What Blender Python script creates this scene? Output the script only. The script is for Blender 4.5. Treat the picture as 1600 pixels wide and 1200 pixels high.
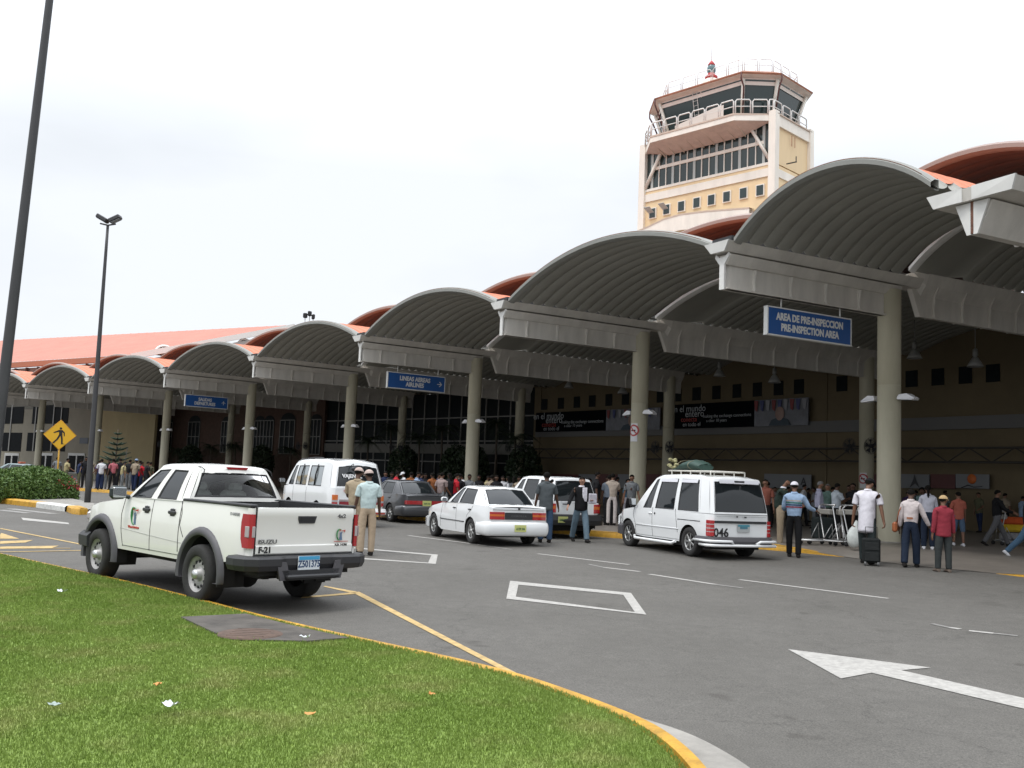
import bpy, math, random
import numpy as np
from mathutils import Vector, Matrix
R=math.radians
S=bpy.context.scene
for o in list(bpy.data.objects): bpy.data.objects.remove(o)
# ---------------- camera ----------------
FPX=1513.8; PITCH=R(5.537); ROLL=R(-2.363); CH=1.545
_cp,_sp=math.cos(PITCH),math.sin(PITCH)
FWD=np.array([0,_cp,_sp]); _u0=np.array([0,-_sp,_cp]); _r0=np.array([1.,0,0])
_c,_s=math.cos(ROLL),math.sin(ROLL)
RIGHT=_c*_r0-_s*_u0; UP=_s*_r0+_c*_u0
cd=bpy.data.cameras.new('camera'); cam=bpy.data.objects.new('camera',cd); S.collection.objects.link(cam)
cd.sensor_width=36; cd.lens=36*FPX/1600; cd.clip_end=4000; cd.clip_start=.1
cam.matrix_world=Matrix(((RIGHT[0],UP[0],-FWD[0],0),(RIGHT[1],UP[1],-FWD[1],0),(RIGHT[2],UP[2],-FWD[2],CH),(0,0,0,1)))
S.camera=cam
# ---------------- light ----------------
SUN_EL=R(62); SUN_AZ=R(235)      # azimuth measured clockwise from +Y : behind left of the camera
w=bpy.data.worlds.new("World"); S.world=w; w.use_nodes=True
nt=w.node_tree; nt.nodes.clear()
bg=nt.nodes.new('ShaderNodeBackground'); out=nt.nodes.new('ShaderNodeOutputWorld')
sky=nt.nodes.new('ShaderNodeTexSky'); sky.sky_type='NISHITA'; sky.sun_disc=False
sky.sun_elevation=SUN_EL; sky.sun_rotation=SUN_AZ; sky.air_density=1.2; sky.dust_density=4; sky.ozone_density=1
tc=nt.nodes.new('ShaderNodeTexCoord'); mp=nt.nodes.new('ShaderNodeMapping'); mp.inputs['Scale'].default_value=(1.0,1.0,2.6)
nz=nt.nodes.new('ShaderNodeTexNoise'); nz.inputs['Scale'].default_value=1.9; nz.inputs['Detail'].default_value=5; nz.inputs['Roughness'].default_value=.5
rp=nt.nodes.new('ShaderNodeValToRGB'); rp.color_ramp.elements[0].position=.34; rp.color_ramp.elements[0].color=(.84,.84,.84,1)
rp.color_ramp.elements[1].position=.56; rp.color_ramp.elements[1].color=(1,1,1,1)
cl=nt.nodes.new('ShaderNodeRGB'); cl.outputs[0].default_value=(11.15,11.65,12.3,1)
mx=nt.nodes.new('ShaderNodeMix'); mx.data_type='RGBA'
L=nt.links.new
L(tc.outputs['Generated'],mp.inputs['Vector']); L(mp.outputs['Vector'],nz.inputs['Vector']); L(nz.outputs['Fac'],rp.inputs['Fac'])
L(rp.outputs['Color'],mx.inputs[0]); L(sky.outputs['Color'],mx.inputs[6]); L(cl.outputs[0],mx.inputs[7])
# overcast sky: the zenith is brighter than the horizon
sx=nt.nodes.new('ShaderNodeSeparateXYZ'); L(tc.outputs['Generated'],sx.inputs[0])
mr=nt.nodes.new('ShaderNodeMapRange'); mr.inputs[1].default_value=.30; mr.inputs[2].default_value=1.0; mr.inputs[3].default_value=1.0; mr.inputs[4].default_value=3.1; L(sx.outputs['Z'],mr.inputs[0])
vm=nt.nodes.new('ShaderNodeVectorMath'); vm.operation='SCALE'; L(mx.outputs[2],vm.inputs[0]); L(mr.outputs[0],vm.inputs['Scale']); L(vm.outputs[0],bg.inputs['Color']); L(bg.outputs[0],out.inputs[0]); bg.inputs['Strength'].default_value=.085
sd=bpy.data.lights.new('sun','SUN'); sd.energy=1.25; sd.angle=R(11); sd.color=(1,.965,.91)
sun=bpy.data.objects.new('sun',sd); S.collection.objects.link(sun)
sv=Vector((math.sin(SUN_AZ)*math.cos(SUN_EL),math.cos(SUN_AZ)*math.cos(SUN_EL),math.sin(SUN_EL)))
sun.rotation_euler=sv.to_track_quat('Z','Y').to_euler()
S.view_settings.view_transform='Standard'; S.view_settings.look='None'; S.view_settings.exposure=0.0; S.view_settings.gamma=1
S.render.engine='CYCLES'; S.cycles.max_bounces=6; S.cycles.diffuse_bounces=4; S.cycles.glossy_bounces=3; S.cycles.transmission_bounces=4
# ---------------- placing on the measured surfaces ----------------
def ray(x,y): return FWD*FPX+RIGHT*(x-800)-UP*(y-600)
def atz(x,y,z=0):
    d=ray(x,y); t=(z-CH)/d[2]; return np.array([d[0]*t,d[1]*t,z])
def gh(x,y):
    s=(x-2.6)*-.68+(y-26.9)*-.73
    return -.0143*min(max(s,0),15)-.006*max(0,y-24)
def gp(x,y,dz=0):
    z=0
    for _ in range(25):
        q=atz(x,y,z+dz); z=gh(q[0],q[1])
    return Vector((q[0],q[1],gh(q[0],q[1])+dz))
def inplane(q0,u,x,y):
    d=ray(x,y); A=np.array([[d[0],-u[0]],[d[1],-u[1]]]); t,ww=np.linalg.solve(A,np.array(q0[:2])); return ww,CH+t*d[2]
# ---------------- materials ----------------
MATS={}
def mat(name,col=(.5,.5,.5),rough=.6,metal=0,noise=.0,scale=6,bump=0,bscale=None,coat=0,spec=.5,trans=0,emit=0,detail=6,coord='Object',stretch=None,alpha=1):
    if name in MATS: return MATS[name]
    m=bpy.data.materials.new(name); m.use_nodes=True; MATS[name]=m
    n=m.node_tree.nodes; l=m.node_tree.links.new; b=n['Principled BSDF']
    b.inputs['Base Color'].default_value=(*col,1); b.inputs['Roughness'].default_value=rough; b.inputs['Metallic'].default_value=metal
    b.inputs['Specular IOR Level'].default_value=spec; b.inputs['Coat Weight'].default_value=coat; b.inputs['Coat Roughness'].default_value=.06
    b.inputs['Transmission Weight'].default_value=trans; b.inputs['Alpha'].default_value=alpha
    if emit: b.inputs['Emission Color'].default_value=(*col,1); b.inputs['Emission Strength'].default_value=emit
    if noise or bump:
        t=n.new('ShaderNodeTexCoord'); src=t.outputs[coord]
        if stretch:
            mpn=n.new('ShaderNodeMapping'); mpn.inputs['Scale'].default_value=stretch; l(src,mpn.inputs['Vector']); src=mpn.outputs['Vector']
    if noise:
        z=n.new('ShaderNodeTexNoise'); z.inputs['Scale'].default_value=scale; z.inputs['Detail'].default_value=detail; z.inputs['Roughness'].default_value=.65; l(src,z.inputs['Vector'])
        mr=n.new('ShaderNodeMapRange'); mr.inputs[1].default_value=.3; mr.inputs[2].default_value=.7; mr.inputs[3].default_value=1-noise; mr.inputs[4].default_value=1+noise*.6
        l(z.outputs['Fac'],mr.inputs[0])
        mm=n.new('ShaderNodeMix'); mm.data_type='RGBA'; mm.blend_type='MULTIPLY'; mm.inputs[0].default_value=1; mm.inputs[6].default_value=(*col,1)
        cb=n.new('ShaderNodeCombineColor'); [l(mr.outputs[0],cb.inputs[i]) for i in range(3)]
        l(cb.outputs[0],mm.inputs[7]); l(mm.outputs[2],b.inputs['Base Color'])
    if bump:
        z2=n.new('ShaderNodeTexNoise'); z2.inputs['Scale'].default_value=bscale or scale*8; z2.inputs['Detail'].default_value=4; l(src,z2.inputs['Vector'])
        bp=n.new('ShaderNodeBump'); bp.inputs['Strength'].default_value=bump; bp.inputs['Distance'].default_value=.02; l(z2.outputs['Fac'],bp.inputs['Height']); l(bp.outputs[0],b.inputs['Normal'])
    return m
# ---------------- mesh builder ----------------
class MB:
    def __init__(s): s.v=[]; s.f=[]; s.m=[]; s.sm=[]; s.X=Matrix.Identity(4)
    def add(s,vs,fs,mi=0,smooth=False):
        o=len(s.v)
        for q in vs: s.v.append(tuple(s.X@Vector(q)))
        for f in fs: s.f.append(tuple(i+o for i in f)); s.m.append(mi); s.sm.append(smooth)
        return s
    def box(s,c,d,mi=0,rz=0,ch=0,M=None):
        x,y,z=d[0]/2,d[1]/2,d[2]/2
        Q=Matrix.Translation(c)@(M if M else Matrix.Rotation(rz,4,'Z'))
        if ch<=0:
            vs=[Q@Vector((a*x,b*y,e*z)) for e in(-1,1) for b in(-1,1) for a in(-1,1)]
            return s.add(vs,[(0,2,3,1),(4,5,7,6),(0,1,5,4),(2,6,7,3),(0,4,6,2),(1,3,7,5)],mi)
        # chamfered box: 8 corners * 3
        vs=[];idx={}
        for a in(-1,1):
            for b in(-1,1):
                for e in(-1,1):
                    for k in range(3):
                        p=[a*x,b*y,e*z]
                        for j in range(3):
                            if j!=k: p[j]-=(a,b,e)[j]*ch
                        idx[(a,b,e,k)]=len(vs); vs.append(Q@Vector(p))
        I=lambda a,b,e,k: idx[(a,b,e,k)]
        fs=[]
        for q in(-1,1):
            fs+= [(I(q,-1,-1,0),I(q,1,-1,0),I(q,1,1,0),I(q,-1,1,0))[::q], (I(-1,q,-1,1),I(-1,q,1,1),I(1,q,1,1),I(1,q,-1,1))[::q], (I(-1,-1,q,2),I(1,-1,q,2),I(1,1,q,2),I(-1,1,q,2))[::q]]
            for r in(-1,1):
                t=-q*r
                fs+= [(I(-1,q,r,1),I(1,q,r,1),I(1,q,r,2),I(-1,q,r,2))[::-t], (I(q,-1,r,0),I(q,1,r,0),I(q,1,r,2),I(q,-1,r,2))[::t], (I(q,r,-1,0),I(q,r,1,0),I(q,r,1,1),I(q,r,-1,1))[::-t]]
        for a in(-1,1):
            for b in(-1,1):
                for e in(-1,1):
                    fs.append((I(a,b,e,0),I(a,b,e,1),I(a,b,e,2))[::a*b*e])
        return s.add(vs,fs,mi)
    def quad(s,a,b,c,d,mi=0): return s.add([a,b,c,d],[(0,1,2,3)],mi)
    def tube(s,pts,r,n=8,mi=0,cap=True,smooth=True):
        pts=[Vector(q) for q in pts]; rs=r if hasattr(r,'__len__') else [r]*len(pts)
        vs=[];fs=[]; prev=None
        for i,q in enumerate(pts):
            d=(pts[min(i+1,len(pts)-1)]-pts[max(i-1,0)]).normalized()
            a=d.orthogonal().normalized() if prev is None else (prev-d*prev.dot(d)).normalized()
            prev=a; b=d.cross(a)
            for k in range(n):
                t=2*math.pi*k/n; vs.append(q+(a*math.cos(t)+b*math.sin(t))*rs[i])
        for i in range(len(pts)-1):
            for k in range(n):
                k2=(k+1)%n; fs.append((i*n+k,i*n+k2,(i+1)*n+k2,(i+1)*n+k))
        s.add(vs,fs,mi,smooth)
        if cap:
            o=len(s.v)-len(vs); s.f.append(tuple(o+k for k in range(n))[::-1]); s.m.append(mi); s.sm.append(False)
            s.f.append(tuple(o+(len(pts)-1)*n+k for k in range(n))); s.m.append(mi); s.sm.append(False)
        return s
    def lathe(s,prof,axis='Z',c=(0,0,0),n=24,mi=0,smooth=True):
        vs=[];fs=[]
        for (r,h) in prof:
            for k in range(n):
                t=2*math.pi*k/n; p=(r*math.cos(t),r*math.sin(t),h)
                if axis=='Y': p=(p[0],p[2],p[1])
                if axis=='X': p=(p[2],p[0],p[1])
                vs.append((p[0]+c[0],p[1]+c[1],p[2]+c[2]))
        for i in range(len(prof)-1):
            for k in range(n):
                k2=(k+1)%n; q=(i*n+k,i*n+k2,(i+1)*n+k2,(i+1)*n+k); fs.append(q[::-1] if axis=='Y' else q)
        return s.add(vs,fs,mi,smooth)
    def prism(s,poly,d,mi=0):
        """poly: list of 3D points (planar), extruded by vector d"""
        n=len(poly); P=[Vector(q) for q in poly]; D=Vector(d)
        vs=P+[q+D for q in P]; fs=[tuple(range(n))[::-1],tuple(range(n,2*n))]+[(i,(i+1)%n,n+(i+1)%n,n+i) for i in range(n)]
        return s.add(vs,fs,mi)
    def grid(s,rows,mi=0,smooth=True,close=False,flip=False):
        n=len(rows[0]); vs=[q for r in rows for q in r]; fs=[]
        for i in range(len(rows)-1):
            for j in range(n if close else n-1):
                j2=(j+1)%n; q=(i*n+j,i*n+j2,(i+1)*n+j2,(i+1)*n+j); fs.append(q[::-1] if flip else q)
        return s.add(vs,fs,mi,smooth)
    def ball(s,c,r,n=10,m=7,mi=0,zlo=-1):
        rr=r if hasattr(r,'__len__') else (r,r,r); rows=[]
        for i in range(m+1):
            ph=-math.pi/2+math.pi*i/m; z=max(math.sin(ph),zlo); cc=math.cos(ph)
            rows.append([(c[0]+rr[0]*cc*math.cos(2*math.pi*k/n),c[1]+rr[1]*cc*math.sin(2*math.pi*k/n),c[2]+rr[2]*z) for k in range(n)])
        return s.grid(rows,mi,True,close=True)
    def build(s,name,mats,parent=None,angle=None):
        me=bpy.data.meshes.new(name); me.from_pydata(s.v,[],s.f)
        if not isinstance(mats,(list,tuple)): mats=[mats]
        for q in mats: me.materials.append(q)
        me.polygons.foreach_set('material_index',s.m); me.polygons.foreach_set('use_smooth',s.sm)
        me.update()
        if angle: me.set_sharp_from_angle(angle=R(angle))
        o=bpy.data.objects.new(name,me); S.collection.objects.link(o)
        if parent: o.parent=parent
        return o
def tag(o,label=None,cat=None,group=None,kind=None):
    if label: o['label']=label
    if cat: o['category']=cat
    if group: o['group']=group
    if kind: o['kind']=kind
    return o
def empty(name,loc=(0,0,0),rz=0):
    o=bpy.data.objects.new(name,None); S.collection.objects.link(o); o.location=loc; o.rotation_euler=(0,0,rz); o.empty_display_size=.3; return o
def copy_tree(o,parent=None):
    c=o.copy(); S.collection.objects.link(c); c.parent=parent
    if parent: c.matrix_parent_inverse=o.matrix_parent_inverse
    for ch in [q for q in bpy.data.objects if q.parent==o]: copy_tree(ch,c)
    return c
FONTS=[]
def text(body,size,m,parent,M,name='lettering',align='CENTER',ext=.004,off=0,sx=1):
    cu=bpy.data.curves.new(name,'FONT'); cu.body=body; cu.size=size; cu.align_x=align; cu.align_y='CENTER'; cu.extrude=ext; cu.offset=off; cu.resolution_u=3
    cu.materials.append(m); o=bpy.data.objects.new(name,cu); S.collection.objects.link(o)
    o.matrix_local=M@Matrix.Diagonal((sx,1,1,1)); FONTS.append((o,parent)); o.parent=parent
    return o
def frame(o,xa,ya):
    """matrix with local x along xa, local y along ya at origin o"""
    xa=Vector(xa).normalized(); ya=Vector(ya); ya=(ya-xa*ya.dot(xa)).normalized(); za=xa.cross(ya)
    return Matrix(((xa.x,ya.x,za.x,o[0]),(xa.y,ya.y,za.y,o[1]),(xa.z,ya.z,za.z,o[2]),(0,0,0,1)))
rnd=random.Random(7)
# ---------------- ground ----------------
def asphalt():
    m=bpy.data.materials.new('asphalt'); m.use_nodes=True; n=m.node_tree.nodes; l=m.node_tree.links.new; b=n['Principled BSDF']
    t=n.new('ShaderNodeTexCoord')
    def noise(sc,de=4,ro=.6):
        z=n.new('ShaderNodeTexNoise'); z.inputs['Scale'].default_value=sc; z.inputs['Detail'].default_value=de; z.inputs['Roughness'].default_value=ro; l(t.outputs['Object'],z.inputs['Vector']); return z
    def ramp(z,a,b_,p0=.3,p1=.7):
        r=n.new('ShaderNodeValToRGB'); r.color_ramp.elements[0].position=p0; r.color_ramp.elements[1].position=p1; r.color_ramp.elements[0].color=(*a,1); r.color_ramp.elements[1].color=(*b_,1); l(z.outputs['Fac'],r.inputs['Fac']); return r
    def mul(x,y):
        k=n.new('ShaderNodeMix'); k.data_type='RGBA'; k.blend_type='MULTIPLY'; k.inputs[0].default_value=1; l(x,k.inputs[6]); l(y,k.inputs[7]); return k.outputs[2]
    a=ramp(noise(.35,6,.65),(.093,.088,.080),(.119,.113,.104))
    g=ramp(noise(70,3,.85),(.48,.48,.48),(1.5,1.48,1.44))
    mid=ramp(noise(5,5,.7),(.88,.88,.88),(1.08,1.08,1.08))
    st=ramp(noise(1.1,4,.55),(.72,.71,.7),(1,1,1),.24,.36)
    c=mul(mul(mul(a.outputs[0],g.outputs[0]),mid.outputs[0]),st.outputs[0])
    vo=n.new('ShaderNodeTexVoronoi'); vo.feature='DISTANCE_TO_EDGE'; vo.inputs['Scale'].default_value=.22; ds=noise(1.6,5,.7)
    va=n.new('ShaderNodeVectorMath'); va.operation='MULTIPLY_ADD'; va.inputs[1].default_value=(.9,.9,.9); l(ds.outputs['Color'],va.inputs[0]); l(t.outputs['Object'],va.inputs[2]); l(va.outputs[0],vo.inputs['Vector'])
    cr=n.new('ShaderNodeMapRange'); cr.inputs[1].default_value=0; cr.inputs[2].default_value=.004; cr.inputs[3].default_value=.72; cr.inputs[4].default_value=1; l(vo.outputs['Distance'],cr.inputs[0])
    oil=ramp(noise(2.3,2,.4),(.74,.73,.72),(1,1,1),.22,.28)
    c=mul(mul(c,oil.outputs[0]),cr.outputs[0])
    wv=n.new('ShaderNodeTexVoronoi'); wv.inputs['Scale'].default_value=160; l(t.outputs['Object'],wv.inputs['Vector'])
    l(c,b.inputs['Base Color']); b.inputs['Roughness'].default_value=.82; b.inputs['Specular IOR Level'].default_value=.35
    bp=n.new('ShaderNodeBump'); bp.inputs['Strength'].default_value=.35; bp.inputs['Distance'].default_value=.006; l(wv.outputs['Distance'],bp.inputs['Height']); l(bp.outputs[0],b.inputs['Normal'])
    return m
ASPH=asphalt()
CONC=mat('concrete',(.27,.255,.23),.85,noise=.35,scale=2.2,bump=.3,bscale=60)
PAVE=mat('pavement_tiles',(.17,.15,.13),.45,noise=.25,scale=1.5,bump=.15,bscale=30,spec=.6)
YEL=mat('yellow_paint',(.50,.27,.022),.6,noise=.4,scale=5,bump=.3,bscale=40)
YELW=mat('worn_yellow_paint',(.46,.32,.13),.75,noise=.35,scale=9)
WHT=mat('road_paint',(.375,.36,.335),.85,noise=.28,scale=16,bump=.2,bscale=90)
WHTW=mat('worn_road_paint',(.25,.24,.225),.8,noise=.45,scale=14)
def axis(lo,a,b,st,hi):
    xs=list(np.arange(a,b+1e-6,st)); return [lo,lo*.5+a*.5]+xs+[hi*.5+b*.5,hi]
xs=axis(-700,-60,34,.5,500); ys=axis(-60,-6,104,.5,900)
mb=MB(); mb.grid([[(x,y,gh(x,y)) for x in xs] for y in ys],0,True)
tag(mb.build('road',ASPH),kind='structure')
def along(pts,step=.4):
    out=[]
    for a,b in zip(pts[:-1],pts[1:]):
        n=max(1,int((Vector(b)-Vector(a)).length/step))
        for i in range(n): out.append(Vector(a).lerp(Vector(b),i/n))
    return out+[Vector(pts[-1])]
def smooth(pts,it=3):
    pts=[Vector(q) for q in pts]
    for _ in range(it):
        o=[pts[0]]
        for a,b in zip(pts[:-1],pts[1:]): o+=[a.lerp(b,.25),a.lerp(b,.75)]
        pts=o+[pts[-1]]
    return pts
def sheet_mesh(mb,poly,dz,mi=0):
    """flat polygon (convex-ish) draped on the road by subdividing"""
    P=[Vector((q[0],q[1],0)) for q in poly]
    if len(P)==4:
        n=max(1,int(max((P[1]-P[0]).length,(P[2]-P[3]).length)/.5)); m=max(1,int(max((P[3]-P[0]).length,(P[2]-P[1]).length)/.5))
        rows=[]
        for i in range(m+1):
            a=P[0].lerp(P[3],i/m); b=P[1].lerp(P[2],i/m); r=[]
            for j in range(n+1):
                q=a.lerp(b,j/n); r.append((q.x,q.y,gh(q.x,q.y)+dz))
            rows.append(r)
        mb.grid(rows,mi,False)
    else:
        mb.add([(q.x,q.y,gh(q.x,q.y)+dz) for q in P],[tuple(range(len(P)))],mi)
def pxpoly(*p): return [gp(*q) for q in p]
def stripe(mb,pa,pb,wd,dz=.006,mi=0,widths=None):
    a=gp(*pa); b=gp(*pb); d=(b-a).normalized(); nn=Vector((-d.y,d.x,0))*wd/2
    sheet_mesh(mb,[a-nn,b-nn,b+nn,a+nn],dz,mi)
mk=MB()
# arrow
A=[gp(*q) for q in [(1231,1015),(1314,1061),(1362,1052),(1408,1048),(1455,1044)]]
mk.add([(q.x,q.y,gh(q.x,q.y)+.006) for q in A],[(0,1,2,3),(0,3,4)],0)
tip=[gp(*q) for q in [(1362,1052),(1580,1104),(1606,1105),(1606,1093),(1408,1048)]]
sheet_mesh(mk,[tip[0],gp(1583,1104.5),gp(1608,1093.5),tip[4]],.006)
mk.add([(q.x,q.y,gh(q.x,q.y)+.006) for q in [gp(1583,1104.5),gp(1640,1117),gp(1660,1106),gp(1608,1093.5)]],[(0,1,2,3)],0)
# boxes
for o,i in ([(797,908),(986,927),(1010,961),(791,936)],[(810,914),(974,930),(992,957),(806,933)]),([(500,851),(684,867),(681,881.5),(470,868)],[(505,853),(674,868),(669,879.5),(480,866)]):
    O=pxpoly(*o); I=pxpoly(*i)
    for k in range(4): sheet_mesh(mk,[O[k],O[(k+1)%4],I[(k+1)%4],I[k]],.006)
for a,b in [((638,837),(738,850)),((840,865.5),(983,882.5)),((1155,906),(1388,935.5)),((944,887),(1000,893.5)),((1015,897.5),(1117,913.5)),((1484,981),(1500,983.5)),((1514,986),(1552,990))]: stripe(mk,a,b,.11)
for a,b in [((738,850),(800,859)),((920,882),(944,887)),((1117,913.5),(1160,919)),((1456,975),(1484,981)),((1552,990),(1590,994))]: stripe(mk,a,b,.08,mi=1)
sheet_mesh(mk,pxpoly((33,809),(107,817),(108,819.5),(36,813)),.006)
for a,b in [((0,797),(45,802)),((15,795),(85,803))]: stripe(mk,a,b,.35,mi=1)
stripe(mk,(118,784),(170,789),.25,mi=1)
tag(mk.build('road_markings',[WHT,WHTW]),kind='structure')
mk=MB()
def taper(pts,dz=.006):
    P=[gp(*q) for q in pts]; sheet_mesh(mk,P,dz)
taper([(551,926.5),(561,925),(816,1057),(796,1054)])
taper([(505,917),(508,916),(560,925.5),(552,927.5)]); taper([(470,935.5),(472,933),(556,925.6),(556,928.5)])
stripe(mk,(0,826),(128,851),.09,dz=.007)
for q in [[(0,836),(2,833),(30,842),(0,842)],[(0,850),(0,846),(52,844),(40,848)],[(0,858),(0,854.5),(92,853),(80,857)]]: taper(q)
stripe(mk,(0,863),(132,860.5),.1,dz=.008); stripe(mk,(0,857),(110,857),.08,dz=.007)
tag(mk.build('yellow_road_markings',[YELW]),kind='structure')
# ---- terminal pavement and kerb
KL=[gp(*q) for q in [(1318,870.5),(1290,868),(1230,862),(1100,850.5),(940,839.5),(863,833.5),(645,812.5),(400,790),(172,770.5),(109,766),(30,761)]]
far=KL[-1]+(KL[-1]-KL[-2]).normalized()*60; KL.append(Vector((far.x,far.y,gh(far.x,far.y))))
KL=smooth(KL,2)
def kerb_profile(path,h,wd,mbk,side=1,hfun=None,mi=0):
    rows=[]
    for i,q in enumerate(path):
        d=(path[min(i+1,len(path)-1)]-path[max(i-1,0)]); d.z=0; d.normalize(); nn=Vector((d.y,-d.x,0))*side
        hh=h*(hfun(i/(len(path)-1)) if hfun else 1); z=gh(q.x,q.y)
        z=q.z
        rows.append([(q.x,q.y,z-.05),(q.x+nn.x*.015,q.y+nn.y*.015,z+hh*.85),(q.x+nn.x*.04,q.y+nn.y*.04,z+hh),(q.x+nn.x*wd,q.y+nn.y*wd,z+hh),(q.x+nn.x*wd,q.y+nn.y*wd,z-.05)])
    mbk.grid(rows,mi,True)
def ramp0(t): return min(1,.12+t*14)
KD=along(KL,1.0)
for q in KD: q.z=gh(q.x,q.y)
PR=[gp(1318,870.5),gp(1420,884),gp(1556,896.5)]
def segd(p,a,b):
    ab=b-a; t=max(0,min(1,(p-a).dot(ab)/ab.dot(ab))); return (p-a-ab*t).length
def flushf(x,y):
    p=Vector((x,y)); return min(1,min(segd(p,a.to_2d(),b.to_2d()) for a,b in zip(PR[:-1],PR[1:]))/2.2)
def kerbmesh(path,side):
    mb=MB(); rows=[]
    for i,q in enumerate(path):
        d=(path[min(i+1,len(path)-1)]-path[max(i-1,0)]); d.z=0; d.normalize(); nn=Vector((d.y,-d.x,0))*side; hh=.155*flushf(q.x,q.y)+.006; z=q.z
        rows.append([(q.x,q.y,z-.05),(q.x+nn.x*.015,q.y+nn.y*.015,z+hh*.85),(q.x+nn.x*.04,q.y+nn.y*.04,z+hh),(q.x+nn.x*.28,q.y+nn.y*.28,z+hh),(q.x+nn.x*.28,q.y+nn.y*.28,z-.05)])
    mb.grid(rows,0,True,flip=side<0); tag(mb.build('kerb',YEL,angle=50),kind='structure')
kerbmesh(along([KL[0]]+KL[1:4],.3)[:-1]+KD[4:],1) if False else kerbmesh([Vector((q.x,q.y,gh(q.x,q.y))) for q in along(KL,.4)],1)
kr=along([gp(1556,896.5),gp(1600,902),gp(1700,914)],.3); kerbmesh([Vector((q.x,q.y,gh(q.x,q.y))) for q in kr],-1)
path=list(reversed(along([gp(1556,896.5),gp(1600,902),gp(1700,914)],.5)))+list(reversed(along(PR,.5)))[1:]+along(KL,.8)[1:]
i0=len(path)-len(along(KL,.8))
rows=[]
for i,q in enumerate(path):
    d=(path[min(i+1,len(path)-1)]-path[max(i-1,0)]); d.z=0; d.normalize(); nn=Vector((d.y,-d.x,0)); f=min(1,max(0,(i-i0-1)/14)); dr=(Vector((.88,.48,0))*(1-f)+Vector((.70,.71,0))*f)
    if i-i0>25: 
        f2=min(1,(i-i0-25)/20); dr=dr*(1-f2)+nn*f2
    dr.normalize(); r=[]
    for k in range(0,26):
        dist=.02+(k/25)**1.8*70; x,y=q.x+dr.x*dist,q.y+dr.y*dist; r.append((x,y,gh(x,y)+.148*flushf(x,y)+.008))
    rows.append(r)
mb=MB(); mb.grid(rows,0,True)
tag(mb.build('pavement',PAVE),kind='structure')
# ---- near island of grass
GK=[gp(q[0],q[1],.08) for q in [(-60,853),(0,867),(100,889),(200,911),(300,936),(380,958),(470,980),(600,1008.5),(700,1030),(800,1055),(870,1079),(940,1105),(1000,1131),(1036,1156),(1062,1180),(1084,1208),(1098,1240),(1104,1290)]]
GK=along(smooth(GK,2),.25)
for q in GK: q.z=gh(q.x,q.y)
mb=MB(); kerb_profile(GK,.085,.10,mb,-1)
tag(mb.build('kerb',YEL,angle=50),kind='structure')
# concrete gutter at the right foot of the island
GC=[gp(*q) for q in [(985,1126),(1040,1150),(1085,1180),(1110,1210),(1140,1260)]]; GO=[gp(*q) for q in [(1000,1122),(1080,1147),(1150,1185),(1190,1215),(1250,1270)]]
mb=MB(); mb.grid([[(a.x,a.y,gh(a.x,a.y)+.006),(b.x,b.y,gh(b.x,b.y)+.006)] for a,b in zip(along(GC,.2)[:20],along(GO,.2)[:20])])
A1=smooth(GC,2);B1=smooth(GO,2)
mb=MB(); mb.grid([[(a.x,a.y,gh(a.x,a.y)+.006),(b.x,b.y,gh(b.x,b.y)+.006)] for a,b in zip(A1,B1)],flip=True)
tag(mb.build('gutter',CONC),kind='structure')
def lawn_z(x,y,dist):
    return gh(x,y)+.088+.012*min(1,dist/.5)
def grassmat():
    m=bpy.data.materials.new('grass'); m.use_nodes=True; n=m.node_tree.nodes; l=m.node_tree.links.new; b=n['Principled BSDF']
    t=n.new('ShaderNodeTexCoord')
    def rampn(sc,c0,c1,p0,p1,de=5):
        z=n.new('ShaderNodeTexNoise'); z.inputs['Scale'].default_value=sc; z.inputs['Detail'].default_value=de; l(t.outputs['Object'],z.inputs['Vector'])
        r=n.new('ShaderNodeValToRGB'); r.color_ramp.elements[0].position=p0; r.color_ramp.elements[1].position=p1; r.color_ramp.elements[0].color=(*c0,1); r.color_ramp.elements[1].color=(*c1,1); l(z.outputs['Fac'],r.inputs['Fac']); return r.outputs[0]
    a=rampn(.8,(.150,.222,.038),(.192,.265,.056),.35,.65); c=rampn(40,(.72,.75,.7),(1.22,1.2,1.25),.3,.7,3); dry=rampn(1.7,(0,0,0),(1,1,1),.50,.78)
    k=n.new('ShaderNodeMix'); k.data_type='RGBA'; k.blend_type='MULTIPLY'; k.inputs[0].default_value=1; l(a,k.inputs[6]); l(c,k.inputs[7])
    k2=n.new('ShaderNodeMix'); k2.data_type='RGBA'; k2.inputs[7].default_value=(.29,.27,.11,1); l(k.outputs[2],k2.inputs[6])
    mth=n.new('ShaderNodeMath'); mth.operation='MULTIPLY'; mth.inputs[1].default_value=.6; l(dry,mth.inputs[0]); l(mth.outputs[0],k2.inputs[0])
    l(k2.outputs[2],b.inputs['Base Color']); b.inputs['Roughness'].default_value=.7; b.inputs['Specular IOR Level'].default_value=.25
    b.inputs['Subsurface Weight'].default_value=0
    return m
GRASS=grassmat()
# lawn surface: rows from kerb inward (towards the camera's left/below)
GI=[q for q in GK]
rows=[];D=[.085,.2,.4,.7,1.1,1.6,2.2,3,4,5.5,7.5,10,14,20]
cen=Vector((-3.5,2.5,0))
for q in GI[::2]:
    r=[]
    for d in D:
        dirn=(cen-q); dirn.z=0; Lq=dirn.length; f=min(1,d/20*1.0)
        x=q.x+dirn.x*f if False else q.x+dirn.x/Lq*min(d,Lq); y=q.y+dirn.y/Lq*min(d,Lq)
        r.append((x,y,lawn_z(x,y,d)))
    rows.append(r)
mb=MB(); mb.grid(rows,0,True)
tag(mb.build('lawn',GRASS),kind='structure')
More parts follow.
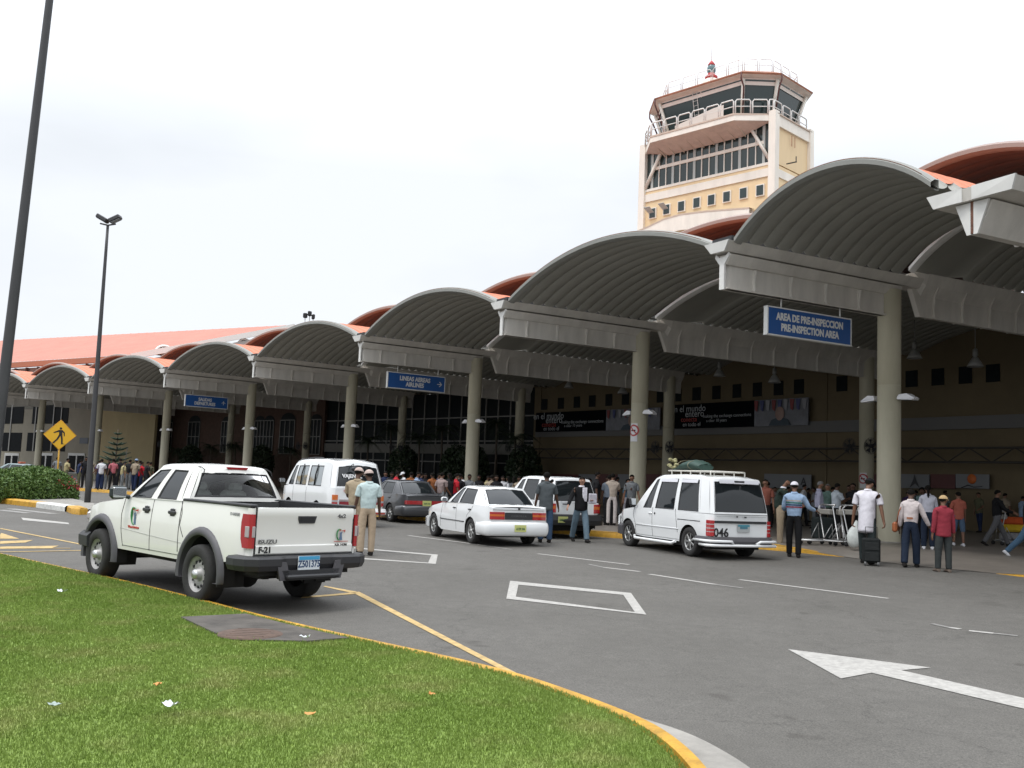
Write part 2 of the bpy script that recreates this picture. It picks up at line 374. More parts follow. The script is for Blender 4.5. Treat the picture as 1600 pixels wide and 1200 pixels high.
# inspection slab and cover
SL=[(q.x,q.y) for q in [gp(x,y,.118) for x,y in [(283,963.5),(384,958.5),(460,977.5),(545,996),(480,1001),(400,999),(335,988)]]]
mb=MB(); mb.prism([(x,y,gh(x,y)+.05) for x,y in SL],(0,0,.068))
sl=mb.build('concrete_slab',mat('dark_concrete',(.085,.075,.065),.9,noise=.45,scale=4,bump=.3,bscale=50)); tag(sl,'dark concrete slab set in the grass by the yellow kerb','concrete slab')
mc=gp(392,982,.17); mb=MB(); mb.lathe([(0,.012),(.27,.012),(.28,.006),(.31,.004),(.32,-.01)],c=(mc.x,mc.y,gh(mc.x,mc.y)+.120),n=40)
for k in range(5): mb.box((mc.x,mc.y-.2+.1*k,gh(mc.x,mc.y)+.132),(.36,.02,.005))
tag(mb.build('manhole_cover',mat('rusty_iron',(.10,.062,.045),.8,noise=.4,scale=12)),'round rusty iron inspection cover in the dark concrete slab','manhole cover')
# grass blades (numpy)
def poly_in(P,x,y):
    ins=np.zeros(len(x),bool); j=len(P)-1
    for i in range(len(P)):
        xi,yi=P[i]; xj,yj=P[j]
        c=((yi>y)!=(yj>y))&(x<(xj-xi)*(y-yi)/(yj-yi+1e-12)+xi); ins^=c; j=i
    return ins
def blades(N,seed,poly,excl=None):
    rg=np.random.default_rng(seed); P=np.array(poly)
    lo,hi=P.min(0),P.max(0); x=rg.uniform(lo[0],hi[0],N); y=rg.uniform(lo[1],hi[1],N)
    # perspective-weighted density
    dd=np.hypot(x,y); keep=rg.uniform(0,1,N)<np.clip((5.5/dd)**.9,0,1)
    k=poly_in(poly,x,y)&keep
    if excl is not None: k&=~poly_in(excl,x,y)
    x,y=x[k],y[k]; n=len(x); dist=np.hypot(x,y)
    z=np.array([gh(a,b) for a,b in zip(x,y)])+.099
    h=rg.uniform(.010,.030,n)*np.where(rg.uniform(0,1,n)<.02,1.7,1); wv=rg.uniform(.0016,.0030,n)*np.clip(dist/4.5,1,3)
    th=rg.uniform(0,2*np.pi,n); ln=rg.uniform(0,.6,n)*h; lt=rg.uniform(0,2*np.pi,n)
    v=np.empty((n,3,3)); v[:,0]=np.stack([x-np.cos(th)*wv,y-np.sin(th)*wv,z],1); v[:,1]=np.stack([x+np.cos(th)*wv,y+np.sin(th)*wv,z],1)
    v[:,2]=np.stack([x+np.cos(lt)*ln,y+np.sin(lt)*ln,z+h],1)
    me=bpy.data.meshes.new('grass'); me.vertices.add(n*3); me.vertices.foreach_set('co',v.ravel()); me.loops.add(n*3); me.loops.foreach_set('vertex_index',np.arange(n*3,dtype=np.int32))
    me.polygons.add(n); me.polygons.foreach_set('loop_start',np.arange(0,n*3,3,dtype=np.int32)); me.polygons.foreach_set('loop_total',np.full(n,3,dtype=np.int32)); me.update(); me.materials.append(GRASS)
    o=bpy.data.objects.new('grass',me); S.collection.objects.link(o); return tag(o,'short mown green grass covering the near lawn','grass',kind='stuff')
gpoly=[(q.x-.0,q.y) for q in [gk+((cen-gk).normalized()*.05) for gk in GK if gk.length>0]]+[tuple(gp(x,y,.1))[:2] for x,y in [(1085,1260),(-80,1260)]]
blades(1700000,3,gpoly,SL)
# litter
def litter(x,y,m,lab,sx,sy,cat='litter',h=.03):
    q=gp(x,y,.15); mb=MB(); n=5; rows=[]
    for i in range(n):
        rows.append([( (i/(n-1)-.5)*sx,(j/(n-1)-.5)*sy,rnd.uniform(0,h)*.7+.015+ (.018 if i in(0,n-1) else 0)*sx/.1) for j in range(n)])
    mb.X=Matrix.Translation(q)@Matrix.Rotation(rnd.uniform(-.5,.5),4,'Z'); mb.grid(rows,0,False); 
    o=mb.build('litter',m); tag(o,lab,cat,'litter lying on the grass'); return o
PAP=mat('paper',(.62,.64,.66),.8); ORG=mat('orange_wrapper',(.55,.27,.08),.7); LF=mat('dry_leaf',(.30,.13,.05),.8)
litter(268,1106,PAP,'white crumpled paper on the lawn, largest piece of litter',.10,.08,h=.025)
litter(97,927,PAP,'small white scrap on the grass below the hatched road marking',.1,.07)
litter(484,1122,ORG,'orange crumpled wrapper on the grass, right of the white paper',.07,.06)
litter(246,1074,ORG,'small orange-brown scrap on the grass above the white paper',.05,.05)
litter(85,1107,mat('plastic_film',(.3,.36,.33),.3),'pale plastic scrap on the grass far left',.07,.06)
litter(476,999,PAP,'thin white scrap beside the dark concrete slab',.1,.04)
litter(675,1090,ORG,'orange-yellow leaf on the grass, furthest right of the litter',.05,.04)
# ---------------- terminal canopy ----------------
T=[None,(5.49,25.48),(-.48,35.56),(-7.35,46.1),(-15.19,56.52),(-23.95,66.53),(-33.34,76.18),(-42.99,85.62)]
C=[None,(11.2,28.62),(5.16,38.82),(-1.89,49.67),(-10,60.47),(-19.02,70.79),(-28.58,80.63),(-38.28,90.13)]
T=[None if q is None else Vector((q[0],q[1],0)) for q in T]; C=[None if q is None else Vector((q[0],q[1],0)) for q in C]
for k in range(8,15):
    dt=T[-1]-T[-2]; M3=Matrix.Rotation(R(.8),3,'Z'); T.append(T[-1]+M3@dt); C.append(C[-1]+M3@(C[-1]-C[-2]))
T[0]=Vector((9.11,19.02,0)); n0=Vector((.885,.465,0)).normalized(); C[0]=T[0]+n0*6.5
TM=Vector((13.9,10.6,0)); CM=TM+Vector((.9,.43,0)).normalized()*6.5
LT={-1:(TM,CM)}; LT.update({k:(T[k],C[k]) for k in range(15)})
NV={k:(c-t).normalized() for k,(t,c) in LT.items()}
def LP(k,s,z=0):      # s metres behind the column on line k
    t,c=LT[k]; q=c+NV[k]*s; return Vector((q.x,q.y,z))
def tang(k):
    a=LT[min(k+1,14)][1]; b=LT[max(k-1,-1)][1]; return (a-b).normalized()
STEEL=mat('painted_steel',(.60,.57,.52),.5,noise=.16,scale=2.2,stretch=(1,1,.25)); STW=mat('white_steel',(.66,.65,.62),.5,noise=.1,scale=2)
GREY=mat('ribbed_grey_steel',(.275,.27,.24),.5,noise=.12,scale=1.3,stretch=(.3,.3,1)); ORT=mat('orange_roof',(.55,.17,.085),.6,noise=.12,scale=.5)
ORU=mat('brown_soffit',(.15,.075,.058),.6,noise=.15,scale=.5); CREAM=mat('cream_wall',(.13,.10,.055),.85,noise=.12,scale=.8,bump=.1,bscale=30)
COLM=mat('column_paint',(.44,.41,.305),.6,noise=.14,scale=1.6,stretch=(1,1,.25)); DARK=mat('dark_metal',(.025,.025,.027),.6); BLK=mat('black_rubber',(.012,.012,.013),.7)
RIMG=mat('rim_grey',(.23,.23,.21),.5,noise=.1,scale=2)
def sag(u,h):   # circular arc, u in 0..1
    return u
def arcz(u,chord,rise):
    Rr=(chord*chord/4+rise*rise)/(2*rise); x=(u-.5)*chord; return math.sqrt(max(Rr*Rr-x*x,0))-(Rr-rise)
FR=[0,.05,.11,.2,.35,.5,.65,.8,.89,.95]
def vault(ka,kb,s0,s1,zs,zc,pitch=.5,amp=.12,m=(.42,.42),smooth_to=None,nu=26,mats=None,rimcol=None,label='',name='canopy_vault',group='',up=False,sA=None):
    """ka = far line, kb = near line"""
    ss=[]; s=s0
    if smooth_to: ss=[s0+(smooth_to-s0)*i/3 for i in range(3)]; s=smooth_to
    while s<s1-1e-6:
        ss+= [s+f*pitch for f in FR]; s+=pitch
    ss.append(s); 
    def pos(s,u,dz=0):
        a=LP(ka,s); b=LP(kb,s)
        if sA: a=a; 
        ch=(b-a).length; d=(b-a)/ch; a2=a+d*m[0]; b2=b-d*m[1]; q=a2.lerp(b2,u)
        return Vector((q.x,q.y,zs+arcz(u,(b2-a2).length,zc-zs)+dz))
    def off(s):
        if smooth_to and s<smooth_to-1e-6: return 0
        f=((s-(smooth_to or s0))/pitch)%1; g_=abs(math.sin(math.pi*f))**.45
        return amp*(1-g_)
    root=empty(name,pos(s0,.5)-Vector((0,0,.1)))
    inv=Matrix.Translation(-root.location)
    uu=[i/nu for i in range(nu+1)]
    mb=MB(); mb.X=inv; mb.grid([[pos(s,u,off(s)) for u in uu] for s in ss],0,True,flip=True); mb.build('soffit',mats[0],root)
    mb=MB(); mb.X=inv; mb.grid([[pos(s,.04+.92*u,off(s)*.6+.06) for u in uu] for s in ss],0,True); mb.build('roof_sheet',mats[1],root,angle=60)
    mb=MB(); mb.X=inv
    rows=[]
    for u in uu:
        rows.append([pos(s0-.03,u,-.02),pos(s0-.03,u,.09),pos(s0+.10,u,.17),pos(s0+.22,u,.17),pos(s0+.22,u,-.06),pos(s0+.10,u,-.06)])
    mb.grid(rows,0,False,close=True,flip=True); mb.build('rim',rimcol or RIMG,root)
    tag(root,label,'canopy roof',group); return root
ordn=['nearest','second nearest','third nearest','fourth nearest','fifth nearest','sixth nearest','seventh nearest','eighth nearest','ninth nearest','tenth nearest']
FG='barrel vaults along the front of the canopy'
spots=['over the far right of the picture','above the blue pre-inspection sign','above the parked people carrier and white hatch of cars','above the blue airlines sign','behind the two men in caps','above the blue departures sign','above the pickup cab','beside the thin lamp post','above the yellow crossing sign','at the left edge of the picture']
for i,k in enumerate(range(0,10)):
    m1=.45 if k>1 else (.95 if k==1 else .5)
    zs=8.01
    vault(k,k-1,-6.5,-.1,zs,{0:9.1,1:9.16,2:9.17,3:9.2}.get(k,9.24),mats=(GREY,ORT),m=((1.15 if k==0 else .45),m1),label='grey ribbed front canopy vault %s'%spots[i],group=FG)
for i,k in enumerate(range(0,10)):
    vault(k,k-1,.35,23.2,8.2,(9.35 if k==2 else 9.5),pitch=.5,smooth_to=2.8,mats=(GREY,GREY),nu=20,rimcol=STW,name='canopy_vault',label='grey lower vault behind the front columns, %s in its row'%ordn[i],group='lower vaults over the walkway')
for i,k in enumerate(range(0,10)):
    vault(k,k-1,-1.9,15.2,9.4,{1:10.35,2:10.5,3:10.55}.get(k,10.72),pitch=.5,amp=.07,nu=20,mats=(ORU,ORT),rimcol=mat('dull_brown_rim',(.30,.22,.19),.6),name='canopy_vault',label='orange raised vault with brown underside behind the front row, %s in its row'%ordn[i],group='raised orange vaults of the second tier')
# girders
def girder(k,s0,s1,zb=6.8,zv=7.45,zg=7.77,zt=8.02,gw0=.5,gw1=.93,front=True,label='',group='',ribs=(1.0,2.35,3.7,5.05),dim=False,z_in=None):
    a=LP(k,s0); n=NV[k]; t=tang(k); ln=s1-s0; wl=(6.5 if front else ln)
    root=empty('canopy_girder',(a.x,a.y,zb)); M=Matrix(((n.x,t.x,0,a.x),(n.y,t.y,0,a.y),(0,0,1,0),(0,0,0,1)))  # local x back, y along
    # note: handedness mirrored is fine for positions only
    Mi=Matrix.Translation((-a.x,-a.y,-zb))@M
    def PM(): q=MB(); q.X=Mi; return q
    w=.075
    if not front:
        q=PM(); prof=[(-.44,8.22),(-.30,zv+.28),(-.10,zv-.02),(-.085,zb),(.085,zb),(.10,zv-.02),(.30,zv+.28),(.44,8.22)]
        rows=[[(-.50,y*.98,8.22-.01*i_%2) for i_,(y,z) in enumerate(prof)]]+[[(r_,y,z) for y,z in prof] for r_ in (.05,ln)]
        q.grid(rows,0,False,flip=True); q.build('web',STEEL,root)
        for r in ribs:
            if r>ln or r<.5: continue
            for sg in (-1,1):
                q=PM(); pts=[(r,sg*.085,zb+.01),(r,sg*.19,zb+.01),(r,sg*.17,zb+.25),(r,sg*.20,zv),(r,sg*.33,zv+.30),(r,sg*.28,zv+.30),(r,sg*.09,zv)]; q.prism(pts if sg>0 else pts[::-1],(.045,0,0)); q.build('stiffener',STEEL,root)
        tag(root,label,'girder',group); return root
    q=PM(); q.box((wl/2,0,(zb+zv)/2+.06),(wl-.3,2*w,zv-zb+.12),0); q.box((wl/2-.05,0,zb+.02),(wl-.2,.30,.04),0); q.build('web',STEEL,root)
    q=PM()
    v0,v1=.13,.30
    q.prism([(.02,-v0,zv),(.02,v0,zv),(.02,v1,zg-.06),(.02,-v1,zg-.06)],(wl+.2,0,0),0); q.build('top_flange',STEEL,root)
    q=PM()
    g0,g1=gw0/2,gw1/2
    q.prism([(-.12,-g0,zg),(-.12,g0,zg),(-.18,g1,zt),(-.18,g1-.04,zt),(-.14,g0-.02,zg+.05),(-.14,-g0+.02,zg+.05),(-.18,-g1+.04,zt),(-.18,-g1,zt)],(ln+.15,0,0),0)
    q.build('gutter',STEEL,root)
    q=PM(); q.box((3.2,0,8.06),(6.5,.74,.24)); q.build('dark_groove_backing',DARK,root)  # dark box added above the gutter so the soffit grooves look dark
    if front:
        q=PM(); q.prism([(-.20,-g0-.01,zg-.01),(-.20,g0+.01,zg-.01),(-.24,g1+.01,zt+.01),(-.24,-g1-.01,zt+.01)],(.06,0,0)); q.build('gutter_end_plate',STW,root)
        q=PM(); q.prism([(-.03,-.09,zb-.02),(-.03,.09,zb-.02),(-.03,.09,zv),(-.03,.27,zg-.1),(-.03,.24,zg-.02),(-.03,.1,zg-.12),(-.03,-.1,zg-.12),(-.03,-.24,zg-.02),(-.03,-.27,zg-.1),(-.03,-.09,zv)],(.05,0,0)); q.build('end_plate',STW,root)
    for r in ribs:
        if r>ln: continue
        q=PM()
        for sg in(-1,1):
            pts=[(r,sg*.06,zb+.03),(r,sg*.17,zb+.03),(r,sg*.155,zb+.2),(r,sg*.16,zb+.4),(r,sg*.21,zv-.04),(r,sg*.06,zv-.02)]
            q.prism(pts if sg>0 else pts[::-1],(.045,0,0),0)
        q.build('stiffener',STEEL,root)
    tag(root,label,'girder',group); return root
gl={1:'carrying the blue pre-inspection sign',2:'above the small white saloon car',3:'carrying the blue airlines sign',4:'behind the white minibus',5:'carrying the blue departures sign',6:'behind the thin lamp post',7:'left of the thin lamp post',8:'at the left edge of the picture',9:'beyond the left edge'}
for k in range(1,9):
    girder(k,-6.5,1.0,label='pale cantilever girder with white end plate %s'%gl[k],group='cantilever girders at the canopy front')
for k in range(1,9):
    girder(k,1.2,14.2,front=False,zb=6.95,zv=7.6,zg=7.95,zt=8.2,gw0=.5,gw1=.75,ribs=[.6+1.35*j for j in range(9)],label='grey inner girder with curved stiffeners, %s in the inner row'%ordn[k-1],group='inner girders over the walkway')
girder(0,1.2,14.2,front=False,zb=6.95,zv=7.6,zg=7.95,zt=8.2,gw0=.5,gw1=.75,ribs=[.6+1.35*j for j in range(9)],label='grey inner girder at the far right of the canopy',group='inner girders over the walkway')
# wide corner girder (line 0)
a=T[0]; n=NV[0]; t=Vector((-n.y,n.x,0)); ga,_=inplane((a.x,a.y),(t.x,t.y),1459,315); gb,_=inplane((a.x,a.y),(t.x,t.y),1596,290)
gl_,gr_=ga,gb
root=empty('canopy_girder',(a.x,a.y,6.8)); Mi=Matrix.Translation((-a.x,-a.y,-6.8))@Matrix(((n.x,t.x,0,a.x),(n.y,t.y,0,a.y),(0,0,1,0),(0,0,0,1)))
def PM0(): q=MB(); q.X=Mi; return q
q=PM0(); q.prism([(.05,-.42,7.42),(.05,.42,7.42),(.05,.1,6.8),(.05,-.1,6.8)],(7.2,0,0)); q.build('web',STEEL,root)
q=PM0(); q.prism([(-.02,-.12,6.78),(-.02,-.03,6.78),(-.02,-.03,7.44),(-.02,-.38,7.44)],(.05,0,0)); q.prism([(-.02,.03,6.78),(-.02,.12,6.78),(-.02,.38,7.44),(-.02,.03,7.44)],(.05,0,0)); q.build('end_plate',STW,root)
q=PM0(); q.prism([(-.02,-.035,6.8),(-.02,.035,6.8),(-.02,.035,7.7),(-.02,-.035,7.7)],(.03,0,0)); q.build('rust_streak',mat('rusty_iron2',(.16,.075,.05),.9,noise=.5,scale=9),root)
q=PM0(); g_=[(-.12,gr_+.1,7.46),(-.12,gl_-.12,7.46),(-.16,gl_,7.72),(-.16,gr_,7.72)]; q.prism(g_,(7.5,0,0)); q.build('gutter',STEEL,root)
q=PM0(); q.prism([(-.17,gr_+.09,7.45),(-.17,-.1,7.45),(-.17,-.1,7.73),(-.20,gr_-.02,7.73)],(.05,0,0)); q.prism([(-.17,.12,7.45),(-.17,gl_-.12,7.45),(-.20,gl_+.02,7.73),(-.17,.12,7.73)],(.05,0,0)); q.build('gutter_end_plate',STW,root)
for r in (1.6,3.2,4.8):
    q=PM0(); 
    for sg in(-1,1):
        pts=[(r,sg*.06,6.8),(r,sg*.2,6.8),(r,sg*.50,7.44),(r,sg*.06,7.44)]; q.prism(pts if sg>0 else pts[::-1],(.04,0,0))
    q.build('stiffener',STEEL,root)
tag(root,'wide white-ended girder with a rust streak at the top right corner of the picture','girder','cantilever girders at the canopy front')
# columns
def column(q,ztop,zb,dia,label,group,lamps=False,fans=False,notice=False,k=1):
    root=empty('canopy_column',(q.x,q.y,zb)); h=ztop-zb; r=dia/2
    mb=MB(); mb.lathe([(r,0),(r,h*.62),(r-.008,h*.62+.004),(r-.008,h*.62+.02),(r,h*.62+.024),(r,h)],n=32); mb.lathe([(0,h),(r,h)],n=32); mb.build('shaft',COLM,root)
    mb=MB(); mb.lathe([(r+.03,0),(r+.03,.12),(r,.14)],n=32); mb.build('base_ring',CONC,root)
    n=NV[k]; t=tang(k); fr=-n
    if lamps:
        for sg in (-1,1):
            d=(t*sg).normalized(); mb=MB(); cx=Vector((d.x*(r+.33),d.y*(r+.33),4.36-zb)); pd=Vector((-d.y,d.x,0))
            M=Matrix(((d.x,pd.x,0,cx.x),(d.y,pd.y,0,cx.y),(0,0,1,cx.z),(0,0,0,1))); mb.X=M
            bot=[(-.26,-.17,-.06),(.22,-.15,-.10),(.22,.15,-.10),(-.26,.17,-.06)]; top=[(-.22,-.14,.08),(.02,-.12,.10),(.02,.12,.10),(-.22,.14,.08)]; mid=[(-.26,-.17,0),(.30,-.10,-.05),(.30,.10,-.05),(-.26,.17,0)]
            mb.add(bot+mid+top,[(3,2,1,0),(8,9,10,11)]+[(i,(i+1)%4,4+(i+1)%4,4+i) for i in range(4)]+[(4+i,4+(i+1)%4,8+(i+1)%4,8+i) for i in range(4)])
            L_=mb.build('lamp_housing',mat('white_lamp_housing',(.72,.72,.74),.35),root)
            mb=MB(); mb.X=M; mb.box((.02,0,-.083),(.4,.24,.01)); mb.build('lamp_lens',mat('lamp_lens',(.25,.27,.28),.15),L_)
            mb=MB(); mb.X=M; mb.tube([(-.36,0,.02),(-.24,0,.02)],.03); mb.build('bracket',mat('lamp_bracket',(.4,.4,.4),.4),L_)
    if notice:
        zc=notice-zb; rows=[]; nt_=8
        d0=math.atan2(fr.y,fr.x)+.25
        def sheet(rr,z0,z1,m,nm,w=.5):
            mb=MB(); mb.grid([[(rr*math.cos(d0+(j/nt_-.5)*2*w),rr*math.sin(d0+(j/nt_-.5)*2*w),z) for j in range(nt_+1)] for z in (z0,z1)],0,True); return mb.build(nm,m,root)
        sheet(r+.012,zc-.36,zc+.36,mat('notice_white',(.62,.62,.64),.5),'notice')
        # prohibition ring
        for (r0,r1,m,nm) in ((.17,.235,mat('notice_red',(.40,.05,.05),.5),'prohibition_ring'),):
            mb=MB(); rows=[]
            for i in range(25):
                a_=2*math.pi*i/24; rows.append([((r+.018)*math.cos(d0+rr*math.cos(a_)/r),(r+.018)*math.sin(d0+rr*math.cos(a_)/r),zc+.08+rr*math.sin(a_)) for rr in (r0,r1)])
            mb.grid(rows,0,True)
            mb.grid([[((r+.018)*math.cos(d0+x_/r),(r+.018)*math.sin(d0+x_/r),zc+.08-x_+e) for e in (-.035,.035)] for x_ in np.linspace(-.13,.13,5)],0,True)
            mb.build(nm,m,root)
        mb=MB(); mb.grid([[((r+.017)*math.cos(d0+x_/r),(r+.017)*math.sin(d0+x_/r),zc+.08+e) for e in (-.03,.03)] for x_ in np.linspace(-.11,.09,5)],0,True); mb.build('cigarette_symbol',BLK,root)
    if fans:
        for sg in (-1,1):
            d=(t*sg*.8+fr*.6).normalized(); c=Vector((d.x*(r+.42),d.y*(r+.42),fans-zb)); f2=fr
            M=frame(c,(f2.x,f2.y,0),(0,0,1)); mb=MB(); mb.X=M
            for rr in (.12,.2,.28,.34,.38): mb.tube([(.09*(1-(rr/.4)**2),rr*math.cos(a_),rr*math.sin(a_)) for a_ in np.linspace(0,2*math.pi,25)],.008,4,cap=False)
            for a_ in np.linspace(0,2*math.pi,17)[:-1]: mb.tube([(.09,.04*math.cos(a_),.04*math.sin(a_)),(.06,.22*math.cos(a_),.22*math.sin(a_)),(-.02,.39*math.cos(a_),.39*math.sin(a_))],.006,4)
            cg=mb.build('fan_cage',DARK,root)
            mb=MB(); mb.X=M
            for j in range(5):
                a_=j*2*math.pi/5; mb.add([(-.02,.05*math.cos(a_),.05*math.sin(a_)),(.03,.33*math.cos(a_-.25),.33*math.sin(a_-.25)),(-.03,.33*math.cos(a_+.45),.33*math.sin(a_+.45))],[(0,1,2)])
            mb.lathe([(0,.06),(.09,.05),(.1,-.12),(0,-.16)],axis='X',n=12); mb.build('fan_blades',BLK,cg)
            mb=MB(); mb.tube([(d.x*r*.9,d.y*r*.9,fans-zb),(c.x,c.y,c.z)],.03); mb.build('bracket',DARK,root)
    tag(root,label,'column',group); return root
cl_={1:'behind the man in the white shirt with a suitcase',2:'behind the white people carrier, with a no smoking notice',3:'behind the small white saloon car',4:'behind the white minibus',5:'behind the pickup cab, second beam left of the minibus',6:'left of the departures sign, above the pickup bonnet',7:'just right of the thin lamp post',8:'left of the yellow crossing sign'}
for k in range(1,9):
    q=LP(k,0); zb=.02 if k==1 else gh(q.x,q.y)+.12
    column(q,7.6,zb,.67,'round greenish-cream column with two white lamps, %s'%cl_[k],'front columns of the canopy',lamps=True,notice=(3.55 if k==2 else 0),k=k)
q=LP(0,0); column(q,7.4,.05,.67,'round cream column beyond the right edge under the wide girder','front columns of the canopy',k=0)
for k in range(1,9):
    q=LP(k,13.4); column(q,7.9,gh(q.x,q.y)+.14,.67,'shaded rear column carrying a pair of black fans, %s in the rear row'%ordn[k-1],'rear columns of the canopy',fans=3.7,notice=(2.1 if k==2 else 0),k=k)
# ---------------- walls on the line 16 m behind the columns ----------------
SW=16.2
def wpoly(off=0): return [LP(k,SW-off) for k in range(-1,15)]
def wallpt(x,off=0,y=690,zz=None):
    W=wpoly(off)
    for a,b in zip(W[:-1],W[1:]):
        u=(b-a); L_=u.length; u/=L_
        ww,z=inplane((a.x,a.y),(u.x,u.y),x,y)
        d=ray(x,y)
        if -1e-6<=ww<=L_+1e-6: q=a+u*ww; return Vector((q.x,q.y,z)),u
    raise Exception('wallpt %s'%x)
def wseg(x0,x1,off=0):
    """ground points of the wall line between two picture columns, with the bends kept"""
    p0,_=wallpt(x0,off); p1,_=wallpt(x1,off); W=wpoly(off); mids=[w_ for w_ in W if (w_-p0).dot(p1-p0)>0 and (w_-p1).dot(p0-p1)>0 and min((w_-p0).length,(w_-p1).length)>.3]
    mids.sort(key=lambda w_:(w_-p0).length); L_=[Vector((q.x,q.y,0)) for q in [p0]+mids+[p1]]; return L_
def slab(mb,pts,z0,z1,th,mi=0):
    for a,b in zip(pts[:-1],pts[1:]):
        d=(b-a).normalized(); nn=Vector((d.y,-d.x,0)); 
        if nn.dot(Vector((a.x,a.y,0)))<0: nn=-nn
        mb.add([(a.x,a.y,z0),(b.x,b.y,z0),(b.x,b.y,z1),(a.x,a.y,z1)]+[(a.x+nn.x*th,a.y+nn.y*th,z0),(b.x+nn.x*th,b.y+nn.y*th,z0),(b.x+nn.x*th,b.y+nn.y*th,z1),(a.x+nn.x*th,a.y+nn.y*th,z1)],
               [(0,1,2,3),(7,6,5,4),(0,4,5,1),(1,5,6,2),(2,6,7,3),(3,7,4,0)],mi)
def zat(x,y,off=0):
    p,_=wallpt(x,off,y); return p.z
GLX=mat('black_entrance_glass',(.006,.007,.008),.5,spec=.02)
GLD=mat('dark_glass',(.010,.013,.014),.45,spec=.06); MUL=mat('mullion',(.20,.195,.18),.5)
tb=empty('terminal_building',LP(3,16.5))
def TB(mb,name,m,parent=None,**kw):
    mb.X=Matrix.Translation(-tb.location); mb.v=[tuple(Vector(q)-tb.location) for q in mb.v]; return mb.build(name,m,parent or tb,**kw)
class WB(MB): pass
ztop=zat(1500,512)
# section x ranges in the picture: arrivals wall 838..1700, glass hall 505..838, brick 238..505, cream block 150..238, glazed entrance -60..150
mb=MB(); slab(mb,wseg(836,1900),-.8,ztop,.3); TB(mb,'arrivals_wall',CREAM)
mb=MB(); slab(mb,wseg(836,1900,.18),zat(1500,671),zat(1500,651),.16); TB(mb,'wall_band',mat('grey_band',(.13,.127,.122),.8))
for cx in (1283,1590,838):     # pilasters
    mb=MB(); p_,u_=wallpt(cx,.05); slab(mb,[p_*1-u_*.35-Vector((0,0,p_.z)),p_+u_*.35-Vector((0,0,p_.z))],-.8,ztop+.02,.2); 
    for i,q in enumerate(mb.v): pass
    TB(mb,'pilaster',CREAM)
wins=[850,876,901,925,951,977,1000,1032]+[1058,1088,1119,1151,1183,1216,1248,1315,1424,1465,1508,1551]
wy=lambda x: 632+(x-850)*(583-632)/(1551-850)
for x in wins:
    p,u=wallpt(x,0.04,wy(x)); hw=.33
    mb=MB(); a=p-u*hw; b=p+u*hw; a.z=b.z=0; slab(mb,[a,b],p.z-.40,p.z+.40,.03); f_=TB(mb,'window',GLD)
    a=p-u*(hw+.05); b=p+u*(hw+.05); a.z=b.z=0
    mb=MB(); slab(mb,[a,b],p.z-.46,p.z-.40,.02); TB(mb,'sill',CREAM,parent=None)
# glass hall
zh=zat(700,614)
mb=MB(); slab(mb,wseg(505,836,-.3),-.8,zh,.1); TB(mb,'hall_glazing',GLD)
for j,x in enumerate(np.linspace(507,834,18)):
    mb=MB(); p,u=wallpt(x,-.2); p.z=0; slab(mb,[p-u*.05,p+u*.05],.0,zh,.1); TB(mb,'mullion',MUL)
for zz in (2.6,4.3,6.2):
    mb=MB(); slab(mb,wseg(505,836,-.21),zz,zz+.09,.05); TB(mb,'transom',MUL)
mb=MB(); slab(mb,wseg(505,836,-.15),3.3,4.1,.07); TB(mb,'spandrel_band',mat('shade_grey',(.16,.155,.14),.8))
# light timber ceiling in the hall bay
mb=MB(); a0=wseg(430,836,.0); 
for i,(a,b) in enumerate(zip(a0[:-1],a0[1:])):
    na=Vector((-.8,-.6,0)); mb.add([(a.x,a.y,zh+.03),(b.x,b.y,zh+.03),(b.x-5.0*.8,b.y-5.0*.6,zh+.03),(a.x-5.0*.8,a.y-5.0*.6,zh+.03)],[(0,1,2,3)])
    mb.add([(a.x-5.0*.8,a.y-5.0*.6,zh+.03),(b.x-5.0*.8,b.y-5.0*.6,zh+.03),(b.x-5.0*.8,b.y-5.0*.6,zh+.2),(a.x-5.0*.8,a.y-5.0*.6,zh+.2)],[(0,1,2,3)])
TB(mb,'timber_soffit',mat('pale_timber',(.66,.54,.38),.6,noise=.2,scale=1.2,stretch=(.2,3,1)))
# brick facade with arched openings
BR=mat('red_brick',(.085,.048,.034),.9,noise=.35,scale=3)
mb=MB(); slab(mb,wseg(238,505,0),-.9,8.4,.3); TB(mb,'brick_wall',BR)
for x in (262,302,352,404,419,448,492):
    p,u=wallpt(x,.06); wdt=1.3 if x in(302,448) else .9; z0,z1=3.0,6.4
    p.z=0; mb=MB(); slab(mb,[p-u*wdt,p+u*wdt],z0,z1,.03); fw=TB(mb,'arched_window',GLD)
    mb=MB(); pts=[]
    for i in range(13):
        a_=math.pi*i/12; pts.append((p.x+u.x*wdt*math.cos(a_),p.y+u.y*wdt*math.cos(a_),z1+.02+wdt*.55*math.sin(a_)))
    mb.add(pts,[tuple(range(13))]); TB(mb,'arch_light',GLD)
    for xx in (-wdt,-wdt*.33,wdt*.33,wdt):
        mb=MB(); q=p+u*xx; mm=Vector((0,0,0)); n_=Vector((-.75,-.66,0))*.06; q=q+n_; slab(mb,[q-u*.04,q+u*.04],z0,z1,.05); TB(mb,'window_bar',MUL)
    for zz in (z0,z0+1.7,z1-.05):
        mb=MB(); n_=Vector((-.75,-.66,0))*.05; slab(mb,[p-u*wdt+n_,p+u*wdt+n_],zz,zz+.07,.05); TB(mb,'window_bar',MUL)
